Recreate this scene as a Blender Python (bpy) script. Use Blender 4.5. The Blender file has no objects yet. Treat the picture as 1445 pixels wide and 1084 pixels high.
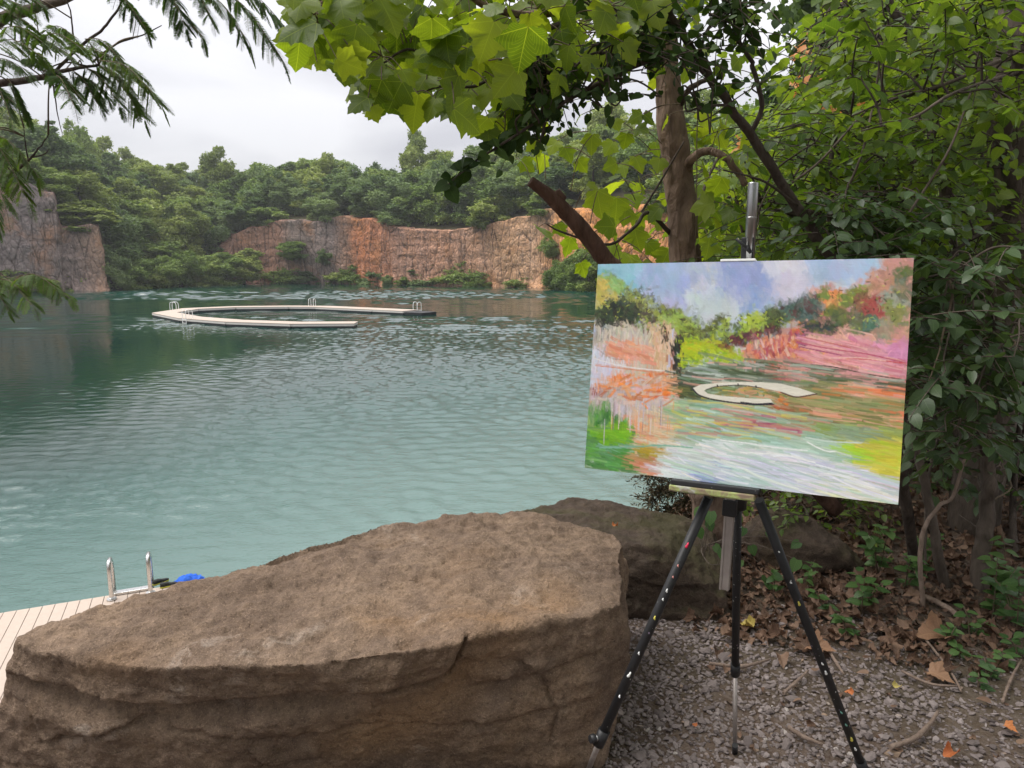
import bpy, math, random
import numpy as np
from mathutils import Vector, Matrix

R = math.radians
sc = bpy.context.scene
rng = np.random.default_rng(7)
random.seed(7)

# ------------------------------------------------------------------ camera
F, CX, CY = 1000.0, 722.5, 542.0            # focal length and centre in photo pixels
PITCH = math.atan(0.172)
G = 3.25                                     # gravel level, water is z = 0
CAM = np.array([0.0, 0.0, G + 1.55])
cam = bpy.data.cameras.new('camera')
cam.sensor_width = 36.0
cam.sensor_fit = 'HORIZONTAL'
cam.lens = 36.0 * F / 1445.0
cam.clip_start = 0.05
cam.clip_end = 2000.0
camo = bpy.data.objects.new('camera', cam)
camo.location = CAM
camo.rotation_euler = (R(90) - PITCH, 0, 0)
sc.collection.objects.link(camo)
sc.camera = camo

# ------------------------------------------------------------------ world, sun, exposure
SUN_EL, SUN_AZ = R(60), R(-85)               # azimuth from +Y, clockwise positive: light from the left over the lake
w = bpy.data.worlds.new('World')
sc.world = w
w.use_nodes = True
nt = w.node_tree
nt.nodes.clear()
wo = nt.nodes.new('ShaderNodeOutputWorld')
bg = nt.nodes.new('ShaderNodeBackground')
bg.inputs['Strength'].default_value = 0.1
sky = nt.nodes.new('ShaderNodeTexSky')
sky.sky_type = 'NISHITA'
sky.sun_disc = False
sky.sun_elevation = SUN_EL
sky.sun_rotation = SUN_AZ
tc = nt.nodes.new('ShaderNodeTexCoord')
sep = nt.nodes.new('ShaderNodeSeparateXYZ')
nt.links.new(tc.outputs['Generated'], sep.inputs[0])
addz = nt.nodes.new('ShaderNodeMath'); addz.operation = 'MAXIMUM'; addz.inputs[1].default_value = 0.0
nt.links.new(sep.outputs['Z'], addz.inputs[0])
addz2 = nt.nodes.new('ShaderNodeMath'); addz2.operation = 'ADD'; addz2.inputs[1].default_value = 0.22
nt.links.new(addz.outputs[0], addz2.inputs[0])
dv = nt.nodes.new('ShaderNodeVectorMath'); dv.operation = 'DIVIDE'
comb = nt.nodes.new('ShaderNodeCombineXYZ')
for i in range(3):
    nt.links.new(addz2.outputs[0], comb.inputs[i])
nt.links.new(tc.outputs['Generated'], dv.inputs[0])
nt.links.new(comb.outputs[0], dv.inputs[1])
cn = nt.nodes.new('ShaderNodeTexNoise')
cn.inputs['Scale'].default_value = 1.1
cn.inputs['Detail'].default_value = 5
cn.inputs['Roughness'].default_value = 0.5
cn.inputs['Distortion'].default_value = 0.4
nt.links.new(dv.outputs[0], cn.inputs['Vector'])
cr = nt.nodes.new('ShaderNodeValToRGB')
cr.color_ramp.elements[0].position = 0.36
cr.color_ramp.elements[0].color = (2.75, 2.72, 2.9, 1)
cr.color_ramp.elements[1].position = 0.66
cr.color_ramp.elements[1].color = (3.9, 3.86, 3.95, 1)
nt.links.new(cn.outputs['Fac'], cr.inputs[0])
mx = nt.nodes.new('ShaderNodeMix'); mx.data_type = 'RGBA'
mx.inputs[0].default_value = 0.95
nt.links.new(sky.outputs[0], mx.inputs[6])
ovc = nt.nodes.new('ShaderNodeMath'); ovc.operation = 'MULTIPLY_ADD'      # overcast sky: brighter overhead
ovc.inputs[1].default_value = 1.7
ovc.inputs[2].default_value = 0.62
nt.links.new(addz.outputs[0], ovc.inputs[0])
sv = nt.nodes.new('ShaderNodeVectorMath'); sv.operation = 'SCALE'
nt.links.new(cr.outputs[0], sv.inputs[0])
nt.links.new(ovc.outputs[0], sv.inputs['Scale'])
nt.links.new(sv.outputs[0], mx.inputs[7])
nt.links.new(mx.outputs[2], bg.inputs['Color'])
nt.links.new(bg.outputs[0], wo.inputs['Surface'])

sl = bpy.data.lights.new('sun', 'SUN')
sl.energy = 1.5
sl.angle = R(40)
sl.color = (1.0, 0.96, 0.9)
so = bpy.data.objects.new('sun', sl)
sc.collection.objects.link(so)
sdir = Vector((math.sin(SUN_AZ) * math.cos(SUN_EL), math.cos(SUN_AZ) * math.cos(SUN_EL), math.sin(SUN_EL)))
so.rotation_euler = sdir.to_track_quat('Z', 'Y').to_euler()
so.location = (0, 0, 60)

sc.view_settings.view_transform = 'Standard'
sc.view_settings.look = 'None'
sc.view_settings.exposure = 1.42
sc.view_settings.gamma = 1.0
sc.view_settings.use_curve_mapping = False
sc.cycles.use_denoising = True
sc.cycles.max_bounces = 8
sc.cycles.diffuse_bounces = 3
sc.cycles.glossy_bounces = 3
sc.cycles.transmission_bounces = 4
sc.cycles.transparent_max_bounces = 8
sc.cycles.caustics_reflective = False
sc.cycles.caustics_refractive = False


# ------------------------------------------------------------------ photo geometry helpers
SP, CP = math.sin(PITCH), math.cos(PITCH)


def ray(px, py):
    a, d = (px - CX) / F, (py - CY) / F
    return np.array([a, CP - d * SP, -(SP + d * CP)])


def at(px, py, Y):
    r = ray(px, py)
    return CAM + r * (Y / r[1])


def onz(px, py, z):
    r = ray(px, py)
    return CAM + r * ((z - CAM[2]) / r[2])


def lin(c, k=1.0):
    c = np.asarray(c, float) / 255.0
    return tuple(np.where(c <= 0.04045, c / 12.92, ((c + 0.055) / 1.055) ** 2.4) * k)


# ------------------------------------------------------------------ noise
def _hash(ix, iy, iz, seed):
    h = (ix.astype(np.int64) * 374761393 + iy.astype(np.int64) * 668265263 + iz.astype(np.int64) * 2147483647 + seed * 1274126177) & 0xFFFFFFFF
    h = ((h ^ (h >> 13)) * 1274126177) & 0xFFFFFFFF
    h = ((h ^ (h >> 16)) * 2246822519) & 0xFFFFFFFF
    h = h ^ (h >> 15)
    return (h & 0xFFFFFF) / float(0xFFFFFF)


def vnoise(p, seed=0):
    f = np.floor(p)
    t = p - f
    t = t * t * t * (t * (t * 6 - 15) + 10)
    i = f.astype(np.int64)
    out = 0
    for dx in (0, 1):
        wx = t[:, 0] if dx else 1 - t[:, 0]
        for dy in (0, 1):
            wy = t[:, 1] if dy else 1 - t[:, 1]
            for dz in (0, 1):
                wz = t[:, 2] if dz else 1 - t[:, 2]
                out = out + wx * wy * wz * _hash(i[:, 0] + dx, i[:, 1] + dy, i[:, 2] + dz, seed)
    return out * 2 - 1


def fbm(p, octv=4, seed=0, gain=0.5, ridged=False):
    p = np.asarray(p, float)
    a, s, n = 1.0, 0.0, 0.0
    q = p.copy()
    for k in range(octv):
        v = vnoise(q, seed + k)
        if ridged:
            v = 1 - 2 * np.abs(v)
        s = s + a * v
        n += a
        a *= gain
        q = q * 2.03 + 17.3
    return s / n


def sstep(a, b, x):
    t = np.clip((x - a) / (b - a), 0, 1)
    return t * t * (3 - 2 * t)


# ------------------------------------------------------------------ mesh building
class PX:
    """adds to a mesh builder with a fixed material slot"""
    class _F:
        def __init__(s, mb, mi): s.mb, s.mi = mb, mi
        def append(s, t): s.mb.f.append((t[0], s.mi, t[2], t[3]))

    def __init__(s, mb, mi): s.mb, s.mi, s.f = mb, mi, PX._F(mb, mi)
    @property
    def n(s): return s.mb.n
    def add(s, v, f, mi=0, *a, **k): return s.mb.add(v, f, s.mi, *a, **k)


class MB:
    def __init__(self):
        self.v, self.f, self.n = [], [], 0
        self.attr = {}                       # name -> (domain, type, [arrays])

    def add(self, verts, faces, mi=0, smooth=True, rnd=None, luv=None, col=None):
        verts = np.asarray(verts, float).reshape(-1, 3)
        if isinstance(faces, np.ndarray):
            groups = [faces]
        else:
            by = {}
            for f in faces:
                by.setdefault(len(f), []).append(f)
            groups = [np.array(x) for x in by.values()]
        for g in groups:
            r = rnd if rnd is not None else 0.5
            r = np.full(len(g), r) if np.isscalar(r) else np.asarray(r)
            self.f.append((g + self.n, mi, smooth, r))
        self.v.append(verts)
        self.attr.setdefault('luv', []).append(np.zeros((len(verts), 3)) if luv is None else luv)
        self.attr.setdefault('col', []).append(np.ones((len(verts), 4)) if col is None else col)
        self.n += len(verts)
        return self

    def mesh(self, name, mats, use=()):
        me = bpy.data.meshes.new(name)
        V = np.concatenate(self.v)
        me.vertices.add(len(V))
        me.vertices.foreach_set('co', V.astype(np.float32).ravel())
        idx = np.concatenate([g.ravel() for g, _, _, _ in self.f])
        tot = np.concatenate([np.full(len(g), g.shape[1]) for g, _, _, _ in self.f])
        me.loops.add(len(idx))
        me.loops.foreach_set('vertex_index', idx.astype(np.int32))
        me.polygons.add(len(tot))
        st = np.concatenate([[0], np.cumsum(tot)[:-1]])
        me.polygons.foreach_set('loop_start', st.astype(np.int32))
        me.polygons.foreach_set('material_index', np.concatenate([np.full(len(g), mi) for g, mi, _, _ in self.f]).astype(np.int32))
        me.polygons.foreach_set('use_smooth', np.concatenate([np.full(len(g), s) for g, _, s, _ in self.f]).astype(bool))
        me.update(calc_edges=True)
        if 'rnd' in use:
            a = me.attributes.new('rnd', 'FLOAT', 'FACE')
            a.data.foreach_set('value', np.concatenate([r for _, _, _, r in self.f]).astype(np.float32))
        if 'luv' in use:
            a = me.attributes.new('luv', 'FLOAT_VECTOR', 'POINT')
            a.data.foreach_set('vector', np.concatenate(self.attr['luv']).astype(np.float32).ravel())
        if 'col' in use:
            a = me.attributes.new('col', 'FLOAT_COLOR', 'POINT')
            a.data.foreach_set('color', np.concatenate(self.attr['col']).astype(np.float32).ravel())
        for m in (mats if isinstance(mats, (list, tuple)) else [mats]):
            me.materials.append(m)
        return me

    def build(self, name, mats, parent=None, use=(), loc=None):
        me = self.mesh(name, mats, use)
        o = bpy.data.objects.new(name, me)
        sc.collection.objects.link(o)
        if parent is not None:
            o.parent = parent
        if loc is not None:
            o.location = loc
        return o


def tag(o, label=None, cat=None, group=None, kind=None):
    if label: o['label'] = label
    if cat: o['category'] = cat
    if group: o['group'] = group
    if kind: o['kind'] = kind
    return o


def thing(name, label, cat, loc=(0, 0, 0), rz=0.0, group=None):
    o = bpy.data.objects.new(name, None)
    o.empty_display_size = 0.1
    sc.collection.objects.link(o)
    o.location = loc
    o.rotation_euler = (0, 0, rz)
    return tag(o, label, cat, group)


def copy_tree(o, parent=None):
    c = o.copy()
    sc.collection.objects.link(c)
    if parent is not None:
        c.parent = parent
    for ch in list(o.children):
        copy_tree(ch, c)
    return c


def unit(v):
    v = np.asarray(v, float)
    return v / (np.linalg.norm(v, axis=-1, keepdims=True) + 1e-12)


def box(mb, c, s, rot=None, mi=0, bev=0.0):
    """box centred at c with sizes s; corners cut by bev"""
    h = np.asarray(s, float) / 2
    if bev <= 0:
        v = np.array([[x, y, z] for x in (-1, 1) for y in (-1, 1) for z in (-1, 1)], float) * h
        f = np.array([[0, 1, 3, 2], [4, 6, 7, 5], [0, 4, 5, 1], [2, 3, 7, 6], [0, 2, 6, 4], [1, 5, 7, 3]])
        fl = [f]
    else:
        import bmesh
        bm = bmesh.new()
        bmesh.ops.create_cube(bm, size=1.0)
        for q in bm.verts:
            q.co = Vector((q.co.x * s[0], q.co.y * s[1], q.co.z * s[2]))
        bmesh.ops.bevel(bm, geom=bm.edges[:], offset=bev, segments=2, affect='EDGES', profile=0.5)
        bm.verts.index_update()
        v = np.array([q.co[:] for q in bm.verts])
        f = [[q.index for q in fc.verts] for fc in bm.faces]
        bm.free()
        fl = [f]
    if rot is not None:
        v = v @ np.array(rot).T
    for f in fl:
        mb.add(v + np.asarray(c, float), f, mi, smooth=False)


def catmull(pts, n=8):
    P = np.asarray(pts, float)
    if len(P) < 3:
        t = np.linspace(0, 1, n + 1)[:, None]
        return P[0] + (P[-1] - P[0]) * t
    Q = np.vstack([2 * P[0] - P[1], P, 2 * P[-1] - P[-2]])
    out = []
    for i in range(1, len(Q) - 2):
        for t in np.linspace(0, 1, n, endpoint=False):
            a, b, c, d = Q[i - 1:i + 3]
            out.append(0.5 * ((2 * b) + (-a + c) * t + (2 * a - 5 * b + 4 * c - d) * t * t + (-a + 3 * b - 3 * c + d) * t ** 3))
    out.append(P[-1])
    return np.array(out)


def tube(mb, pts, rad, sides=8, mi=0, rough=0.0, caps=True, seed=0, rnd=0.5):
    P = np.asarray(pts, float)
    n = len(P)
    r = np.interp(np.linspace(0, 1, n), np.linspace(0, 1, len(np.atleast_1d(rad))), np.atleast_1d(rad))
    T = unit(np.gradient(P, axis=0))
    ref = np.array([0, 0, 1.0]) if abs(T[0, 2]) < 0.9 else np.array([1.0, 0, 0])
    A = np.zeros_like(P)
    a = unit(np.cross(T[0], ref))
    for i in range(n):
        a = unit(a - T[i] * (a @ T[i]))
        A[i] = a
    B = np.cross(T, A)
    ang = np.linspace(0, 2 * np.pi, sides, endpoint=False)
    V = P[:, None] + r[:, None, None] * (np.cos(ang)[None, :, None] * A[:, None] + np.sin(ang)[None, :, None] * B[:, None])
    V = V.reshape(-1, 3)
    if rough > 0:
        rr = np.repeat(r, sides)
        nn = unit(V - np.repeat(P, sides, axis=0))
        V = V + nn * (rr * rough * fbm(V / (rr.mean() * 1.6) + seed * 3.1, 3, seed))[:, None]
    i, j = np.meshgrid(np.arange(n - 1), np.arange(sides), indexing='ij')
    j2 = (j + 1) % sides
    f = np.stack([i * sides + j, i * sides + j2, (i + 1) * sides + j2, (i + 1) * sides + j], -1).reshape(-1, 4)
    luv = np.stack([np.tile(ang, n) / 6.283, np.repeat(np.linspace(0, 1, n), sides), np.zeros(n * sides)], -1)
    base = mb.n
    mb.add(V, f, mi, True, rnd, luv)
    if caps:
        for k in (0, n - 1):
            ring = np.arange(k * sides, (k + 1) * sides) + base
            if k == 0: ring = ring[::-1]
            mb.f.append((ring[None, :], mi, False, np.array([rnd])))


# leaf templates: verts in (side, along, normal), faces
def leaf_simple(wid=0.45, heart=0.06, fold=0.18, curl=0.12, rows=(0, .22, .5, .78, 1.0), ws=(.62, 1.0, .9, .5, .02)):
    v, f = [], []
    for k, (t, q) in enumerate(zip(rows, ws)):
        for s in (-1, 0, 1):
            x = s * q * wid
            y = t - (heart if (k == 0 and s) else 0)
            v.append((x, y, fold * abs(x) - curl * t * t))
    for k in range(len(rows) - 1):
        for s in (0, 1):
            a = k * 3 + s
            f.append((a, a + 1, a + 4, a + 3))
    return np.array(v), np.array(f)


def leaf_sycamore(fold=0.12, curl=0.2, wob=0.0, seed=0):
    half = [(0.0, 0.0), (.10, -.07), (.24, -.04), (.36, -.07), (.47, .03), (.45, .14), (.55, .22), (.60, .34), (.72, .42),
            (.60, .50), (.50, .50), (.40, .57), (.34, .58), (.36, .68), (.29, .74), (.27, .84), (.15, .90), (0.0, 1.06)]
    out = np.array(half + [(-x, y) for x, y in half[-2:0:-1]])
    r = np.random.default_rng(seed)
    out = out * (1 + r.normal(0, .03, out.shape))
    c = np.array([0, .30])
    m = len(out)
    v2 = np.vstack([c, c + (out - c) * .5, out])
    x, y = v2[:, 0], v2[:, 1]
    ang = np.arctan2(x, y + 0.02)
    z = fold * np.abs(x) - curl * (y - .1) ** 2 - .35 * curl * np.abs(x) ** 2 + .05 * np.cos(ang * 5) * np.hypot(x, y)
    z = z + wob * r.normal(0, 1, len(z)) * np.hypot(x, y)
    v = np.column_stack([v2, z])
    tri = np.array([[0, 1 + k, 1 + (k + 1) % m] for k in range(m)])
    quad = np.array([[1 + k, 1 + m + k, 1 + m + (k + 1) % m, 1 + (k + 1) % m] for k in range(m)])
    return v, [tri, quad]


def put_leaves(mb, tmpl, pos, tip, nrm, size, mi=0, rnd=None, seed=0):
    V, Fs = tmpl
    if isinstance(Fs, np.ndarray): Fs = [Fs]
    pos = np.atleast_2d(pos); n = len(pos)
    if n == 0: return
    T = unit(np.atleast_2d(tip))
    N = np.atleast_2d(nrm)
    N = unit(N - T * np.sum(N * T, -1, keepdims=True))
    S = np.cross(T, N)
    size = np.broadcast_to(np.asarray(size, float), (n,))
    W = pos[:, None] + size[:, None, None] * (V[None, :, 0:1] * S[:, None] + V[None, :, 1:2] * T[:, None] + V[None, :, 2:3] * N[:, None])
    if rnd is None:
        rnd = np.random.default_rng(seed + n).random(n)
    luv = np.tile(V, (n, 1))
    base = mb.n
    first = True
    off = (np.arange(n) * len(V))
    for Fk in Fs:
        ff = (Fk[None] + off[:, None, None]).reshape(-1, Fk.shape[1])
        rr = np.repeat(rnd, len(Fk))
        if first:
            mb.add(W.reshape(-1, 3), ff, mi, True, rr, luv)
            first = False
        else:
            mb.f.append((ff + base, mi, True, rr))


def in_poly(x, y, poly):
    poly = np.asarray(poly, float)
    x = np.asarray(x); y = np.asarray(y)
    c = np.zeros(x.shape, bool)
    j = len(poly) - 1
    for i in range(len(poly)):
        xi, yi = poly[i]; xj, yj = poly[j]
        cond = ((yi > y) != (yj > y)) & (x < (xj - xi) * (y - yi) / (yj - yi + 1e-12) + xi)
        c ^= cond
        j = i
    return c


def sample_poly(poly, n, r, mind=0.0):
    poly = np.asarray(poly, float)
    lo, hi = poly.min(0), poly.max(0)
    pts = []
    tries = 0
    while len(pts) < n and tries < n * 60:
        tries += 1
        p = lo + (hi - lo) * r.random(2)
        if not in_poly(p[0:1], p[1:2], poly)[0]: continue
        if mind > 0 and pts:
            q = np.array(pts)
            if np.min(np.sum((q - p) ** 2, 1)) < mind * mind: continue
        pts.append(p)
    return np.array(pts)


# ------------------------------------------------------------------ material helpers
class NB:
    """small node builder"""
    def __init__(self, name):
        self.m = bpy.data.materials.new(name)
        self.m.use_nodes = True
        self.t = self.m.node_tree
        self.t.nodes.clear()
        self.out = self.t.nodes.new('ShaderNodeOutputMaterial')

    def n(self, typ, **kw):
        nd = self.t.nodes.new('ShaderNode' + typ)
        for k, v in kw.items(): setattr(nd, k, v)
        return nd

    def l(self, a, b): self.t.links.new(a, b)

    def setv(self, sock, v):
        if isinstance(v, bpy.types.NodeSocket): self.l(v, sock)
        else:
            if sock.type == 'RGBA' and len(v) == 3: v = tuple(v) + (1,)
            sock.default_value = v

    def math(self, op, a, b=0.0, c=None, clamp=False):
        nd = self.n('Math', operation=op); nd.use_clamp = clamp
        self.setv(nd.inputs[0], a); self.setv(nd.inputs[1], b)
        if c is not None: self.setv(nd.inputs[2], c)
        return nd.outputs[0]

    def mix(self, fac, a, b, mode='MIX'):
        nd = self.n('Mix', data_type='RGBA', blend_type=mode)
        self.setv(nd.inputs[0], fac); self.setv(nd.inputs[6], a); self.setv(nd.inputs[7], b)
        return nd.outputs[2]

    def noise(self, vec, scale, detail=4, rough=0.55, dist=0.0, col=False):
        nd = self.n('TexNoise')
        if vec is not None: self.l(vec, nd.inputs['Vector'])
        nd.inputs['Scale'].default_value = scale
        nd.inputs['Detail'].default_value = detail
        nd.inputs['Roughness'].default_value = rough
        nd.inputs['Distortion'].default_value = dist
        return nd.outputs['Color' if col else 'Fac']

    def voro(self, vec, scale, feature='F1', out='Distance'):
        nd = self.n('TexVoronoi', feature=feature)
        if vec is not None: self.l(vec, nd.inputs['Vector'])
        nd.inputs['Scale'].default_value = scale
        return nd.outputs[out]

    def ramp(self, fac, stops, interp='LINEAR'):
        nd = self.n('ValToRGB')
        cr = nd.color_ramp
        cr.interpolation = interp
        while len(cr.elements) > 1: cr.elements.remove(cr.elements[-1])
        for k, (p, c) in enumerate(stops):
            e = cr.elements[0] if k == 0 else cr.elements.new(p)
            e.position = p
            e.color = (c, c, c, 1) if np.isscalar(c) else tuple(c) + (1,)
        self.setv(nd.inputs[0], fac)
        return nd.outputs[0]

    def mapping(self, vec, scale=(1, 1, 1), rot=(0, 0, 0), loc=(0, 0, 0)):
        nd = self.n('Mapping')
        self.l(vec, nd.inputs[0])
        nd.inputs['Scale'].default_value = scale
        nd.inputs['Rotation'].default_value = rot
        nd.inputs['Location'].default_value = loc
        return nd.outputs[0]

    def obj(self): return self.n('TexCoord').outputs['Object']
    def pos(self): return self.n('NewGeometry').outputs['Position']

    def attr(self, name, out='Fac'):
        nd = self.n('Attribute'); nd.attribute_name = name
        return nd.outputs[out]

    def orand(self): return self.n('ObjectInfo').outputs['Random']

    def bump(self, h, strength=0.5, dist=0.02, normal=None):
        nd = self.n('Bump')
        self.l(h, nd.inputs['Height'])
        nd.inputs['Strength'].default_value = strength
        nd.inputs['Distance'].default_value = dist
        if normal is not None: self.l(normal, nd.inputs['Normal'])
        return nd.outputs[0]

    def bsdf(self, color, rough=0.6, metal=0.0, spec=0.3, normal=None, **kw):
        b = self.n('BsdfPrincipled')
        self.setv(b.inputs['Base Color'], color)
        self.setv(b.inputs['Roughness'], rough)
        self.setv(b.inputs['Metallic'], metal)
        self.setv(b.inputs['Specular IOR Level'], spec)
        if normal is not None: self.l(normal, b.inputs['Normal'])
        for k, v in kw.items(): self.setv(b.inputs[k], v)
        return b.outputs[0]

    def done(self, shader):
        self.l(shader, self.out.inputs['Surface'])
        return self.m


def leaf_mat(name, dark, mid, light, trans=0.4, tcol=None, spec=0.35, rough=0.5, veins=None, pos_scale=0.35):
    b = NB(name)
    r = b.attr('rnd')
    o = b.orand()
    nz = b.noise(b.pos(), pos_scale, 3)
    k = b.math('ADD', b.math('MULTIPLY', r, 0.6), b.math('MULTIPLY', nz, 0.35))
    k = b.math('ADD', k, b.math('MULTIPLY', o, 0.3))
    c = b.ramp(k, [(0.2, dark), (0.55, mid), (0.95, light)])
    if veins is not None:
        luv = b.attr('luv', 'Vector')
        s = b.n('SeparateXYZ'); b.l(luv, s.inputs[0])
        if veins == 'palmate':
            ang = b.math('ARCTAN2', s.outputs[0], b.math('ADD', s.outputs[1], 0.03))
            pp = b.math('ABSOLUTE', b.math('SUBTRACT', b.math('PINGPONG', b.math('ADD', ang, 10.472), 0.5236), 0.0))
            rad = b.math('POWER', b.math('ADD', b.math('POWER', s.outputs[0], 2.0), b.math('POWER', s.outputs[1], 2.0)), 0.5)
            d = b.math('MULTIPLY', pp, rad)
            sec = b.math('PINGPONG', b.math('SUBTRACT', rad, b.math('MULTIPLY', pp, 0.6)), 0.055)
            v1 = b.ramp(d, [(0.0, 1.0), (0.014, 0.0)])
            v2 = b.ramp(sec, [(0.0, 0.45), (0.012, 0.0)])
            vv = b.math('MAXIMUM', v1, v2)
        else:
            ax = b.math('ABSOLUTE', s.outputs[0])
            v1 = b.ramp(ax, [(0.0, 1.0), (0.02, 0.0)])
            sec = b.math('PINGPONG', b.math('SUBTRACT', s.outputs[1], b.math('MULTIPLY', ax, 0.8)), 0.09)
            v2 = b.ramp(sec, [(0.0, 0.5), (0.015, 0.0)])
            vv = b.math('MAXIMUM', v1, v2)
        c = b.mix(b.math('MULTIPLY', vv, 0.6), c, tuple(np.array(light) * 1.4))
    sp = b.bsdf(c, rough, 0, spec)
    tr = b.n('BsdfTranslucent')
    tc_ = b.mix(1.0, c, tcol if tcol is not None else (1.7, 1.75, 0.55), 'MULTIPLY')
    b.l(tc_, tr.inputs['Color'])
    mxs = b.n('MixShader')
    mxs.inputs[0].default_value = trans
    b.l(sp, mxs.inputs[1]); b.l(tr.outputs[0], mxs.inputs[2])
    return b.done(mxs.outputs[0])


def bark_mat(name, c1, c2, scale=14.0, stretch=0.25, bump=0.6):
    b = NB(name)
    v = b.mapping(b.obj(), (1, 1, stretch))
    n1 = b.noise(v, scale, 6, 0.65, 0.6)
    n2 = b.voro(v, scale * 1.7)
    n3 = b.noise(b.obj(), 3.0, 3)
    c = b.mix(b.ramp(n1, [(0.35, 0.0), (0.65, 1.0)]), c1, c2)
    c = b.mix(b.math('MULTIPLY', n3, 0.5), c, tuple(np.array(c2) * 1.35))
    h = b.math('ADD', n1, b.math('MULTIPLY', n2, 0.5))
    return b.done(b.bsdf(c, 0.85, 0, 0.15, b.bump(h, bump, 0.04)))


def plain_mat(name, col, rough=0.5, metal=0.0, spec=0.4, var=0.12, scale=20.0, bump=0.1):
    b = NB(name)
    n1 = b.noise(b.obj(), scale, 4)
    c = b.mix(b.ramp(n1, [(0.3, 0.0), (0.7, 1.0)]), tuple(np.array(col) * (1 - var)), tuple(np.minimum(np.array(col) * (1 + var), 1)))
    return b.done(b.bsdf(c, b.math('ADD', b.math('MULTIPLY', n1, 0.15), rough - 0.07), metal, spec, b.bump(n1, bump, 0.005)))



# ================================================================== SETTING
# ---- shore table: photo column -> distance, cliff top height, skyline row
SH = np.array([  # px,   D,   ztop, run, yskyline
    (-700, 70, 17, 40, 60), (-300, 100, 18, 40, 120), (0, 118, 17.0, 38, 152), (70, 120, 16.6, 40, 158), (82, 119.5, 16.4, 40, 170), (88, 121, 11.3, 45, 180), (138, 122, 10.6, 50, 200),
    (146, 126, 3.0, 60, 210), (200, 137, 2.5, 60, 214), (260, 150, 2.5, 50, 222), (318, 164, 3.0, 40, 226), (330, 167, 11, 34, 232),
    (400, 165, 14.2, 32, 232), (440, 164, 14.4, 30, 228), (500, 160, 14.4, 30, 230), (525, 157, 13.4, 32, 238), (560, 154, 12.2, 36, 222), (600, 151, 11.5, 40, 215),
    (660, 146, 11.4, 42, 214), (700, 142, 12.0, 42, 210), (770, 135, 13.8, 42, 190), (840, 122, 13.5, 42, 165), (920, 108, 13, 42, 150),
    (1000, 92, 12, 40, 140), (1100, 75, 11, 36, 120), (1250, 52, 9, 30, 100)], float)


def sh(px, k):
    return np.interp(px, SH[:, 0], SH[:, k])


def polar(px, D):
    """plan position on the bearing of photo column px at forward distance D"""
    u = (np.asarray(px, float) - CX) / F
    return np.stack([u / 1.02 * D, D + 0 * u], -1)


def skyz(px, D):
    y = sh(px, 4)
    d = (y - CY) / F
    return CAM[2] - (SP + d * CP) / (CP - d * SP) * D


# ---- water: one sheet with real wind waves, fine near the viewer, coarse far out
ywat = [5.0]
while ywat[-1] < 175: ywat.append(ywat[-1] + float(np.clip(.0042 * ywat[-1], .055, .6)))
ywat = np.concatenate([[-60, -20, -5, 2], ywat, [200, 260, 420.0]])
xs = np.concatenate([[-400, -200, -110], np.arange(-75, -30, .5), np.arange(-30, 14, .085), np.arange(14.2, 60, .6), [80, 150, 400.0]])
gx, gy = np.meshgrid(xs, ywat, indexing='ij')
X_, Y_ = gx.ravel(), gy.ravel()
pn = fbm(np.stack([X_ * .014, Y_ * .05, 0 * X_], -1), 3, 201)
pn2 = fbm(np.stack([X_ * .05, Y_ * .12, 0 * X_ + 5], -1), 3, 207)
yw = Y_ + pn * 14
rip = np.interp(yw, [0, 10, 35, 50, 58, 64, 78, 90, 98, 122, 134, 150, 175], [.8, .9, 1.0, .9, .6, .2, .12, .3, 1.1, 1.1, .45, .12, .05])
lee = sstep(.25, .75, -.056 * X_ - .006 * Y_ + .5 * pn + .25 * pn2) * sstep(11, 19, Y_) * (1 - sstep(42, 56, Y_))
rip = rip * (1 - .9 * lee) * np.clip(1 + .95 * pn2, .25, 1.6)
edge = sstep(-70, -60, X_) * (1 - sstep(50, 58, X_)) * sstep(2, 5, Y_) * (1 - sstep(165, 172, Y_))
wr_ = np.random.default_rng(77)


def waves(n, l0, l1, slope, th, spread):
    h = np.zeros_like(X_)
    for _ in range(n):
        lam = math.exp(wr_.uniform(math.log(l0), math.log(l1)))
        k = 2 * math.pi / lam
        t = th + wr_.normal(0, spread)
        h += slope * math.sqrt(2 / n) / k * np.sin(k * (X_ * math.sin(t) + Y_ * math.cos(t)) + wr_.random() * 6.28)
    return h


xs_fine = sstep(-32, -28, X_) * (1 - sstep(11, 14, X_))
nearw = (1 - sstep(24, 46, Y_)) * xs_fine
midw = sstep(14, 30, Y_) * (1 - sstep(60, 90, Y_)) * xs_fine
farw = sstep(40, 70, Y_)
hw = waves(44, .16, .9, .20, R(12), .95) * nearw + waves(38, .30, .95, .165, R(8), .8) * midw + waves(30, 1.5, 3.4, .20, R(5), .5) * np.maximum(farw, 1 - xs_fine) + waves(8, 1.2, 3, .015, R(-10), .5)
hw = hw * rip * edge * (1 - .6 * (1 - xs_fine) * (1 - sstep(80, 95, Y_)))
b = NB('water')
P = b.pos()
s = b.n('SeparateXYZ'); b.l(P, s.inputs[0])
att = b.n('SeparateColor'); b.l(b.attr('col', 'Color'), att.inputs[0])
n1 = b.noise(b.mapping(P, (1.0, 2.0, 1), (0, 0, R(8))), 5.5, 4, 0.62, 0.35)
n2 = b.noise(b.mapping(P, (1.0, 2.3, 1), (0, 0, R(-14))), 14.0, 3, 0.6, 0.2)
far = b.math('DIVIDE', s.outputs[1], 40.0, None, True)
nb = b.n('Bump')
nb.inputs['Distance'].default_value = 0.06
b.l(b.math('ADD', n1, b.math('MULTIPLY', n2, 0.4)), nb.inputs['Height'])
b.l(b.math('MULTIPLY', att.outputs[0], b.math('SUBTRACT', 0.7, b.math('MULTIPLY', far, 0.6))), nb.inputs['Strength'])
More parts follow.
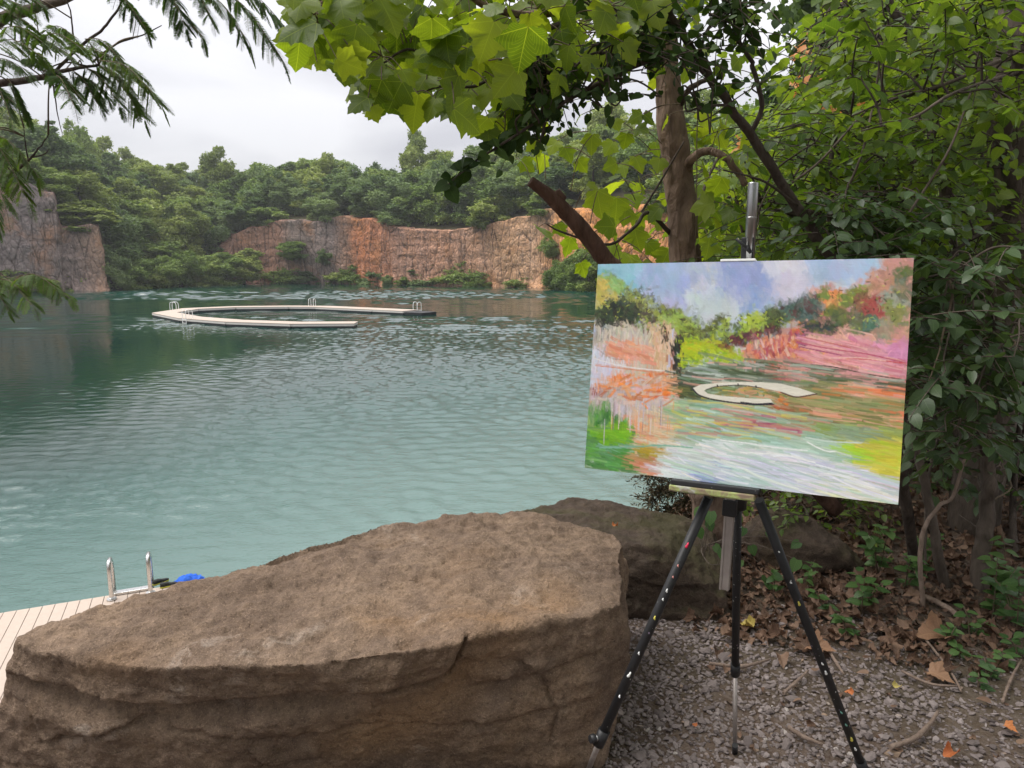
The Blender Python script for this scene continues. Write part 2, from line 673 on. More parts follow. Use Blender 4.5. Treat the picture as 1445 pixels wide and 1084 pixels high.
# milky turquoise near bank, tree reflections put into the darker far and left colour
wtone = b.math('ADD', b.math('MULTIPLY', s.outputs[1], 0.022), b.math('MULTIPLY', s.outputs[0], -0.028))
wtone = b.math('ADD', wtone, b.math('MULTIPLY', b.math('SUBTRACT', b.noise(P, 0.05, 2), 0.5), 0.35))
wc = b.ramp(wtone, [(0.08, (0.148, 0.222, 0.2)), (0.3, (0.088, 0.157, 0.138)), (0.55, (0.022, 0.075, 0.062)), (0.85, (0.003, 0.035, 0.026))])
wc = b.mix(b.math('MULTIPLY', att.outputs[1], 0.75), wc, (0.002, 0.026, 0.018))  # lee water darkened: mirrored trees put into the colour
ws = b.bsdf(wc, 0.045, 0, 0.5, nb.outputs[0])
for nd in b.t.nodes:
    if nd.type == 'BSDF_PRINCIPLED': nd.inputs['IOR'].default_value = 1.58
M_water = b.done(ws)
mb = MB()
GF = lambda ii, jj, ny: np.stack([ii * ny + jj, (ii + 1) * ny + jj, (ii + 1) * ny + jj + 1, ii * ny + jj + 1], -1).reshape(-1, 4)
ii, jj = np.meshgrid(np.arange(len(xs) - 1), np.arange(len(ywat) - 1), indexing='ij')
mb.add(np.stack([X_, Y_, hw], -1), GF(ii, jj, len(ywat)), 0, True, None, None, np.stack([np.clip(rip, 0, 1), lee, 0 * lee, 1 + 0 * lee], -1))
tag(mb.build('water', M_water, None, ('col',)), kind='structure')

# ---- near ground: gravel pad, bank, wood floor
BANK = np.array([(-40, -6), (-12, .4), (-6, 1.0), (-2.2, 1.6), (-0.9, 2.3), (0.1, 3.45), (0.75, 3.85), (1.3, 4.7), (3.0, 8), (5.2, 12.5), (7.0, 16), (13, 32), (23, 65), (31, 95), (37, 125)], float)


def bank_d(x, y):
    """signed distance to the bank line, positive on land"""
    x = np.asarray(x, float); y = np.asarray(y, float)
    best = np.full(x.shape, 1e9); sgn = np.ones(x.shape)
    for (ax, ay), (bx, by) in zip(BANK[:-1], BANK[1:]):
        dx, dy = bx - ax, by - ay
        t = np.clip(((x - ax) * dx + (y - ay) * dy) / (dx * dx + dy * dy), 0, 1)
        qx, qy = x - ax - t * dx, y - ay - t * dy
        d = np.hypot(qx, qy)
        cr_ = dx * qy - dy * qx
        m = d < best
        best = np.where(m, d, best); sgn = np.where(m, np.where(cr_ > 0, -1.0, 1.0), sgn)
    return best * sgn


def ground_z(x, y):
    x = np.asarray(x, float); y = np.asarray(y, float)
    p = np.stack([x, y, 0 * x], -1).reshape(-1, 3)
    d = bank_d(x, y)
    # wood floor climbs to the right and away
    rise = np.maximum(0, (x - 1.5) * 0.55 + (y - 3.0) * 0.35) * sstep(1.0, 2.2, x)
    rise = np.minimum(rise * 0.35, 0.9 + rise * 0.22)
    rise = np.minimum(rise, 4.5) * sstep(0.0, 5.0, d)
    n = fbm(p * 1.3, 3, 5).reshape(x.shape) * 0.03 * sstep(0.9, 2.2, x + 0.3 * y - 0.6) + fbm(p * 6, 3, 6).reshape(x.shape) * 0.010
    z = G + rise + n
    dl = np.where(d < 0.0, -d, 0)
    slope = np.where(y > 6, 1.7, 1.25)
    z = z - np.minimum(dl * slope, 5.5) - 0.25 * fbm(p * 0.9, 3, 9).reshape(x.shape) * sstep(0, 1.0, dl)
    return z


xs = np.concatenate([np.linspace(-45, -8, 16), np.linspace(-7, -2.2, 24), np.arange(-2.0, 5.0, 0.045), np.linspace(5.2, 12, 30), np.linspace(12.6, 60, 40)])
ys = np.concatenate([np.linspace(-25, -2, 18), np.linspace(-1.6, 0.9, 14), np.arange(1.0, 6.2, 0.045), np.linspace(6.4, 16, 42), np.linspace(16.6, 125, 60)])
gx, gy = np.meshgrid(xs, ys, indexing='ij')
gz = ground_z(gx, gy)
b = NB('wood_floor')
P = b.pos()
s = b.n('SeparateXYZ'); b.l(P, s.inputs[0])
n1 = b.noise(P, 5.0, 6, 0.65); n2 = b.noise(P, 40.0, 5, 0.7); n3 = b.noise(P, 0.9, 3)
c = b.mix(b.ramp(n1, [(0.35, 0.0), (0.65, 1.0)]), (0.075, 0.05, 0.036), (0.14, 0.098, 0.073))
c = b.mix(b.ramp(n2, [(0.4, 0.0), (0.7, 0.8)]), c, (0.19, 0.155, 0.135))
c = b.mix(b.ramp(n3, [(0.45, 0.0), (0.7, 0.5)]), c, (0.06, 0.055, 0.03))
M_floor = b.done(b.bsdf(c, 0.9, 0, 0.15, b.bump(b.math('ADD', n2, n1), 0.8, 0.02)))
mb = MB()
ii, jj = np.meshgrid(np.arange(len(xs) - 1), np.arange(len(ys) - 1), indexing='ij')
mb.add(np.stack([gx, gy, gz], -1).reshape(-1, 3), GF(ii, jj, len(ys)))
tag(mb.build('ground', M_floor), kind='structure')

# ---- rim hills behind the cliffs
cols = np.concatenate([np.arange(-700, -100, 60.0), np.arange(-100, 1251, 12.0)])
rows = np.array([-0.6, 0.0, 0.06, 0.15, 0.3, 0.5, 0.75, 1.0, 1.6, 3.0, 6.0])


def hill_pt(px, r):
    D0 = sh(px, 1); run = sh(px, 3); zt = sh(px, 2)
    D = D0 + 2.2 + np.maximum(np.asarray(r), 0) * run - np.where((np.asarray(r) < 0) & (zt < 6), 3.0, 0)
    zb = skyz(px, D0 + run) - 9.0
    rr = np.clip(r, 0, 1)
    z = zt - 0.3 + (np.maximum(zb, zt) - zt) * rr ** 0.85 + np.clip(np.asarray(r) - 1, 0, 9) * 1.2
    wooded = sh(px, 2) < 6
    z = np.where(np.asarray(r) < 0, np.where(wooded, -1.5, -1.0), z)
    return np.concatenate([polar(px, D), np.asarray(z)[..., None] if np.ndim(z) else np.array([z])], -1)


b = NB('hill_soil')
n1 = b.noise(b.pos(), 0.4, 6, 0.7)
M_hill = b.done(b.bsdf(b.mix(n1, (0.03, 0.035, 0.015), (0.09, 0.075, 0.045)), 0.95, 0, 0.1, b.bump(n1, 1.0, 0.5)))
gc, gr = np.meshgrid(cols, rows, indexing='ij')
pts = hill_pt(gc.ravel(), gr.ravel())
mb = MB()
ii, jj = np.meshgrid(np.arange(len(cols) - 1), np.arange(len(rows) - 1), indexing='ij')
mb.add(pts, GF(ii, jj, len(rows))[:, ::-1])
tag(mb.build('hills', M_hill), kind='structure')

# ---- cliffs
b = NB('cliff_rock')
P = b.pos()
col = b.attr('col', 'Color')
v1 = b.mapping(P, (0.7, 0.7, 0.7))
n1 = b.noise(v1, 1.0, 7, 0.68, 0.5)
n2 = b.noise(P, 1.3, 7, 0.7, 0.3)
n3 = b.noise(b.mapping(P, (1.3, 1.3, 0.10)), 0.9, 6, 0.72, 0.3)
n4 = b.noise(P, 0.16, 4, 0.6, 0.3)
vc = b.voro(b.mapping(P, (1, 1, 1.5), (0.2, 0.1, 0)), 0.55, 'DISTANCE_TO_EDGE')
vm = b.n('HueSaturation'); vm.inputs['Saturation'].default_value = 0.75; vm.inputs['Value'].default_value = 0.5
b.l(col, vm.inputs['Color'])
hv = b.n('HueSaturation'); hv.inputs['Saturation'].default_value = 0.85; hv.inputs['Value'].default_value = 1.45
b.l(col, hv.inputs['Color'])
c = b.mix(b.ramp(n1, [(0.34, 0.8), (0.52, 0.0)]), col, vm.outputs[0])
c = b.mix(b.ramp(n2, [(0.52, 0.0), (0.72, 0.85)]), c, hv.outputs[0])
c = b.mix(b.ramp(n4, [(0.5, 0.0), (0.68, 0.55)]), c, (0.42, 0.19, 0.07))
c = b.mix(b.ramp(n3, [(0.30, 0.8), (0.45, 0.0)]), c, (0.055, 0.05, 0.045))
c = b.mix(b.ramp(n3, [(0.62, 0.0), (0.74, 0.55)]), c, (0.52, 0.47, 0.42))
c = b.mix(b.math('MULTIPLY', b.ramp(vc, [(0.0, 0.5), (0.03, 0.0)]), b.ramp(n2, [(.4, 0.0), (.6, 1.0)])), c, (0.06, 0.045, 0.035))
vk = b.voro(b.mapping(P, (1.0, 1.0, .22), (0.05, 0.08, 0)), 0.42, 'DISTANCE_TO_EDGE')
vk2 = b.voro(b.mapping(P, (1.0, 1.0, .45), (0.1, 0.02, .4)), 1.1, 'DISTANCE_TO_EDGE')
km = b.ramp(b.noise(P, 0.5, 4, .6), [(.38, 0.15), (.6, 1.0)])
c = b.mix(b.math('MULTIPLY', b.ramp(vk, [(0.0, 0.85), (0.045, 0.0)]), km), c, (0.05, 0.038, 0.032))
c = b.mix(b.math('MULTIPLY', b.ramp(vk2, [(0.0, 0.6), (0.05, 0.0)]), km), c, (0.07, 0.05, 0.04))
hh = b.math('ADD', b.math('ADD', b.math('MULTIPLY', b.math('ADD', b.ramp(vk, [(0.0, 0.0), (0.12, 1.0)]), b.ramp(vk2, [(0.0, 0.0), (0.15, .6)])), 1.0), n2), b.math('MULTIPLY', b.ramp(vc, [(0.0, 0.0), (0.12, 1.0)]), 0.25))
M_cliff = b.done(b.bsdf(c, 0.9, 0, 0.12, b.bump(hh, 0.75, 0.3)))

TINT = np.array([  # px, r,g,b  rock colour
    (-700, .25, .205, .19), (60, .25, .205, .19), (110, .28, .21, .18), (138, .36, .235, .165), (320, .32, .19, .135), (390, .38, .21, .145), (410, .26, .20, .17), (470, .28, .215, .19), (495, .36, .21, .14),
    (512, .52, .20, .09), (540, .50, .22, .12), (570, .42, .24, .17), (620, .46, .25, .16), (680, .48, .28, .18), (720, .55, .32, .18), (760, .60, .37, .23), (790, .60, .29, .12), (840, .62, .27, .09), (1250, .5, .26, .14)])


def cliff(name, px0, px1, seed):
    pc = np.arange(px0, px1 + 1, 1.5)
    base = polar(pc, sh(pc, 1))
    seg = np.hypot(*np.diff(base, axis=0).T)
    sarc = np.concatenate([[0], np.cumsum(seg)])
    S = np.arange(0, sarc[-1], 0.33)
    pcs = np.interp(S, sarc, pc)
    bx = np.stack([np.interp(S, sarc, base[:, 0]), np.interp(S, sarc, base[:, 1])], -1)
    tang = unit(np.gradient(bx, axis=0))
    k = np.ones(13) / 13
    tang = unit(np.stack([np.convolve(np.pad(tang[:, i], 6, 'edge'), k, 'valid') for i in (0, 1)], -1))
    nrm = np.stack([tang[:, 1], -tang[:, 0]], -1)
    T = np.linspace(0, 1, 52)
    zt = sh(pcs, 2) + fbm(np.stack([S * .25, 0 * S, 0 * S], -1), 4, seed) * 1.1
    z = -1.5 + T[None] * (zt[:, None] + 1.5)
    SS = np.repeat(S[:, None], len(T), 1)
    q = np.stack([SS, 0 * SS + seed * 7.7, z], -1).reshape(-1, 3)
    butt = fbm(q * (.09, 1, .02), 3, seed, ridged=True) * 0.7
    frac = fbm(q * (.55, 1, .07), 4, seed + 3, ridged=True) * 0.5 + np.round(fbm(q * (.8, 1, .22), 2, seed + 13) * 3) / 3 * .3
    strat = fbm(q * (.10, 1, .9), 4, seed + 5) * 0.28
    led = (np.floor(z.ravel() * .55 + fbm(q * (.12, 1, .2), 2, seed + 8) * 1.6) % 2) * 0.12
    fine = fbm(q * (1.5, 1, 1.5), 4, seed + 6) * 0.24
    d = butt + frac + strat + led + fine + 0.6 - 0.2 * np.repeat(T[None], len(S), 0).ravel() ** 2
    tal = np.exp(-np.maximum(z.ravel(), 0) / 0.8) * 0.8 * (0.5 + vnoise(q * .6, seed + 9))
    d = d * .62 + tal
    X = np.repeat(bx, len(T), 0) + np.repeat(nrm, len(T), 0) * d[:, None]
    V = np.column_stack([X, z.ravel()])
    # a ledge back into the hillside
    lip = np.column_stack([bx - nrm * 4.0, zt + 0.4])
    n0 = len(V)
    V = np.vstack([V, lip])
    nS, nT = len(S), len(T)
    ii, jj = np.meshgrid(np.arange(nS - 1), np.arange(nT - 1), indexing='ij')
    f1 = GF(ii, jj, nT)
    a = np.arange(nS - 1)
    f2 = np.stack([a * nT + nT - 1, (a + 1) * nT + nT - 1, n0 + a + 1, n0 + a], -1)
    tint = np.stack([np.interp(pcs + 0, TINT[:, 0], TINT[:, i]) for i in (1, 2, 3)], -1)
    wob = fbm(q * (.12, 1, .12), 3, seed + 11) * 14
    tc_ = np.stack([np.interp(np.repeat(pcs, nT) + wob, TINT[:, 0], TINT[:, i]) for i in (1, 2, 3)], -1)
    colr = np.vstack([tc_, tint])
    colr = np.column_stack([colr * 1.0, np.ones(len(colr))])
    mb = MB()
    mb.add(V, np.vstack([f1, f2]), 0, True, None, None, colr)
    o = mb.build(name, M_cliff, None, ('col',))
    tag(o, kind='structure')
    return o


cliff('grey_cliff', -500, 141, 3)
cliff('orange_cliff', 312, 1000, 21)

# ================================================================== FAR TREES
M_far = leaf_mat('far_leaves', (0.06, 0.105, 0.032), (0.15, 0.225, 0.06), (0.28, 0.345, 0.10), 0.3, (1.3, 1.35, 0.7), 0.2, 0.6, None, 0.10)
M_far2 = leaf_mat('far_leaves_pale', (0.08, 0.12, 0.032), (0.185, 0.24, 0.06), (0.32, 0.365, 0.11), 0.3, (1.3, 1.35, 0.7), 0.2, 0.6, None, 0.10)
M_far3 = leaf_mat('far_leaves_blue', (0.05, 0.092, 0.036), (0.12, 0.185, 0.07), (0.22, 0.285, 0.115), 0.3, (1.3, 1.35, 0.8), 0.2, 0.6, None, 0.10)
M_farbark = bark_mat('far_bark', (0.03, 0.025, 0.02), (0.07, 0.06, 0.05), 2.0)


def crown_mb(seed, H, Rr, nl, leaf, per, low=0.12, flat=0.5):
    """a crown of leaf sprays gathered in lobes round a limb frame, unit: metres, base at 0"""
    r = np.random.default_rng(seed)
    mb = MB()
    tops = []
    for k in range(nl):
        t = (k + r.random()) / nl
        zc = H * (low + 0.08 + .05 * r.normal() + (0.93 - low) * t * 0.95)
        env = Rr * (math.sin(min(1, (t * 0.70 + 0.22)) * math.pi) ** 0.6)
        a = r.random() * 6.283
        rad = env * math.sqrt(r.random()) * 0.85
        rl = Rr * (0.24 + 0.28 * r.random()) * (1.0 if t < .8 else .75)
        tops.append((math.cos(a) * rad, math.sin(a) * rad, zc, rl))
    for (cx, cy, cz, rl) in tops:
        n = int(per * (rl / (0.36 * Rr)) ** 2)
        d = unit(r.normal(0, 1, (n, 3)) + np.array([cx, cy, 0]) / Rr * 0.5 + np.array([0, 0, 0.35]))
        rr = rl * (0.42 + 0.55 * r.random(n) ** 0.6 + 0.22 * np.maximum(0, r.normal(0, .6, n)))
        p = np.array([cx, cy, cz]) + d * rr[:, None] * np.array([1.0, 1.0, flat + .4])
        p = p + 0.38 * rl * np.stack([vnoise(p * 1.3 + i * 9, seed) for i in range(3)], -1)
        nrm = unit(d * 0.9 + np.array([0, 0, .2]) + r.normal(0, .6, (n, 3)))
        tip = unit(r.normal(0, 1, (n, 3)) + np.array([0, 0, -.35]))
        tm = np.array([(-.5, 0, 0), (0, -.1, .05), (.5, .1, 0), (.42, .55, -.08), (.05, 1, -.2), (-.4, .6, -.08)])
        put_leaves(mb, (tm, np.array([[0, 1, 4, 5], [1, 2, 3, 4]])), p, tip, nrm, leaf * (0.6 + 0.8 * r.random(n)), 0,
                   np.clip(r.random(n) * 0.5 + r.random() * 0.5, 0, 1))
    return mb, tops


def trunk_mb(seed, H, tops, rad):
    r = np.random.default_rng(seed + 99)
    mb = MB()
    pts = [(0, 0, -1.0), (0.05 * H * r.normal() * .3, .03 * H * r.normal() * .3, H * .3), (r.normal() * .02 * H, r.normal() * .02 * H, H * .55), (r.normal() * .03 * H, r.normal() * .03 * H, H * .85)]
    c = catmull(pts, 4)
    tube(mb, c, [rad, rad * .75, rad * .5, rad * .15], 6)
    for (cx, cy, cz, rl) in tops[:7]:
        z0 = max(H * .22, cz - .25 * H)
        k = np.argmin(abs(c[:, 2] - z0))
        tube(mb, catmull([c[k], (c[k] + np.array([cx, cy, cz])) / 2 + np.array([0, 0, -.03 * H]), (cx, cy, cz)], 3), [rad * .4, rad * .12], 5)
    return mb


FAR_V = []
for k in range(7):
    Hh = [9, 10, 8.5, 11, 9.5, 8, 10][k]; Rr = [3.6, 3.2, 3.9, 3.4, 4.2, 3.4, 3.0][k]
    cmb, tops = crown_mb(100 + k, Hh, Rr, [20, 22, 17, 26, 23, 15, 21][k], 0.24, 700, -0.04)
    FAR_V.append((cmb.mesh('crown', [M_far, M_far2, M_far3, M_far, M_far, M_far2, M_far3][k], ('rnd',)), trunk_mb(100 + k, Hh, tops, .22).mesh('trunk', M_farbark), Hh, Rr))

tree_n = 0


def place_far(x, y, z, Hn, wide, label, group, k=None, name='rim_tree', cat='tree'):
    global tree_n
    k = rng.integers(0, len(FAR_V)) if k is None else k
    cm, tm, H0, R0 = FAR_V[k]
    t = thing(name, label, cat, (x, y, z), rng.random() * 6.28, group)
    sz = Hn / H0
    for nm, me in (('trunk', tm), ('crown', cm)):
        o = bpy.data.objects.new(nm, me)
        sc.collection.objects.link(o)
        o.parent = t
    t.scale = (wide / R0 * rng.uniform(.85, 1.15), wide / R0 * rng.uniform(.85, 1.15), sz)
    tree_n += 1
    return t


def belt(px0, px1, rws, label, group, hmin, hmax, step=4.2, wide=(4.4, 6.0)):
    for j, rr in enumerate(rws):
        px = px0 + rng.random() * 12
        while px < px1:
            D = sh(px, 1) + 1.2 + rr * sh(px, 3)
            p = hill_pt(px + rng.normal() * 3, rr + rng.normal() * 0.02)
            Hn = hmin + (hmax - hmin) * rng.random() * (1.25 if rng.random() < .2 else 1)
            if rr < 0.03: Hn *= 0.6
            if rr > 0.8: Hn = 9.0 + rng.normal() * 1.7
            place_far(p[0], p[1], p[2] - 0.5, Hn, wide[0] + (wide[1] - wide[0]) * rng.random() * (0.75 if rr < 0.03 else 1), label, group)
            px += step / D * F * (0.75 + 0.5 * rng.random()) * (1.0 if rr < .6 else 1.15)


belt(-120, 84, (-0.02, 0.01, 0.22, 0.5, 0.95), 'broad green tree in the wood above the grey cliff', 'trees above the grey cliff', 7.5, 10)
belt(88, 150, (0.0, 0.18, 0.4, 0.68, 1.0), 'tree on the steep wooded shoulder just beside the grey cliff end', 'trees on the shoulder by the grey cliff', 7, 10)
belt(150, 322, (0.0, 0.16, 0.36, 0.6, 0.85, 1.05), 'leafy tree on the wooded slope that runs down to the water between the cliffs', 'trees on the wooded slope between the cliffs', 7.5, 10.5, 5.0)
belt(326, 515, (-0.01, 0.2, 0.5, 0.95), 'dark green tree on the rim above the brown cliff', 'trees above the brown cliff', 7.5, 10.5)
belt(525, 860, (-0.01, 0.14, 0.36, 0.62, 0.98), 'mid green tree on the rim above the orange cliff', 'trees above the orange cliff', 7, 10.5, 4.8)
belt(860, 1120, (-0.01, 0.3, 0.9), 'tree on the far right rim half hidden by the near branches', 'trees on the far right rim', 7.5, 10.5, 5.4)

# taller heads that break the skyline
for px, top, lab in ((318, 214, 'open crowned tree standing tallest against the sky over the wooded slope'), (470, 224, 'dense dark crowned tree rising over the brown cliff'),
                     (590, 214, 'rounded tree head at the start of the orange cliff wood')):
    D = sh(px, 1) + 1.2 + .8 * sh(px, 3)
    p = polar(px, D)
    d = (top - CY) / F
    zt = CAM[2] - (SP + d * CP) / (CP - d * SP) * D
    place_far(p[0], p[1], zt - 11.5, 11.5, 4.0, lab, None)

# shrubs along the waterline and on the cliff faces
for (px, py, D, Hn, wd, lab) in (
        (345, 398, 160, 7.5, 4.6, 'bright green bush spilling into the water in front of the brown cliff'),
        (318, 398, 156, 6.5, 4.2, 'rounded bush at the waterline next to the brightest bush'),
        (290, 399, 152, 6, 4.0, 'low bush over the water below the wooded slope'),
        (258, 400, 146, 6.5, 4.2, 'dense bush over the water in the middle of the wooded shore'),
        (222, 402, 138, 5.5, 4.0, 'shadowy bush at the foot of the wooded shore'),
        (185, 404, 131, 6, 3.8, 'bush at the waterline beyond the grey cliff corner'),
        (158, 406, 126, 6, 3.2, 'dark bush tucked against the grey cliff corner'),
        (415, 362, 163, 3.6, 3.4, 'dark shrub clinging to a ledge midway up the brown cliff'),
        (456, 370, 162, 3.0, 1.8, 'small shrub under the ledge shrub on the brown cliff'),
        (547, 402, 154, 2.2, 1.6, 'tiny bush at the foot of the orange cliff'),
        (568, 402, 152, 2.0, 1.6, 'second tiny bush at the foot of the orange cliff'),
        (683, 404, 143, 1.6, 1.4, 'low weeds at the water edge below the orange cliff'),
        (776, 360, 132, 3.4, 1.8, 'shrub on the face near the right end of the orange cliff'),
        (790, 408, 126, 5.0, 2.6, 'olive bush at the water edge left of the canvas'),
        (808, 408, 122, 6.2, 3.0, 'light green bush at the water edge beside the canvas corner'),
        (830, 410, 118, 7.0, 3.4, 'tall bush at the water edge behind the canvas corner')):
    p = at(px, py, D - 1.0)
    place_far(p[0], p[1], p[2] - 0.4, Hn, wd, lab, None, None, 'cliff_shrub', 'shrub')

# ================================================================== FLOATING RING DOCK
b = NB('deck_composite')
P = b.obj()
n1 = b.noise(b.mapping(P, (3, 3, 3)), 6.0, 4)
br = b.noise(P, 0.9, 2)
c = b.mix(n1, (0.38, 0.31, 0.255), (0.48, 0.40, 0.335))
c = b.mix(b.math('MULTIPLY', br, 0.35), c, (0.38, 0.315, 0.265))
M_deck = b.done(b.bsdf(c, 0.7, 0, 0.25, b.bump(n1, 0.2, 0.004)))
M_fascia = plain_mat('dock_fascia', (0.62, 0.58, 0.54), 0.6)
M_float = plain_mat('dock_float_black', (0.015, 0.016, 0.018), 0.55)
M_steel = plain_mat('polished_steel', (0.62, 0.61, 0.59), 0.28, 1.0, 0.5, 0.06, 30, 0.05)
M_white = plain_mat('white_rail', (0.82, 0.82, 0.80), 0.35, 0.0, 0.5, 0.04)


def dock_section(mb, o0, o1, i0, i1, zt, gap=0.0):
    """one raft section: outer edge o0-o1, inner edge i0-i1 (plan points)"""
    q = [np.array(p, float) for p in (o0, o1, i1, i0)]
    c = sum(q) / 4
    q = [c + (p - c) * 0.997 for p in q]

    def slab(qs, z0, z1, mi):
        v = np.array([(p[0], p[1], z) for z in (z0, z1) for p in qs])
        mb.add(v, [[4, 5, 6, 7], [3, 2, 1, 0], [0, 1, 5, 4], [1, 2, 6, 5], [2, 3, 7, 6], [3, 0, 4, 7]], mi, False)
    slab(q, zt - 0.05, zt, 0)
    ins = [c + (p - c) * 0.992 for p in q]
    slab(ins, zt - 0.20, zt - 0.052, 1)
    ins2 = [c + (p - c) * 0.975 for p in q]
    slab(ins2, -0.25, zt - 0.202, 2)


def ladder(parent, p, d, sp, h, mat, r=0.024, back=0.38, steps=True):
    """pool ladder at edge point p; d = unit plan vector pointing out over the water"""
    d = np.array([d[0], d[1], 0.0]); e = np.array([-d[1], d[0], 0.0]); up = np.array([0, 0, 1.0])
    p = np.asarray(p, float)
    g = bpy.data.objects.new('ladder', None); sc.collection.objects.link(g); g.parent = parent
    for s_ in (-.5, .5):
        b0 = p + e * s_ * sp
        pts = [b0 - d * back, b0 - d * back + up * (h * .62), b0 - d * back * .8 + up * (h * .93), b0 - d * back * .3 + up * h,
               b0 + d * .10 + up * (h * .93), b0 + d * .16 + up * (h * .6), b0 + d * .16 - up * .1, b0 + d * .16 - up * 1.1]
        mb = MB(); tube(mb, catmull(pts, 6), [r], 10)
        # floor flange
        tube(mb, [b0 - d * back, b0 - d * back + up * .02], [r * 2.2], 12)
        mb.build('handrail', mat, g)
    mb = MB()
    for k in range(3):
        c = p + d * .16 - up * (.06 + .28 * k)
        rot = np.column_stack([e, d, up])
        box(mb, c, (sp, .09, .03), rot, 0, .006)
    mb.build('rungs', mat, g)
    return g


ring = thing('floating_dock', 'pale C-shaped swimming dock floating out in the middle of the lake', 'dock')
ZR = 0.35


def rp(px, py): return onz(px, py, ZR)[:2]


cx0, cy0 = rp(395, 443.5)
# plan outline as bearings of the ring corners; radius from photo width
A0 = rp(500, 456.5); A1 = rp(410, 457.0); A2 = rp(318, 454.0); A3 = rp(252, 449.0)
B3 = rp(214, 441.5); B2 = rp(258, 435.0); B1 = rp(330, 432.0); B0 = rp(415, 431.2); C0 = rp(467, 431.6); C1 = rp(590, 437.0); C2 = rp(632, 439.0)
outer = [A0, A1, A2, A3, B3, B2, B1, B0, C0]
wdt = 1.9
pl = np.array(outer)


def offset_poly(pl, dist):
    t = unit(np.diff(pl, axis=0))
    n = np.stack([t[:, 1], -t[:, 0]], -1)
    out = [pl[0] + n[0] * dist]
    for i in range(1, len(pl) - 1):
        m = unit(n[i - 1] + n[i]); out.append(pl[i] + m * dist / max(.5, m @ n[i]))
    out.append(pl[-1] + n[-1] * dist)
    return np.array(out)


inn = offset_poly(pl, wdt)
if np.linalg.norm(inn.mean(0) - pl.mean(0)) > 0 and np.linalg.norm(inn[4] - pl.mean(0)) > np.linalg.norm(pl[4] - pl.mean(0)):
    inn = offset_poly(pl, -wdt)
mb = MB()
for i in range(len(pl) - 1):
    dock_section(mb, pl[i], pl[i + 1], inn[i], inn[i + 1], ZR)
# the long straight arm on the far right side
ca = np.array([C0, C1]); ci = offset_poly(ca, wdt * 1.15)
if np.linalg.norm(ci.mean(0) - pl.mean(0)) > np.linalg.norm(ca.mean(0) - pl.mean(0)): ci = offset_poly(ca, -wdt * 1.15)
for t0, t1 in ((0.004, .33), (.33, .66), (.66, 1.0)):
    f = lambda a, t: a[0] + (a[1] - a[0]) * t
    dock_section(mb, f(ca, t0), f(ca, t1), f(ci, t0), f(ci, t1), ZR - .004)
mb.build('deck', [M_deck, M_fascia, M_float], ring)
mb = MB()
v_ = unit(ca[1] - ca[0])
dock_section(mb, ca[1] + v_ * .1, ca[1] + v_ * 2.2, ci[1] + v_ * .1, ci[1] + v_ * 2.2, ZR - .12)
mb.build('landing_float', [M_float, M_float, M_float], ring)
ctr = pl.mean(0)
for (px, py, sgn) in ((278, 437.0, 1), (274, 449.0, 1), (436, 432.2, 1), (612, 438.6, 1)):
    p = np.append(rp(px, py), ZR)
    # outward normal of the nearest outer edge
    allp = np.vstack([pl, ca])
    best = None
    for a_, b_ in list(zip(pl[:-1], pl[1:])) + [(ca[0], ca[1])]:
        t = np.clip(((p[:2] - a_) @ (b_ - a_)) / ((b_ - a_) @ (b_ - a_)), 0, 1)
        q = a_ + (b_ - a_) * t
        dd = np.linalg.norm(p[:2] - q)
        if best is None or dd < best[0]: best = (dd, q, b_ - a_)
    e_ = unit(best[2]); n_ = np.array([e_[1], -e_[0]])
    if n_ @ (best[1] - ctr) < 0: n_ = -n_
    ladder(ring, np.append(best[1], ZR), n_, .5, .72, M_white, .026, .42)

# ================================================================== NEAR DOCK
ZD = 0.42
a_ = onz(0, 865, ZD)[:2]; b_ = onz(312, 814.5, ZD)[:2]
e_ = unit(b_ - a_); n_ = np.array([-e_[1], e_[0]])      # n_ points out over the water
dock = thing('swimming_dock', 'tan plank swimming dock with steel ladder below the big boulder', 'dock')
mb = MB()
L0, L1, WD = -5.0, np.linalg.norm(b_ - a_) + 0.9, 3.9
nb_ = int((L1 - L0) / 0.14)
rot = np.array([[e_[0], -n_[0], 0], [e_[1], -n_[1], 0], [0, 0, 1]])
for k in range(nb_):
    t = L0 + (k + .5) * .14
    c = np.append(a_ + e_ * t - n_ * (WD / 2 + rng.normal() * .002), ZD - .0125)
    box(mb, c, (.134, WD, .025), rot, 0, .004)
mb.build('deck_boards', M_deck, dock)
mb = MB()
box(mb, np.append(a_ + e_ * (L0 + L1) / 2 - n_ * .03, ZD - .10), (L1 - L0, .04, .14), rot, 0)
box(mb, np.append(a_ + e_ * (L0 + L1) / 2 - n_ * (WD - .03), ZD - .10), (L1 - L0, .04, .14), rot, 0)
mb.build('fascia', M_fascia, dock)
mb = MB()
for k in range(6):
    t = L0 + (k + .5) * (L1 - L0) / 6
    box(mb, np.append(a_ + e_ * t - n_ * WD / 2, .02), ((L1 - L0) / 6 - .15, WD - .3, .5), rot, 0, .05)
mb.build('floats', M_float, dock)
p0 = onz(158, 838, ZD)[:2]; p1 = onz(216, 828, ZD)[:2]
tl = ((p0 + p1) / 2 - a_) @ e_
ladder(dock, np.append(a_ + e_ * tl - n_ * .02, ZD), n_, np.linalg.norm(p1 - p0) * .93, .50, M_steel, .027, .14)
mb = MB()
box(mb, np.append(a_ + e_ * tl - n_ * .01, ZD + .02), (np.linalg.norm(p1 - p0) * .86, .1, .035), rot, 0, .006)
mb.build('ladder_plate', M_steel, dock)

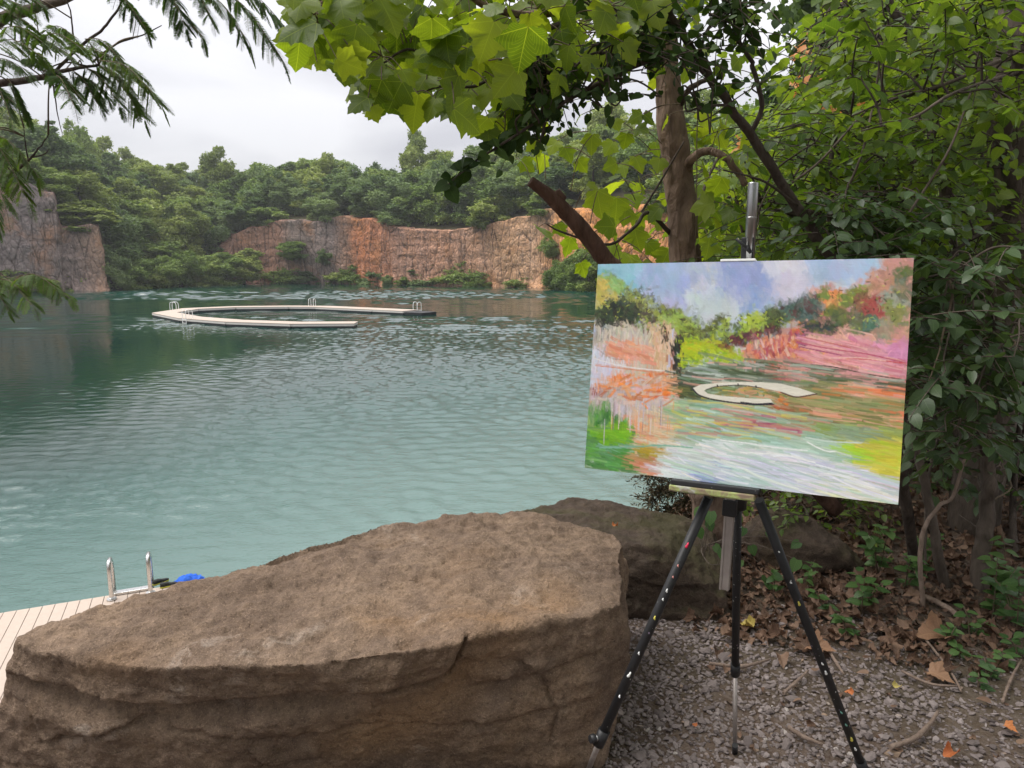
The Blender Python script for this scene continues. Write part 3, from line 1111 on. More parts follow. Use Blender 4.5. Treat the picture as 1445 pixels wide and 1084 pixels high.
# blue towel and dark shoes left on the boards
tp = onz(266, 821.5, ZD)
mb = MB()
u_, v_ = np.meshgrid(np.linspace(-1, 1, 34), np.linspace(-1, 1, 24), indexing='ij')
q = np.stack([u_.ravel(), v_.ravel(), 0 * u_.ravel()], -1)
hh_ = np.maximum(0, 1 - (np.abs(q[:, 0]) ** 2.2 + np.abs(q[:, 1]) ** 2.2)) ** .6 * .11 * (0.65 + .7 * fbm(q * 2.3, 3, 40)) + .012
X = np.stack([q[:, 0] * .19 * (1 + .15 * vnoise(q * 2, 41)), q[:, 1] * .13 * (1 + .2 * vnoise(q * 2, 42)), hh_], -1)
ii, jj = np.meshgrid(np.arange(33), np.arange(23), indexing='ij')
bot = X.copy(); bot[:, 2] = .002
nq = len(X); fq = GF(ii, jj, 24)
rim = [i * 24 for i in range(34)] + [33 * 24 + j for j in range(1, 24)] + [i * 24 + 23 for i in range(32, -1, -1)] + [j for j in range(22, 0, -1)]
rimf = np.array([[rim[k], rim[(k + 1) % len(rim)], rim[(k + 1) % len(rim)] + nq, rim[k] + nq] for k in range(len(rim))])
mb.add(np.vstack([X, bot]), np.vstack([fq, fq[:, ::-1] + nq, rimf]), 0)
M_towel = plain_mat('blue_cloth', (0.035, 0.12, 0.52), 0.9, 0, .1, .2, 60, .3)
tw = mb.build('towel', M_towel, None, (), (tp[0], tp[1], ZD))
tag(tw, 'crumpled bright blue towel lying on the plank dock', 'towel')
tw.rotation_euler = (0, 0, .5)
sp_ = onz(238, 827.5, ZD)
M_shoe = plain_mat('dark_shoe', (0.02, 0.022, 0.02), .6)
M_sole = plain_mat('yellow_sole', (0.45, 0.42, 0.05), .6)
for k, (dx, dy, rz, lab) in enumerate(((0, 0, .6, 'dark shoe with yellow sole on the plank dock next to the blue towel'), (-.16, .1, .9, 'second dark shoe with yellow sole, farther from the blue towel'))):
    t = thing('shoe', lab, 'shoe', (sp_[0] + dx, sp_[1] + dy, ZD), rz)
    t.scale = (.75, .75, .75)
    for nm, mt, zz, hh, tp_ in (('sole', M_sole, .0, .025, 0), ('upper', M_shoe, .025, .07, 1)):
        mb = MB()
        st = []
        for x_, wd_, h_ in ((-.14, .03, .9), (-.11, .042, 1.0), (-.03, .04, .95), (.05, .05, .55), (.12, .045, .4), (.15, .02, .25)):
            hz = hh * (h_ if tp_ else 1)
            w1 = wd_ * (.97 if tp_ else 1.06)
            st.append([(x_, -w1, zz), (x_, w1, zz), (x_, w1 * (.6 if tp_ else 1), zz + hz), (x_, -w1 * (.6 if tp_ else 1), zz + hz)])
        st = np.array(st).reshape(-1, 3)
        fs = [[i * 4 + j, i * 4 + (j + 1) % 4, (i + 1) * 4 + (j + 1) % 4, (i + 1) * 4 + j] for i in range(5) for j in range(4)] + [[3, 2, 1, 0], [20, 21, 22, 23]]
        mb.add(st, fs, 0)
        mb.build(nm, mt, t)

# ================================================================== BOULDERS
def rock_mesh(hull, vox, seed, amp=1.0, extra=None, strata=0.0):
    """convex block from hull points, remeshed fine and broken up with layered noise"""
    import bmesh
    bm = bmesh.new()
    for p in hull: bm.verts.new(p)
    bmesh.ops.convex_hull(bm, input=bm.verts)
    me = bpy.data.meshes.new('tmp'); bm.to_mesh(me); bm.free()
    o = bpy.data.objects.new('tmp', me); sc.collection.objects.link(o)
    m = o.modifiers.new('r', 'REMESH'); m.mode = 'VOXEL'; m.voxel_size = vox
    m2 = o.modifiers.new('s', 'SMOOTH'); m2.iterations = 1; m2.factor = 0.5
    dg = bpy.context.evaluated_depsgraph_get()
    ev = o.evaluated_get(dg)
    em = ev.to_mesh()
    n = len(em.vertices)
    V = np.empty(n * 3); em.vertices.foreach_get('co', V); V = V.reshape(-1, 3)
    N = np.empty(n * 3); em.vertices.foreach_get('normal', N); N = N.reshape(-1, 3)
    fs = np.array([p.vertices[:] for p in em.polygons])
    ev.to_mesh_clear()
    bpy.data.objects.remove(o); bpy.data.meshes.remove(me)
    big = fbm(V * 2.2 + seed, 3, seed) * 0.016
    rid = fbm(V * np.array([5, 6, 7]) + seed, 4, seed + 4, ridged=True) * 0.009
    chip = np.round(fbm(V * np.array([6, 6, 9]) + 5, 3, seed + 7) * 5) / 5 * 0.014
    fine = fbm(V * 26, 4, seed + 9, gain=.7) * 0.009 + fbm(V * 9, 3, seed + 10, ridged=True) * 0.006
    d = (big + rid + chip + fine) * amp
    side = 1 - np.abs(N[:, 2])
    if strata:
        d = d + strata * side * (np.floor(V[:, 2] * 9 + fbm(V * np.array([1.2, 1.2, .6]), 2, seed + 12) * 1.6) % 2 - .5)
    W = V + N * d[:, None]
    if extra is not None: W = extra(W, V, N)
    return W, fs


def rock_mat(name, base, dark, warm, lichen, moss=None):
    b = NB(name)
    P = b.pos()
    n1 = b.noise(P, 3.0, 6, 0.65, 0.4); n2 = b.noise(P, 18.0, 7, 0.72, 0.2); n3 = b.noise(P, 90.0, 4, 0.7)
    n4 = b.noise(b.mapping(P, (4, 4, 22)), 1.0, 5, 0.6, 0.3)
    n5 = b.noise(P, 1.6, 3, .5, .6)
    c = b.mix(b.ramp(n1, [(0.3, 0.0), (0.7, 1.0)]), dark, base)
    c = b.mix(b.ramp(n2, [(0.35, 0.75), (0.55, 0.0)]), c, tuple(np.array(dark) * .75))
    c = b.mix(b.ramp(n2, [(0.58, 0.0), (0.75, 0.55)]), c, tuple(np.array(base) * 1.35))
    c = b.mix(b.ramp(n4, [(0.52, 0.0), (0.75, 0.5)]), c, tuple(np.array(dark) * .8))
    c = b.mix(b.ramp(n5, [(0.58, 0.0), (0.75, 0.6)]), c, warm)
    lm = b.math('MULTIPLY', b.ramp(b.noise(P, 2.6, 4, .6, .8), [(0.60, 0.0), (0.74, 1.0)]), b.ramp(n2, [(0.45, 0.0), (0.6, 1.0)]))
    c = b.mix(b.math('MULTIPLY', lm, 0.75), c, lichen)
    c = b.mix(b.ramp(n3, [(0.3, 0.7), (0.5, 0.0)]), c, tuple(np.array(dark) * .55))
    n6 = b.noise(P, 240.0, 3, 0.7)
    c = b.mix(b.ramp(n6, [(0.55, 0.0), (0.72, 0.55)]), c, tuple(np.minimum(np.array(base) * 1.7, .6)))
    c = b.mix(b.ramp(n6, [(0.3, 0.5), (0.44, 0.0)]), c, tuple(np.array(dark) * .6))
    pit = b.voro(P, 60.0)
    if moss is not None:
        g = b.n('NewGeometry'); sp = b.n('SeparateXYZ'); b.l(g.outputs['Normal'], sp.inputs[0])
        mm = b.math('MULTIPLY', b.ramp(sp.outputs[2], [(0.2, 0.0), (0.8, 1.0)]), b.ramp(n1, [(0.45, 0.0), (0.6, 0.8)]))
        c = b.mix(mm, c, moss)
    h = b.math('ADD', b.math('ADD', n2, b.math('ADD', b.math('MULTIPLY', n3, 0.55), b.math('MULTIPLY', n6, .25))), b.math('MULTIPLY', b.ramp(pit, [(0.0, 0.0), (0.35, 1.0)]), 0.15))
    return b.done(b.bsdf(c, 0.88, 0, 0.2, b.bump(h, 1.0, 0.014)))


M_rock = rock_mat('sandstone', (0.325, 0.23, 0.158), (0.155, 0.108, 0.08), (0.35, 0.205, 0.10), (0.50, 0.43, 0.37))
M_rock2 = rock_mat('dark_rock', (0.12, 0.085, 0.062), (0.058, 0.043, 0.033), (0.13, 0.09, 0.052), (0.2, 0.17, 0.14), (0.06, 0.056, 0.026))


def zt_(px, py, z): return onz(px, py, G + z)


hull = [zt_(25, 903, .49), zt_(60, 916, .49), zt_(190, 938, .49), zt_(330, 925, .50), zt_(420, 936, .51), zt_(600, 906, .53), zt_(720, 886, .54), zt_(830, 868, .54), zt_(874, 853, .53),
        zt_(876, 770, .53), zt_(862, 752, .53), zt_(735, 722, .56), zt_(640, 729, .56), zt_(545, 741, .55), zt_(400, 807, .52), zt_(310, 839, .50), zt_(180, 868, .49), zt_(50, 889, .485), zt_(24, 896, .48),
        zt_(884, 925, .34), zt_(872, 1010, .14), zt_(838, 1092, -.02), zt_(884, 800, .30)]
hull += [np.array([-1.60, 1.92, G + .05]), np.array([-1.58, 1.96, G - .1]), np.array([-.9, 1.95, G - .1]), np.array([-.1, 2.03, G - .1]), np.array([.17, 2.03, G - .1]),
         np.array([.34, 2.5, G - .12]), np.array([.05, 2.95, G - .2]), np.array([-.6, 2.75, G - .55]), np.array([-1.25, 2.3, G - .75]), np.array([-1.55, 1.98, G - .5])]


def big_extra(W, V, N):
    front = sstep(0.35, 0.8, -N[:, 1])
    x, z = V[:, 0], V[:, 2] - G
    # overhanging slab lip on the left half of the front
    lip = 0.335 + 0.05 * vnoise(np.stack([x * 2.2, 0 * x, 0 * x], -1), 61) + 0.04 * sstep(-1.0, -.45, x)
    mk = sstep(-1.55, -1.3, x) * (1 - sstep(-.50, -.36, x))
    W = W + np.stack([0 * x, -1 + 0 * x, 0 * x], -1) * (front * mk * (0.004 * sstep(lip - .012, lip + .012, z) - 0.05 * sstep(lip - .1, lip - .01, z) * (1 - sstep(lip - .012, lip + .012, z))))[:, None]
    # crack running from the lower left up to the notch in the rim
    cx = np.array([-.52, -.40, -.33, -.22, -.17, -.155, -.12]); cz = np.array([.335, .375, .385, .405, .425, .47, .55])
    cz_at = np.interp(x, cx, cz)
    cd = np.abs(z - cz_at - .006 * vnoise(np.stack([x * 30, 0 * x, 0 * x], -1), 63))
    inr = sstep(-.54, -.42, x) * (1 - sstep(-.12, -.08, x))
    W = W - N * (inr * front * 0.030 * np.exp(-(cd / 0.009) ** 2))[:, None]
    W = W + np.stack([0 * x, -1 + 0 * x, 0 * x], -1) * (inr * front * .02 * sstep(0, .02, z - cz_at))[:, None]
    # finer joints across the front face
    for ck, dep_ in ((((-1.38, .17), (-1.22, .22), (-1.1, .27), (-1.0, .29)), .016), (((-.95, .27), (-.62, .225), (-.3, .26), (-.02, .235), (.28, .27)), .010), (((.03, .43), (.10, .34), (.13, .24), (.11, .12)), .010),
                     (((-.12, .36), (.06, .37), (.26, .405)), .009), (((-.75, .20), (-.70, .12), (-.60, .05)), .011), (((-1.2, .12), (-.9, .10), (-.55, .13)), .010)):
        ca = np.array(ck)
        if abs(ca[-1, 0] - ca[0, 0]) > abs(ca[-1, 1] - ca[0, 1]):
            o_ = np.argsort(ca[:, 0]); dd_ = z - np.interp(x, ca[o_, 0], ca[o_, 1]); ins_ = (x > ca[:, 0].min()) & (x < ca[:, 0].max())
        else:
            o_ = np.argsort(ca[:, 1]); dd_ = x - np.interp(z, ca[o_, 1], ca[o_, 0]); ins_ = (z > ca[:, 1].min()) & (z < ca[:, 1].max())
        dd_ = dd_ + .008 * vnoise(np.stack([x * 24, z * 24, 0 * x], -1), 65)
        W = W - N * (ins_ * front * dep_ * np.exp(-(dd_ / .008) ** 2))[:, None]
        W = W + np.stack([0 * x, -1 + 0 * x, 0 * x], -1) * (ins_ * front * .009 * sstep(0, .01, dd_) * (1 - sstep(.03, .14, dd_)))[:, None]
    # layered flakes on the top
    top = sstep(.55, .9, N[:, 2])
    q = np.stack([V[:, 0] * 2.6 + V[:, 1] * 1.0, V[:, 1] * 5.5 - V[:, 0] * .8, 0 * x], -1)
    fl = fbm(q, 4, 71)
    q2 = q * 2.7
    st = (np.floor(fl * 6 + fbm(q2, 3, 72) * .8) / 6) * 0.030 + np.abs(fbm(q2 * 1.5, 4, 73)) * .020
    W[:, 2] += top * (st - .01)
    for (hx, hy, hr) in ((-.42, 1.83, .032), (-.30, 1.82, .026)):
        W[:, 2] -= top * .022 * np.exp(-((V[:, 0] - hx) ** 2 + (V[:, 1] - hy) ** 2) / hr ** 2)
    return W


W, fs = rock_mesh([tuple(p) for p in hull], 0.0085, 11, 1.0, big_extra, 0.004)
mb = MB(); mb.add(W, fs, 0)
tag(mb.build('boulder', M_rock), 'huge flat-topped brown sandstone boulder filling the foreground', 'boulder')

hull2 = [(.02, 3.0, .27), (.10, 3.35, .34), (.40, 3.0, .33), (.62, 2.95, .31), (.66, 3.45, .33), (.35, 3.5, .35), (.80, 3.02, .25), (.97, 3.05, .18), (1.0, 3.4, .24), (.95, 2.92, .06),
         (.47, 2.90, .16), (.30, 2.95, -.1), (.96, 2.90, -.1), (1.05, 3.6, -.1), (0, 3.7, -.1), (-.1, 3.0, -.1), (-.05, 3.3, .32)]
W, fs = rock_mesh([(x, y, z + G) for x, y, z in hull2], 0.011, 23, 1.3, None, 0.02)
mb = MB(); mb.add(W, fs, 0)
tag(mb.build('boulder', M_rock2), 'dark mossy boulder behind the big one, behind the left easel leg', 'boulder')
hull3 = [(1.28, 3.45, .16), (1.38, 3.7, .21), (1.6, 3.65, .19), (1.7, 3.45, .11), (1.30, 3.4, -.15), (1.95, 3.38, -.1), (1.9, 4.0, -.1), (1.25, 4.0, -.1), (1.6, 3.38, .12)]
W, fs = rock_mesh([(x, y, z + G) for x, y, z in hull3], 0.014, 31, 1.3, None, 0.02)
mb = MB(); mb.add(W, fs, 0)
tag(mb.build('boulder', M_rock2), 'half buried dark rock among dead leaves behind the right easel leg', 'boulder')

# ================================================================== GRAVEL AND LITTER
def ico():
    t = (1 + 5 ** .5) / 2
    v = unit(np.array([(-1, t, 0), (1, t, 0), (-1, -t, 0), (1, -t, 0), (0, -1, t), (0, 1, t), (0, -1, -t), (0, 1, -t), (t, 0, -1), (t, 0, 1), (-t, 0, -1), (-t, 0, 1)]))
    f = np.array([(0, 11, 5), (0, 5, 1), (0, 1, 7), (0, 7, 10), (0, 10, 11), (1, 5, 9), (5, 11, 4), (11, 10, 2), (10, 7, 6), (7, 1, 8), (3, 9, 4), (3, 4, 2), (3, 2, 6), (3, 6, 8), (3, 8, 9), (4, 9, 5), (2, 4, 11), (6, 2, 10), (8, 6, 7), (9, 8, 1)])
    return v, f


b = NB('gravel_stone')
r_ = b.attr('rnd')
n1 = b.noise(b.pos(), 60, 4)
c = b.ramp(r_, [(0.0, (0.10, 0.08, 0.078)), (0.35, (0.195, 0.16, 0.152)), (0.7, (0.28, 0.235, 0.225)), (0.88, (0.35, 0.30, 0.29)), (0.94, (0.33, 0.23, 0.16)), (1.0, (0.46, 0.41, 0.38))])
c = b.mix(b.math('MULTIPLY', n1, .6), c, b.mix(0.6, c, (0.07, 0.055, 0.045)))
M_grav = b.done(b.bsdf(c, 0.8, 0, 0.25, b.bump(n1, 0.4, 0.004)))


def rand_rot(n, r, flat=0.35):
    """random rotations, mostly about z, with some tilt"""
    a = r.random(n) * 6.283
    tz = unit(np.stack([r.normal(0, flat, n), r.normal(0, flat, n), np.ones(n)], -1))
    x = np.stack([np.cos(a), np.sin(a), 0 * a], -1)
    x = unit(x - tz * np.sum(x * tz, -1, keepdims=True))
    y = np.cross(tz, x)
    return np.stack([x, y, tz], -1)


gr = np.random.default_rng(3)
iv, if_ = ico()
mb = MB()


def gravel_ok(x, y):
    return in_poly(x, y, [(.10, .9), (.22, 1.95), (.36, 2.2), (.38, 2.9), (.95, 2.88), (1.5, 3.15), (1.75, 2.75), (2.2, 2.5), (3.4, 2.2), (3.4, .9)])


for (n, s0, s1, dens) in ((32000, .0036, .0085, 0), (8500, .0075, .014, 0), (600, .014, .024, 1)):
    x = gr.uniform(.1, 3.4, n); y = gr.uniform(.95, 3.2, n)
    k = gravel_ok(x, y)
    keep = 1 - 0.62 * sstep(1.05, 2.1, x + .55 * (y - 2.1)) - .2 * (fbm(np.stack([x * 2.5, y * 2.5, 0 * x], -1), 3, 91) > .15)
    k &= gr.random(n) < keep
    x, y = x[k], y[k]
    m = len(x)
    sz = gr.uniform(s0, s1, m)
    Rm = rand_rot(m, gr, .3)
    shp = np.stack([gr.uniform(.8, 1.5, m), gr.uniform(.6, 1.0, m), gr.uniform(.35, .7, m)], -1) * sz[:, None]
    vv = iv[None] * (1 + gr.normal(0, .17, (m, 12, 1))) * shp[:, None]
    vv = np.einsum('nij,nkj->nki', Rm, vv)
    z = ground_z(x, y) + sz * gr.uniform(.1, .45, m)
    vv = vv + np.stack([x, y, z], -1)[:, None]
    ff = (if_[None] + (np.arange(m) * 12)[:, None, None]).reshape(-1, 3)
    mb.add(vv.reshape(-1, 3), ff, 0, False, np.repeat(np.clip(gr.normal(.5, .2, m) - .18 * sstep(1.2, 2.2, x), 0, 1), 20))
tag(mb.build('gravel', M_grav, None, ('rnd',)), kind='stuff')

# dead leaves
M_litter = leaf_mat('dead_leaf', (0.05, 0.029, 0.019), (0.125, 0.072, 0.047), (0.225, 0.145, 0.10), 0.08, (1.2, 1.0, .8), 0.25, 0.65, 'palmate', 3.0)
SYC = [leaf_sycamore(.10, .20, .015, k) for k in range(4)]
CURL = []
for k in range(4):
    v, f = leaf_sycamore(.35, .3, .05, 20 + k)
    v = v.copy()
    a = v[:, 0] * (1.4 + .4 * k)
    v[:, 0], v[:, 2] = np.sin(a) / (1.4 + .4 * k), v[:, 2] + (1 - np.cos(a)) * .5
    CURL.append((v, f))
OV = leaf_simple(.3, 0, .3, .25)


def litter_w(x, y):
    d = (y - 2.75) + .35 * (x - 1.3)
    return sstep(-.25, .35, d + .25 * vnoise(np.stack([x * 1.8, y * 1.8, 0 * x], -1), 77))


mb = MB()
for n, tm, s0, s1 in ((2700, None, .03, .07), (5200, OV, .02, .05), (5200, None, .014, .036)):
    x = .75 + 5.0 * gr.random(n * 3) ** 1.5; y = gr.uniform(1.2, 5.6, n * 3)
    k = (gr.random(n * 3) < litter_w(x, y) * np.where(y < 4.6, 1.6, .5) + (.006 if tm is None and s1 > .06 else .03)) & (bank_d(x, y) > -.3)
    x, y = x[k][:n], y[k][:n]
    m = len(x)
    z = ground_z(x, y) + gr.uniform(.004, .04, m)
    nn = unit(np.stack([gr.normal(0, .45, m), gr.normal(0, .45, m), np.ones(m)], -1))
    a = gr.random(m) * 6.283
    tp = np.stack([np.cos(a), np.sin(a), gr.normal(0, .2, m)], -1)
    sz = gr.uniform(s0, s1, m)
    rd = gr.random(m)
    if tm is None:
        for j, t_ in enumerate(CURL):
            q = np.arange(m) % 4 == j
            put_leaves(mb, t_, np.stack([x, y, z], -1)[q], tp[q], nn[q], sz[q], 0, rd[q])
    else:
        put_leaves(mb, tm, np.stack([x, y, z], -1), tp, nn, sz, 0, rd)
tag(mb.build('leaf_litter', M_litter, None, ('rnd', 'luv')), kind='stuff')

# single fallen leaves that catch the eye
M_tanleaf = leaf_mat('tan_dead_leaf', (0.16, 0.085, 0.05), (0.24, 0.135, 0.08), (0.3, 0.18, 0.11), 0.1, (1.2, 1.0, .8), 0.25, 0.65, 'palmate', 3.0)
M_orleaf = leaf_mat('orange_dead_leaf', (0.36, 0.10, 0.03), (0.45, 0.14, 0.05), (0.5, 0.2, 0.07), 0.1, (1.2, 1.0, .8), 0.25, 0.6, 'palmate', 3.0)
M_yelleaf = leaf_mat('yellow_dead_leaf', (0.4, 0.3, 0.07), (0.46, 0.36, 0.1), (0.5, 0.42, 0.14), 0.15, (1.2, 1.0, .8), 0.25, 0.6, 'palmate', 3.0)
for px, py, sz, m_, lab in ((1333, 892, .155, M_tanleaf, 'largest tan fallen leaf in front of the woodland stems'), (1312, 942, .10, M_tanleaf, 'rusty fallen leaf where gravel meets the wood floor'),
                            (1140, 912, .12, M_tanleaf, 'tan curled fallen leaf beside the right easel leg'), (1345, 1062, .06, M_orleaf, 'orange fallen leaf nearest the frame bottom'),
                            (1418, 1022, .045, M_orleaf, 'small bright orange leaf on dark soil far right'), (1203, 978, .035, M_orleaf, 'tiny red orange leaf on gravel just right of the easel leg'),
                            (1063, 885, .07, M_yelleaf, 'pale yellow fallen leaf between the easel legs'), (982, 1026, .022, M_orleaf, 'tiny orange leaf scrap on the gravel left of the middle leg'),
                            (1262, 970, .04, M_yelleaf, 'small yellow leaf among the stones'), (866, 752, .035, M_orleaf, 'dry orange leaf lying on the mossy boulder'),
                            (1290, 805, .16, M_tanleaf, 'big curled leaf under the leaning thin stem')):
    p = onz(px, py, G + (.03 if px != 866 else .40))
    p[2] = float(ground_z(p[0:1], p[1:2])[0]) + .03 if px != 866 else p[2] + .03
    mb = MB()
    put_leaves(mb, CURL[rng.integers(0, 4)], p[None], np.array([[rng.normal(), rng.normal(), .05]]), np.array([[rng.normal() * .25, -.35, 1]]), np.array([sz * .78]), 0, np.array([.6]))
    tag(mb.build('fallen_leaf', m_, None, ('rnd', 'luv')), lab, 'leaf')

# fallen sticks
M_stick = bark_mat('stick_bark', (0.12, 0.085, 0.065), (0.24, 0.18, 0.145), 30, .3, .4)
for pts, r0, lab in (([(1255, 1065), (1290, 1052), (1312, 1030), (1323, 1010)], .008, 'bent brown stick lying on the gravel right of the easel leg'),
                     ([(1112, 1037), (1135, 1052), (1160, 1062)], .008, 'short pale stick on gravel inside the right easel leg'),
                     ([(1305, 905), (1330, 935), (1347, 960), (1356, 980)], .005, 'thin arching pale twig at the edge of the leaf litter'),
                     ([(1272, 950), (1310, 967), (1350, 972)], .005, 'dark twig lying between the leaves and stones'),
                     ([(1000, 945), (1045, 950), (1085, 938)], .007, 'dark stick on the gravel behind the middle easel leg'),
                     ([(1168, 925), (1180, 945), (1190, 960)], .006, 'reddish stick propped on gravel next to the right easel leg'),
                     ([(1305, 850), (1340, 868), (1362, 890)], .012, 'thick dead branch half buried under the woodland stems'),
                     ([(1105, 985), (1125, 968), (1140, 955)], .006, 'small dark stick touching the right easel leg'),
                     ([(1414, 995), (1425, 965), (1440, 940)], .005, 'thin curved twig at the far right edge')):
    P3 = []
    for px, py in pts:
        p = onz(px, py, G); p[2] = float(ground_z(p[0:1], p[1:2])[0]) + .018 + r0; P3.append(p)
    mb = MB(); tube(mb, catmull(P3, 6), [r0, r0 * 1.1, r0 * .6], 7, 0, .35, True, rng.integers(99))
    tag(mb.build('fallen_stick', M_stick), lab, 'stick')
CANVAS_K = 0.88

# ================================================================== EASEL
b = NB('easel_black')
P = b.obj()
vor = b.n('TexVoronoi'); b.l(b.mapping(P, (1, 1, .75)), vor.inputs['Vector']); vor.inputs['Scale'].default_value = 75
sz = b.noise(P, 30, 2)
dots = b.math('MULTIPLY', b.ramp(b.math('ADD', vor.outputs['Distance'], b.math('MULTIPLY', b.math('SUBTRACT', sz, .5), .45)), [(0.10, 1.0), (0.13, 0.0)]), b.ramp(b.noise(P, 9, 2), [(0.48, 0.0), (0.6, 1.0)]))
spc = b.n('SeparateColor'); b.l(vor.outputs['Color'], spc.inputs[0])
pc = b.ramp(spc.outputs[0], [(0.0, (.75, .76, .74)), (.5, (.72, .72, .7)), (.6, (.42, .5, .46)), (.7, (.6, .58, .2)), (.78, (.45, .35, .5)), (.9, (.75, .75, .75))], 'CONSTANT')
n1 = b.noise(P, 40, 4)
c = b.mix(dots, b.mix(n1, (0.008, 0.008, 0.009), (0.022, 0.022, 0.024)), pc)
M_blk = b.done(b.bsdf(c, 0.5, 0, 0.4, b.bump(b.math('ADD', n1, dots), .2, .003)))
M_alu = plain_mat('brushed_aluminium', (0.34, 0.34, 0.34), 0.30, 1.0, 0.5, 0.12, 25, .08)
M_alu2 = plain_mat('dull_aluminium', (0.36, 0.32, 0.30), 0.5, 0.6, 0.4, 0.12, 25, .08)
M_paintred = plain_mat('red_paint', (0.7, 0.03, 0.09), .4)
M_paintpink = plain_mat('pink_paint', (0.6, 0.25, 0.22), .5)
M_paintyel = plain_mat('yellow_paint', (0.62, 0.55, 0.1), .5)
M_paintwht = plain_mat('white_paint', (0.78, 0.79, 0.78), .5)
M_paintgrn = plain_mat('green_paint', (0.14, 0.32, 0.26), .5)
b = NB('paint_smeared_wood')
P = b.obj()
n1 = b.noise(b.mapping(P, (7, 30, 30)), 1.0, 5, .6, .5); n2 = b.noise(b.mapping(P, (9, 25, 25), (0, 0, 0), (4, 1, 2)), 1.0, 4, .6, .8)
c = b.ramp(n1, [(0.28, (.10, .075, .06)), (.42, (.23, .17, .12)), (.5, (.32, .38, .12)), (.57, (.42, .42, .39)), (.66, (.2, .26, .08)), (.75, (.36, .36, .37))])
c = b.mix(b.ramp(n2, [(.5, 0.0), (.62, .8)]), c, (.2, .14, .10))
M_smear = b.done(b.bsdf(c, .7, 0, .3, b.bump(n1, .4, .004)))

CS = 0.56                                     # canvas height; pose from its four corners in the photo
ASP = 1.352
Pc = np.array([[845, 373], [1291, 364], [1266, 712], [824, 660]], float)
Wc = np.array([[0, 0], [ASP, 0], [ASP, 1], [0, 1]])
A = []
for (X, Y), (u, v) in zip(Wc, Pc - [CX, CY]):
    A.append([X, Y, 1, 0, 0, 0, -u * X, -u * Y, -u]); A.append([0, 0, 0, X, Y, 1, -v * X, -v * Y, -v])
Hm = np.linalg.svd(np.array(A))[2][-1].reshape(3, 3)
Mm = np.diag([1 / F, 1 / F, 1]) @ Hm
Mm = Mm / math.sqrt(np.linalg.norm(Mm[:, 0]) * np.linalg.norm(Mm[:, 1])) * CS
if Mm[2, 2] < 0: Mm = -Mm
Rw = np.array([[1, 0, 0], [0, -SP, CP], [0, -CP, -SP]])
cor = [CAM + Rw @ (Mm[:, 2] + X * Mm[:, 0] + Y * Mm[:, 1]) for X, Y in Wc]
TL, TR, BR, BL = cor
cU = unit((TR - TL) + (BR - BL)); cV = (BL - TL) + (BR - TR); cV = unit(cV - cU * (cV @ cU))
cN = unit(np.cross(cV, cU))                   # towards the viewer
if cN @ (CAM - TL) < 0: cN = -cN
cW = (np.linalg.norm(TR - TL) + np.linalg.norm(BR - BL)) / 2
cH = (np.linalg.norm(BL - TL) + np.linalg.norm(BR - TR)) / 2
cC = sum(cor) / 4
c00 = cC - cU * cW / 2 - cV * cH / 2


def cpt(u, v, d=0.0): return c00 + cU * cW * u + cV * cH * v + cN * d


easel = thing('easel', 'black paint-spattered tripod easel holding up the landscape canvas', 'easel')
Ymid = cC[1]
# mast: silver channel above, black sleeve, hidden behind the canvas
mtop = at(1063, 258, Ymid + .09); msl = at(1056, 335, Ymid + .085); mbot = at(1040, 690, Ymid + .05)
mdir = unit(mbot - mtop)


def frame_of(d, side=None):
    d = unit(d); s_ = cU if side is None else side
    s_ = unit(s_ - d * (d @ s_)); return np.column_stack([s_, np.cross(d, s_), d])


def channel(mb, p, q, wd, dp, mi=0):
    Rm = frame_of(q - p)
    L = np.linalg.norm(q - p)
    box(mb, (p + q) / 2, (wd, dp, L), Rm, mi, .002)
    for s_ in (-.36, .36):                   # folded lips of the extrusion
        box(mb, (p + q) / 2 + Rm[:, 0] * wd * s_ + np.sign((CAM - p) @ Rm[:, 1]) * Rm[:, 1] * (dp / 2 + .001), (wd * .2, .003, L * .998), Rm, mi, .001)


mb = MB(); tube(mb, [mtop, mtop + mdir * .003, mtop + mdir * (np.linalg.norm(msl - mtop) + .12)], [.0125, .013, .013], 20); tube(mb, [mtop + mdir * .085, mtop + mdir * .088], [.0134], 20); mb.build('mast', M_alu, easel)
mb = MB(); box(mb, (msl + mbot) / 2, (.031, .021, np.linalg.norm(mbot - msl)), frame_of(mbot - msl), 0, .003); sleeve = mb.build('mast_sleeve', M_blk, easel)
mb = MB()
Rm = frame_of(mbot - msl)
k0 = msl + mdir * .03 + cN * .02
tube(mb, [k0 - cN * .02, k0 + cN * .004], [.006], 10)
tube(mb, [k0 + np.array([-.026, 0, .022]), k0 + np.array([.012, 0, -.012])], [.004, .006, .005], 8)
mb.build('clamp_lever', M_blk, easel)
# top clip sitting on the canvas edge, smeared with paint
mb = MB(); box(mb, cpt(.49, -.006, -.012), (.085, .028, .006), np.column_stack([cU, cN, -cV]), 0, .001); mb.build('top_clip', M_paintwht, easel)
# ledge
l0, l1 = cpt(.325, 1.0), cpt(.608, 1.0)
LR = np.column_stack([cU, -cN, -cV])
Lw = np.linalg.norm(l1 - l0)
mb = MB(); box(mb, (l0 + l1) / 2 + cV * .007 + cN * .006, (Lw, .05, .013), LR, 0, .002); mb.build('ledge', M_blk, easel)
mb = MB(); box(mb, (l0 + l1) / 2 + cV * .022 + cN * .022 + cU * -.006, (Lw * .98, .022, .017), LR, 0, .004); mb.build('ledge_strip', M_smear, easel)
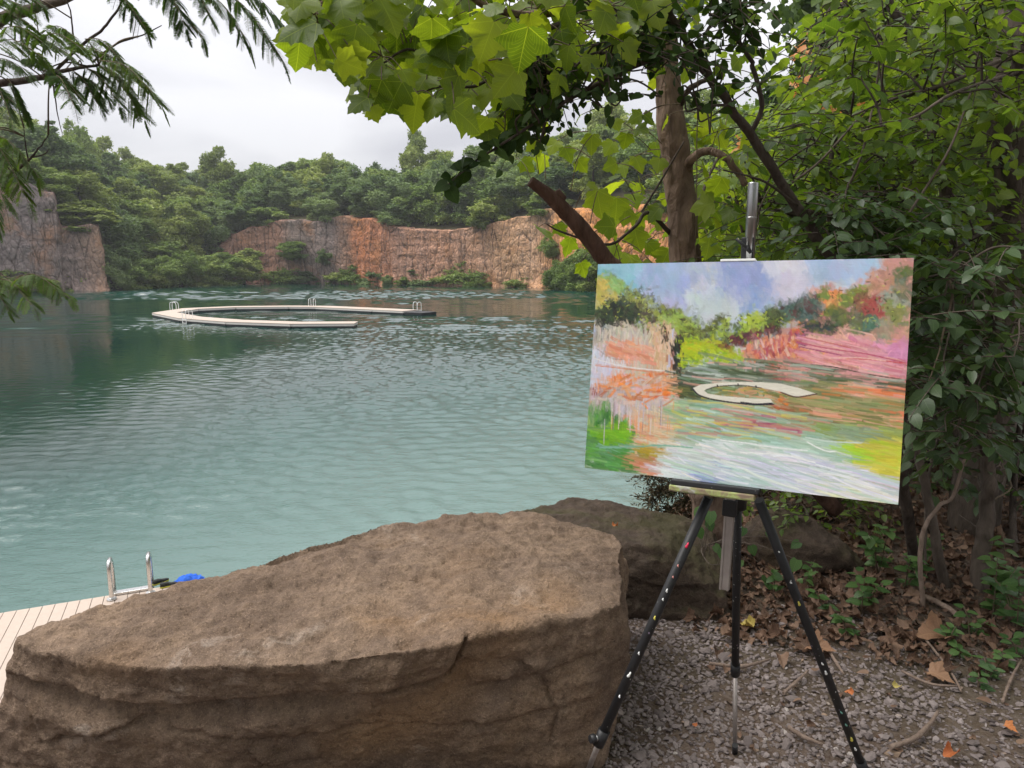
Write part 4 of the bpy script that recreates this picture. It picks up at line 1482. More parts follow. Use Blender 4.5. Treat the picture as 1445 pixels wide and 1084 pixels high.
# hanging lower mast channel
h0 = at(1031, 702, Ymid + .03); h1 = at(1022, 832, Ymid + .015)
mb = MB(); channel(mb, h0, h1, .026, .014); mb.build('lower_mast', M_alu2, easel)
mb = MB(); box(mb, h0 + (h1 - h0) * .11, (.036, .026, .045), frame_of(h1 - h0), 0, .004); mb.build('mast_clamp', M_blk, easel)
# hub where the legs meet
hub = at(1041, 700, Ymid + .08)
mb = MB()
tube(mb, [hub + np.array([0, 0, -.035]), hub + np.array([0, 0, .055])], [.024, .03, .026], 14)
mb.build('hub', M_blk, easel)


def leg(top, joint, foot, r0, mname):
    lg = MB(); tube(lg, [top, top + (joint - top) * .5, joint], [r0, r0, r0], 14); l_ = lg.build('leg', M_blk, easel)
    d = unit(joint - top)
    mb = MB(); tube(mb, [joint - d * .035, joint + d * .012], [r0 * 1.28], 16); mb.build('collar', M_blk, l_)
    mb = MB(); tube(mb, [joint, foot], [r0 * .62], 12); mb.build('extension', M_alu2, l_)
    mb = MB(); tube(mb, [foot - d * .03, foot + d * .008], [r0 * .8, r0 * .95, r0 * .8], 12); mb.build('rubber_foot', M_blk, l_)
    return l_


fz = lambda px, py: onz(px, py, G + .012)
ft = at(1000, 702, Ymid - .02); fj = at(846, 1046, 1.72); ff_ = fz(828, 1092)
ldir = unit(fj - ft)
Lg = leg(ft, fj, fj + unit(ff_ - fj) * np.linalg.norm(ff_ - fj), .0125, 'left')
kb = fj - ldir * .012
mb = MB()
kd = unit(np.array([-.9, -.35, .1]))
tube(mb, [kb, kb + kd * .022], [.005], 8)
tube(mb, [kb + kd * .016, kb + kd * .02, kb + kd * .034], [.008, .013, .011], 7)
mb.build('knob', M_blk, Lg)
mb = MB(); tube(mb, [kb + kd * .010, kb + kd * .018], [.009], 8); mb.build('washer', M_alu, Lg)
mt_ = at(1041, 702, Ymid + .09); mj = at(1037.5, 948, 2.06); mf = fz(1037, 1060)
leg(mt_, mj, mf, .0115, 'middle')
rt_ = at(1071, 706, Ymid - .02); rf = fz(1226, 1106); rj = rt_ + (rf - rt_) * .94
Rg = leg(rt_, rj, rf, .0125, 'right')
# crossbar of each leg end inside the tray
# paint blobs
def blob(parent, a, b_, t, sz, m_, r0=.0125):
    p = a + (b_ - a) * t
    d = unit(b_ - a); v = unit(CAM - p); v = unit(v - d * (v @ d)); s_ = np.cross(d, v)
    mb = MB()
    ang = np.linspace(0, 6.283, 12, endpoint=False)
    rr = sz * .72 * (1 + .3 * np.sin(ang * 2 + sz * 900) + .2 * np.sin(ang * 3))
    ring_ = []
    for k_, hgt in ((1.0, 0.0), (.75, .0022), (.3, .003)):
        a_s = np.clip(rr * k_ * np.cos(ang), -r0 * .95, r0 * .95) / r0
        phi = np.arcsin(a_s)
        rad = r0 + hgt + .0004
        ring_.append(p + s_ * (np.sin(phi) * rad)[:, None] + v * (np.cos(phi) * rad)[:, None] + d * (rr * k_ * np.sin(ang) * 1.7)[:, None])
    V = np.vstack(ring_ + [(p + v * (r0 + .0034))[None]])
    f = [[k * 12 + j, k * 12 + (j + 1) % 12, (k + 1) * 12 + (j + 1) % 12, (k + 1) * 12 + j] for k in (0, 1) for j in range(12)] + [[24 + j, 24 + (j + 1) % 12, 36] for j in range(12)]
    mb.add(V, f, 0)
    mb.build('paint_blob', m_, parent)


for t, sz, m_ in ((.185, .0055, M_paintred), (.265, .003, M_paintpink), (.31, .0028, M_paintpink), (.365, .004, M_paintwht), (.40, .0032, M_paintwht), (.475, .004, M_paintyel), (.62, .0035, M_paintwht), (.71, .006, M_paintwht), (.8, .0035, M_paintwht)):
    blob(Lg, ft, fj, t, sz, m_)
for t, sz, m_ in ((.16, .0025, M_paintwht), (.265, .003, M_paintwht), (.34, .0055, M_paintyel), (.56, .0038, M_paintwht), (.595, .0055, M_paintwht), (.75, .004, M_paintgrn), (.86, .006, M_paintyel), (.9, .005, M_paintwht), (.80, .004, M_paintgrn)):
    blob(Rg, rt_, rj, t, sz, m_)

# ================================================================== CANVAS
PW, PH = 540, 400
# the picture is laid out in the pixels of an enlarged view (1369 x 1084) of the photo and mapped flat
q4 = np.array([[70, 92], [1342, 67], [1270, 1063], [10, 912]], float)
A = []
for (X, Y), (u, v) in zip([(0, 0), (1, 0), (1, 1), (0, 1)], q4):
    A.append([u, v, 1, 0, 0, 0, -u * X, -v * X, -X]); A.append([0, 0, 0, u, v, 1, -u * Y, -v * Y, -Y])
Hq = np.linalg.svd(np.array(A))[2][-1].reshape(3, 3)


def cv(pts):
    p = np.column_stack([np.asarray(pts, float), np.ones(len(pts))]) @ Hq.T
    return p[:, :2] / p[:, 2:] * [PW, PH]


img = np.zeros((PH, PW, 3)); img[:] = lin((205, 205, 200))
hgt = np.zeros((PH, PW))
pr = np.random.default_rng(17)
BR_N = fbm(np.stack(np.meshgrid(np.arange(600) * .55, np.arange(64) * .05, [0.0], indexing='ij'), -1).reshape(-1, 3), 3, 5).reshape(600, 64)


def stroke(x, y, ang, L, wd, colr, alpha=.85, bend=0.0, dry=.5):
    ca, sa = math.cos(ang), math.sin(ang)
    ex = abs(ca) * L / 2 + abs(sa) * wd / 2 + abs(bend) * L + 1; ey = abs(sa) * L / 2 + abs(ca) * wd / 2 + abs(bend) * L + 1
    x0, x1 = max(0, int(x - ex)), min(PW, int(x + ex) + 1); y0, y1 = max(0, int(y - ey)), min(PH, int(y + ey) + 1)
    if x1 <= x0 or y1 <= y0: return
    yy, xx = np.mgrid[y0:y1, x0:x1]
    dx, dy = xx - x, yy - y
    t = (dx * ca + dy * sa) / (L / 2); s_ = (-dx * sa + dy * ca)
    s_ = (s_ - bend * L * (t * t - .33)) / (wd / 2)
    off = pr.integers(0, 500)
    br = BR_N[np.clip(((s_ + 1) * wd * .45).astype(int) + off, 0, 599), np.clip(((t + 1) * 24).astype(int), 0, 63)]
    m = np.clip((1 - np.abs(s_)) * wd * .6, 0, 1) * np.clip((1 - np.abs(t)) * L * .3 * (1 + br), 0, 1)
    m = np.clip(m * (1 - dry * np.clip(.35 - br, 0, 1) * 1.2), 0, 1) * alpha
    cc = np.asarray(colr)[None, None] * (1 + .10 * br[..., None])
    img[y0:y1, x0:x1] = img[y0:y1, x0:x1] * (1 - m[..., None]) + cc * m[..., None]
    hgt[y0:y1, x0:x1] = hgt[y0:y1, x0:x1] * (1 - m * .6) + m * (.5 + .5 * br)


def patch(poly, cols, n, L, wd, deg, jit=18, alpha=.85, cj=8, dry=.5, bend=.04):
    P2 = cv(poly)
    pts = sample_poly(P2, n, pr)
    if not len(pts): return
    pts = pts + pr.normal(0, min(L, 30) * .22, pts.shape)
    for (x, y) in pts:
        c_ = np.array(cols[pr.integers(len(cols))], float) + pr.normal(0, cj, 3) * .6 + pr.normal(0, cj)
        stroke(x, y, math.radians(deg + pr.normal(0, jit)), L * pr.uniform(.6, 1.4), wd * pr.uniform(.6, 1.3), np.array(lin(np.clip(c_, 0, 255))), alpha, pr.normal(0, bend), dry)


def line(pts, colr, wd=2.0, alpha=.9):
    P2 = catmull(np.column_stack([cv(pts), np.zeros(len(pts))]), 6)[:, :2]
    for a_, b2 in zip(P2[:-1], P2[1:]):
        d = b2 - a_; L = np.hypot(*d)
        stroke(*(a_ + b2) / 2, math.atan2(d[1], d[0]), L * 1.5 + 2, wd, lin(colr), alpha, 0, .2)


# sky
SKYP = [(40, 80), (1350, 60), (1345, 420), (40, 420)]
patch(SKYP, [(178, 190, 218), (188, 198, 222), (170, 184, 216)], 700, 36, 15, 75, 30)
patch([(60, 88), (270, 86), (240, 170), (150, 215), (60, 200)], [(135, 192, 208), (150, 202, 214), (142, 188, 214)], 110, 32, 14, 70, 30, .8)
patch([(230, 90), (420, 88), (420, 200), (260, 210)], [(165, 185, 220), (172, 190, 222)], 70, 32, 14, 75, 30, .7)
patch([(740, 75), (1100, 70), (1060, 170), (930, 230), (770, 210)], [(206, 206, 226), (216, 212, 226), (210, 212, 230)], 150, 34, 16, 70, 35, .75)
patch([(640, 140), (745, 130), (745, 260), (640, 280)], [(140, 162, 214), (150, 170, 216)], 45, 30, 14, 80, 20, .55)
patch([(560, 90), (720, 88), (700, 150), (560, 160)], [(158, 172, 218)], 40, 34, 14, 75, 25, .6)
patch([(420, 220), (660, 210), (640, 300), (540, 340), (470, 320)], [(200, 212, 216), (205, 214, 220), (196, 208, 208)], 70, 28, 13, 80, 30, .5)
patch([(920, 80), (1220, 72), (1150, 180), (960, 190)], [(165, 190, 224), (180, 198, 226)], 80, 34, 15, 65, 30, .7)
patch([(960, 190), (1100, 170), (1060, 220), (970, 215)], [(205, 210, 222)], 30, 26, 12, 65, 30, .7)
# water base
WP = [(40, 520), (400, 500), (640, 488), (850, 490), (1310, 560), (1275, 1070), (0, 920)]
patch(WP, [(150, 172, 140), (160, 180, 152), (138, 160, 122), (172, 190, 165)], 900, 50, 13, 6, 9)
# right hill
HILL = [(955, 205), (1015, 195), (1080, 225), (1160, 170), (1235, 85), (1345, 65), (1325, 570), (1150, 545), (1000, 505), (850, 492), (810, 410), (870, 345)]
patch(HILL, [(215, 152, 142), (206, 138, 130), (222, 166, 150), (210, 160, 148)], 620, 24, 11, 60, 50)
patch([(1240, 85), (1340, 70), (1325, 420), (1240, 420), (1200, 280)], [(196, 140, 130), (205, 150, 138)], 90, 30, 13, 80, 25, .7)
for poly, cols, n in (
        ([(965, 215), (1040, 205), (1050, 275), (975, 285)], [(232, 150, 92), (226, 140, 80), (228, 165, 120)], 45),
        ([(955, 205), (1000, 200), (990, 225), (960, 230)], [(120, 135, 65)], 10), ([(1045, 215), (1080, 220), (1075, 275), (1045, 265)], [(112, 125, 60), (95, 110, 58)], 16),
        ([(985, 262), (1040, 270), (1030, 300), (985, 295)], [(110, 122, 55)], 14),
        ([(1085, 205), (1110, 185), (1165, 188), (1150, 210), (1100, 230)], [(140, 152, 60), (125, 138, 58)], 20),
        ([(1095, 225), (1150, 215), (1170, 240), (1110, 275)], [(120, 90, 62), (150, 100, 80)], 18),
        ([(1150, 250), (1235, 205), (1215, 300), (1150, 318), (1120, 300)], [(168, 80, 78), (155, 70, 72), (185, 95, 88)], 50),
        ([(1085, 280), (1165, 300), (1180, 360), (1110, 360)], [(108, 104, 84), (95, 98, 78), (80, 100, 82)], 45),
        ([(1135, 320), (1190, 320), (1180, 365), (1140, 365)], [(80, 115, 98)], 14),
        ([(1215, 205), (1300, 195), (1320, 235), (1300, 300), (1230, 310)], [(158, 168, 148), (148, 160, 140), (165, 160, 145)], 45),
        ([(1225, 250), (1300, 265), (1290, 330), (1235, 330)], [(122, 136, 76), (140, 140, 80), (150, 145, 90)], 34),
        ([(1265, 105), (1335, 120), (1335, 150), (1270, 135)], [(105, 120, 70), (90, 110, 70)], 20), ([(1250, 150), (1300, 150), (1330, 230), (1270, 220)], [(110, 118, 88), (150, 130, 110), (100, 112, 90)], 30),
        ([(1190, 120), (1240, 120), (1230, 200), (1150, 200)], [(200, 150, 130), (190, 140, 120)], 25),
        ([(1090, 320), (1120, 340), (1110, 390), (1075, 370)], [(120, 130, 90)], 10),
        ([(1195, 310), (1235, 320), (1230, 395), (1200, 390)], [(160, 130, 110), (170, 160, 130), (130, 150, 130)], 24)):
    patch(poly, cols, int(n * 1.3), 15, 8, 50, 60, .85)
for pts in ([(1000, 290), (1040, 320), (1090, 335)], [(1090, 240), (1130, 262), (1175, 240), (1215, 225)], [(1085, 205), (1120, 200), (1140, 225), (1110, 245)], [(1120, 210), (1150, 205), (1160, 230)]):
    line(pts, (110, 75, 55), 1.8, .7)
patch([(1225, 430), (1250, 405), (1270, 412), (1240, 450)], [(232, 165, 85)], 12, 14, 7, -40, 20)
# cliff on the right
patch([(860, 385), (1060, 385), (1250, 445), (1315, 480), (1308, 562), (1100, 525), (860, 492)], [(222, 150, 164), (226, 160, 166), (212, 134, 140), (224, 165, 172)], 260, 34, 9, 12, 12)
patch([(1225, 440), (1260, 420), (1318, 430), (1312, 495), (1230, 480)], [(222, 150, 188), (214, 142, 178)], 45, 26, 9, 8, 12)
patch([(885, 350), (1060, 355), (1060, 400), (890, 400)], [(226, 165, 150), (230, 180, 160)], 60, 16, 7, 70, 25, .8)
patch([(845, 352), (905, 355), (900, 470), (845, 485)], [(150, 80, 116), (165, 95, 125), (138, 70, 100)], 55, 15, 8, 80, 30)
patch([(795, 350), (850, 330), (885, 330), (860, 430), (800, 470)], [(222, 142, 78), (214, 128, 66), (206, 100, 80)], 60, 15, 8, 75, 30)
patch([(685, 400), (800, 380), (830, 480), (700, 485)], [(200, 112, 100), (190, 92, 90), (212, 135, 115), (175, 80, 100)], 90, 15, 8, 80, 30)
patch([(640, 425), (705, 405), (705, 485), (650, 480)], [(224, 142, 112), (215, 160, 130), (196, 120, 90)], 40, 14, 7, 80, 25)
patch([(740, 330), (830, 305), (870, 335), (800, 360)], [(196, 150, 140), (200, 140, 120), (170, 180, 190)], 40, 18, 8, 40, 40)
patch([(970, 450), (1050, 460), (1040, 480), (960, 475)], [(228, 150, 80), (232, 160, 95)], 16, 20, 6, 10, 10)
patch([(860, 455), (960, 460), (950, 488), (860, 485)], [(226, 160, 110), (222, 150, 120)], 28, 22, 7, 5, 10)
for pts, c_ in (([(870, 405), (980, 430), (1150, 455), (1310, 492)], (190, 84, 110)), ([(885, 385), (1000, 410), (1080, 430)], (196, 110, 100)), ([(1060, 470), (1180, 478), (1300, 492)], (205, 80, 85)), ([(1150, 470), (1310, 500)], (170, 60, 80)),
                ([(880, 425), (960, 442), (1040, 458)], (165, 75, 110)), ([(1000, 470), (1120, 470), (1220, 482)], (240, 190, 180)), ([(850, 492), (1000, 505), (1150, 535), (1305, 560)], (60, 70, 45))):
    line(pts, c_, 2.2, .8)
for k in range(14):
    x = 650 + pr.random() * 420; patch([(x, 440), (x + 10, 440), (x + 8, 485), (x - 2, 485)], [(90, 50, 60), (120, 70, 70)], 2, 7, 2.5, 85, 10)
# centre trees
patch([(470, 385), (500, 350), (545, 300), (575, 300), (600, 330), (650, 300), (720, 290), (760, 270), (820, 270), (830, 330), (700, 385), (600, 415), (500, 430)],
      [(140, 158, 55), (98, 114, 52), (168, 188, 62), (72, 84, 46), (150, 172, 60), (85, 98, 50)], 330, 13, 7, 70, 45)
patch([(740, 270), (815, 260), (830, 320), (740, 330)], [(78, 88, 50), (95, 110, 60), (60, 72, 48)], 55, 13, 7, 80, 30)
patch([(640, 300), (730, 290), (720, 360), (650, 370)], [(168, 190, 62), (185, 200, 80)], 55, 13, 7, 75, 30)
patch([(540, 300), (580, 298), (575, 325), (545, 325)], [(95, 100, 60)], 14, 12, 6, 60, 40)
patch([(540, 412), (640, 375), (760, 345), (800, 340), (795, 370), (650, 405), (560, 435)], [(92, 42, 48), (112, 52, 62), (72, 45, 50), (60, 70, 52)], 100, 12, 7, 40, 50)
patch([(820, 262), (880, 235), (955, 225), (960, 290), (900, 315), (825, 305)], [(60, 92, 82), (78, 106, 90), (50, 76, 62), (95, 55, 60), (110, 135, 125)], 150, 16, 8, 60, 45)
patch([(880, 330), (1015, 330), (1025, 368), (895, 370)], [(56, 66, 62), (48, 72, 68), (80, 62, 80), (110, 115, 60)], 90, 13, 7, 20, 50)
patch([(1000, 285), (1080, 275), (1085, 330), (1010, 330)], [(62, 82, 66), (92, 106, 60), (110, 118, 70)], 50, 13, 7, 60, 50)
patch([(690, 380), (780, 360), (790, 400), (700, 420)], [(160, 185, 180), (175, 120, 115), (120, 90, 100)], 26, 10, 5, 75, 30)
# left trees
patch([(60, 150), (110, 130), (180, 180), (265, 228), (335, 268), (400, 288), (485, 345), (500, 385), (420, 425), (330, 380), (240, 330), (60, 330)],
      [(164, 165, 72), (140, 150, 62), (172, 180, 92), (112, 126, 62), (150, 160, 80)], 420, 14, 8, 50, 50)
patch([(60, 150), (130, 160), (150, 215), (60, 260)], [(196, 178, 82), (180, 172, 80), (206, 186, 100)], 70, 14, 8, 50, 50)
patch([(80, 135), (130, 140), (190, 190), (150, 200)], [(150, 190, 110), (140, 180, 115)], 25, 16, 8, 40, 30)
patch([(58, 280), (120, 240), (210, 245), (240, 290), (200, 345), (60, 330)], [(46, 56, 40), (58, 74, 44), (40, 50, 38), (70, 80, 50)], 190, 15, 8, 50, 50)
patch([(200, 250), (270, 250), (300, 330), (240, 330)], [(88, 86, 58), (100, 100, 62), (70, 60, 50)], 50, 12, 7, 50, 50)
patch([(325, 285), (400, 288), (480, 345), (460, 400), (370, 390), (320, 340)], [(152, 176, 76), (166, 192, 92), (140, 166, 66)], 130, 14, 8, 60, 45)
patch([(380, 340), (500, 350), (530, 395), (420, 420)], [(110, 120, 60), (90, 92, 50), (150, 168, 60), (60, 55, 40)], 80, 11, 6, 60, 50)
for k in range(50):
    t = pr.random(); x = 150 + t * 330; y = 178 + t * 150 + pr.normal() * 18
    patch([(x, y), (x + 12, y), (x + 12, y + 10), (x, y + 10)], [(72, 78, 42), (90, 96, 50), (60, 52, 40)], 2, 8, 4, 40, 60)
# left cliff
patch([(50, 345), (120, 340), (200, 335), (300, 345), (370, 350), (372, 530), (250, 555), (45, 590)], [(206, 190, 170), (196, 180, 164), (214, 200, 184), (190, 172, 152)], 300, 22, 9, 84, 12)
patch([(270, 350), (345, 335), (370, 400), (372, 520), (290, 525)], [(216, 182, 146), (208, 172, 138), (222, 192, 160)], 110, 18, 9, 80, 25)
patch([(95, 415), (200, 405), (290, 455), (270, 480), (100, 450)], [(226, 160, 130), (218, 148, 120), (230, 172, 150)], 70, 24, 9, 18, 15)
patch([(48, 440), (130, 450), (150, 520), (110, 590), (35, 610)], [(210, 210, 228), (202, 204, 224), (218, 214, 226)], 80, 24, 11, 60, 35)
patch([(60, 330), (130, 330), (120, 400), (58, 395)], [(140, 140, 130), (120, 125, 115)], 35, 14, 5, 80, 20, .7)
patch([(345, 360), (378, 360), (372, 530), (345, 530)], [(205, 180, 165), (196, 196, 214), (180, 120, 100)], 40, 14, 6, 85, 12)
patch([(372, 385), (402, 380), (402, 520), (372, 535)], [(44, 50, 38), (62, 40, 34), (36, 44, 36)], 55, 12, 7, 80, 25)
patch([(325, 340), (348, 338), (348, 425), (328, 420)], [(72, 46, 36), (58, 60, 40)], 22, 10, 5, 80, 25)
patch([(200, 310), (280, 330), (290, 380), (240, 380)], [(64, 60, 46), (130, 150, 60), (90, 75, 70)], 30, 11, 6, 60, 50)
for pts, c_ in (([(50, 470), (180, 505), (370, 525)], (230, 225, 225)), ([(60, 495), (200, 512), (370, 535)], (216, 150, 120)), ([(60, 430), (120, 470), (180, 475)], (130, 110, 95)), ([(100, 455), (200, 450), (290, 470)], (205, 120, 95))):
    line(pts, c_, 3, .75)
# bright bushes
patch([(395, 400), (520, 405), (645, 450), (645, 475), (520, 492), (398, 508)], [(166, 186, 22), (182, 196, 32), (140, 172, 30), (176, 190, 60)], 190, 14, 8, 20, 50)
patch([(400, 440), (460, 460), (480, 500), (400, 505)], [(110, 160, 20), (130, 165, 70)], 40, 14, 8, 40, 40)
patch([(420, 405), (470, 410), (480, 440), (420, 450)], [(205, 180, 30)], 12, 12, 7, 40, 40)
patch([(500, 405), (560, 410), (620, 435), (540, 430)], [(150, 90, 50), (100, 50, 50), (190, 190, 80)], 22, 11, 5, 20, 40)
# far water
patch([(400, 510), (520, 492), (840, 492), (1000, 510), (1300, 575), (1300, 640), (900, 600), (400, 565)], [(98, 116, 92), (122, 136, 116), (150, 160, 140), (110, 122, 84), (170, 176, 164)], 260, 44, 8, 5, 6)
patch([(800, 500), (1000, 510), (1290, 570), (1280, 585), (1000, 560), (820, 530)], [(216, 152, 152), (206, 140, 136)], 55, 50, 7, 9, 5)
patch([(430, 512), (540, 510), (560, 540), (430, 545)], [(175, 196, 186), (190, 204, 196)], 30, 30, 7, 0, 8)
patch([(760, 500), (830, 495), (820, 545), (760, 555)], [(120, 65, 75), (190, 90, 60)], 18, 22, 6, 0, 10)
patch([(380, 540), (480, 555), (470, 640), (390, 670)], [(60, 72, 46), (76, 92, 56), (48, 58, 40), (110, 116, 66)], 80, 26, 9, 5, 12)
# left reflections
patch([(70, 560), (370, 530), (375, 650), (40, 660)], [(230, 162, 114), (234, 150, 84), (216, 176, 150), (208, 190, 175)], 150, 28, 9, -8, 22)
for poly in ([(225, 548), (280, 545), (270, 590), (230, 590)], [(305, 590), (345, 588), (345, 625), (310, 625)], [(120, 545), (190, 540), (190, 560), (125, 565)]):
    patch(poly, [(240, 132, 42), (236, 120, 50)], 20, 12, 8, 20, 40)
patch([(30, 620), (140, 590), (250, 560), (250, 580), (60, 660)], [(206, 190, 190), (170, 160, 150), (220, 200, 205)], 40, 40, 8, -18, 6)
patch([(35, 590), (75, 595), (70, 622), (35, 622)], [(150, 70, 66)], 10, 14, 6, -10, 10)
patch([(100, 650), (400, 640), (400, 760), (110, 760)], [(206, 196, 204), (200, 186, 186), (214, 190, 170), (190, 182, 190)], 130, 26, 8, 85, 8)
patch([(190, 700), (400, 680), (420, 890), (210, 930)], [(216, 186, 152), (230, 176, 126), (210, 200, 170), (226, 150, 110), (200, 206, 180)], 170, 32, 10, 10, 22)
for k in range(9):
    x = 110 + pr.random() * 240; line([(x, 640 + pr.random() * 20), (x - 3, 740 + pr.random() * 40)], (130, 112, 110), 1.8, .5)
# green corner
patch([(15, 920), (30, 700), (70, 680), (185, 745), (205, 920)], [(76, 142, 50), (96, 162, 60), (60, 122, 50), (84, 150, 72), (90, 136, 90)], 190, 28, 12, 55, 35)
patch([(65, 765), (100, 745), (175, 740), (185, 800), (85, 825)], [(124, 182, 30), (112, 172, 24)], 50, 20, 11, 30, 40)
patch([(30, 660), (60, 655), (55, 740), (30, 760)], [(150, 180, 110), (110, 150, 90)], 16, 22, 7, 80, 15)
line([(75, 830), (200, 826), (330, 822), (440, 830)], (128, 176, 150), 7, .8); line([(180, 850), (260, 830), (420, 824)], (150, 190, 166), 5, .7)
# middle water
patch([(400, 650), (640, 665), (650, 760), (400, 740)], [(142, 178, 152), (158, 190, 166), (168, 190, 140), (134, 166, 120)], 130, 44, 9, 5, 8)
patch([(560, 705), (700, 695), (890, 700), (900, 765), (760, 785), (590, 760)], [(204, 142, 126), (186, 108, 128), (210, 160, 140), (196, 120, 116)], 120, 36, 11, 4, 8)
patch([(730, 715), (880, 720), (870, 775), (740, 765)], [(172, 92, 122), (180, 104, 122)], 34, 32, 11, 5, 10)
patch([(770, 612), (850, 610), (865, 690), (775, 695)], [(236, 124, 40), (226, 106, 36), (170, 70, 50), (240, 160, 90)], 60, 18, 9, 10, 30)
patch([(850, 620), (1000, 610), (1010, 650), (860, 690)], [(212, 150, 126), (150, 156, 96), (190, 170, 120)], 60, 32, 9, 4, 10)
patch([(940, 560), (1290, 590), (1290, 620), (960, 640)], [(140, 148, 96), (118, 132, 84), (90, 104, 84), (214, 160, 140)], 100, 44, 9, 3, 6)
patch([(1120, 612), (1305, 612), (1300, 662), (1110, 645)], [(236, 132, 84), (230, 112, 66), (222, 170, 150)], 70, 36, 10, 3, 7)
patch([(1110, 680), (1300, 660), (1290, 725), (1120, 722)], [(236, 122, 72), (226, 142, 110), (222, 170, 140)], 70, 36, 10, 2, 8)
patch([(880, 650), (1290, 655), (1290, 680), (900, 675)], [(120, 136, 84), (150, 160, 110)], 60, 46, 8, 3, 6)
patch([(870, 690), (1110, 690), (1250, 740), (1240, 780), (1000, 745), (880, 730)], [(166, 156, 100), (142, 126, 80), (180, 166, 116), (120, 106, 66)], 100, 48, 9, 7, 6)
patch([(930, 745), (1290, 760), (1285, 860), (960, 840)], [(146, 162, 82), (160, 176, 92), (140, 160, 130), (166, 176, 84)], 130, 44, 11, 8, 8)
patch([(1050, 760), (1180, 770), (1180, 820), (1060, 815)], [(140, 160, 132), (150, 168, 140)], 30, 32, 13, 10, 10)
patch([(1020, 835), (1290, 830), (1278, 965), (1120, 915)], [(200, 196, 62), (212, 206, 72), (180, 206, 62), (204, 190, 60), (218, 212, 92)], 150, 46, 11, 14, 8)
patch([(1030, 835), (1130, 840), (1100, 885), (1030, 875)], [(160, 210, 40), (170, 216, 70)], 26, 24, 11, 10, 14)
patch([(400, 735), (495, 740), (490, 790), (410, 800)], [(206, 196, 72), (220, 186, 90), (196, 180, 90)], 40, 30, 9, 2, 8)
patch([(420, 775), (960, 800), (1030, 880), (700, 850), (430, 830)], [(166, 196, 180), (178, 206, 190), (150, 186, 160), (190, 210, 200)], 180, 52, 10, 8, 6)
patch([(225, 838), (330, 838), (325, 895), (235, 880)], [(170, 152, 40), (190, 160, 50), (140, 120, 40)], 36, 20, 9, 20, 20)
patch([(370, 800), (440, 810), (430, 850), (370, 850)], [(140, 136, 90), (150, 160, 120)], 22, 26, 9, 5, 10)
patch([(215, 885), (330, 880), (410, 905), (380, 935), (220, 915)], [(200, 132, 96), (206, 150, 110), (186, 112, 76)], 55, 30, 9, 8, 10)
patch([(400, 850), (620, 840), (800, 870), (1030, 910), (1275, 1000), (1268, 1066), (900, 1020), (400, 960), (330, 945)], [(206, 220, 218), (216, 226, 226), (222, 220, 228), (210, 222, 210), (226, 228, 226)], 360, 60, 12, 9, 5)
patch([(750, 880), (950, 905), (1275, 990), (1272, 1025), (1000, 960), (760, 905)], [(208, 206, 230), (216, 214, 234), (200, 200, 224), (230, 228, 236)], 110, 60, 10, 13, 4)
patch([(560, 900), (800, 940), (780, 980), (560, 960)], [(196, 216, 214), (188, 210, 206)], 50, 50, 11, 9, 6)
patch([(1000, 960), (1260, 1040), (1268, 1062), (1000, 1025)], [(222, 224, 196), (214, 218, 180), (226, 226, 214)], 50, 52, 9, 10, 5)
patch([(470, 915), (550, 915), (560, 960), (480, 965)], [(152, 162, 216), (170, 180, 222), (160, 166, 210)], 26, 30, 8, 12, 14)
line([(640, 850), (800, 858), (930, 890)], (235, 238, 235), 4, .8); line([(400, 930), (440, 950), (470, 962)], (235, 232, 222), 3, .8)
line([(560, 800), (660, 812), (780, 830), (900, 842)], (230, 234, 232), 4, .6); line([(905, 808), (945, 830), (985, 845), (1020, 846)], (236, 240, 236), 2.6, .9)
line([(900, 790), (1000, 806), (1120, 812)], (200, 216, 205), 3, .7); line([(1000, 730), (1045, 755)], (226, 236, 226), 2.2, .8); line([(640, 660), (680, 690), (715, 705)], (220, 216, 214), 2, .5)
line([(760, 890), (900, 900), (1070, 945)], (150, 168, 120), 2.2, .6); line([(1020, 925), (1150, 965), (1270, 1000)], (170, 160, 50), 2.5, .6); line([(540, 820), (600, 818), (640, 826)], (228, 232, 232), 5, .7)
# blend the passages wet in wet: soften, then drag strokes of the colours that lie there
def soften(im, r):
    k = np.exp(-np.linspace(-2, 2, 2 * r + 1) ** 2); k /= k.sum()
    for ax in (0, 1):
        pad = [(0, 0)] * 3; pad[ax] = (r, r)
        q = np.pad(im, pad, 'edge')
        im = sum(k[i] * np.take(q, np.arange(i, i + im.shape[ax]), axis=ax) for i in range(2 * r + 1))
    return im


sm = soften(img, 3)
img[:] = img * .55 + sm * .45
sm = img.copy()
skyq, watq = cv(SKYP), cv(WP)
for k_ in range(5200):
    x, y = pr.random() * PW, pr.random() * PH
    c_ = sm[int(np.clip(y + pr.normal(0, 3), 0, PH - 1)), int(np.clip(x + pr.normal(0, 6), 0, PW - 1))]
    g_ = .85 + .3 * pr.random()
    if y < PH * .38 and sm[int(y), int(x), 2] > .38: stroke(x, y, math.radians(70 + pr.normal(0, 35)), 24, 7, c_ * (.97 + .06 * pr.random()), .4, pr.normal(0, .05), .7)
    elif x < PW * .27 and PH * .33 < y < PH * .78: stroke(x, y, math.radians(86 + pr.normal(0, 10)), pr.uniform(12, 34), pr.uniform(2, 5), c_ * g_, .6, pr.normal(0, .03), .7)
    elif y > PH * .5: stroke(x, y, math.radians(5 + pr.normal(0, 5)), pr.uniform(14, 60), pr.uniform(2, 5), c_ * (.78 + .44 * pr.random()), .7, pr.normal(0, .03), .8)
    else: stroke(x, y, math.radians(60 + pr.normal(0, 45)), pr.uniform(8, 20), pr.uniform(2.5, 6), c_ * (.8 + .42 * pr.random()), .7, pr.normal(0, .05), .6)
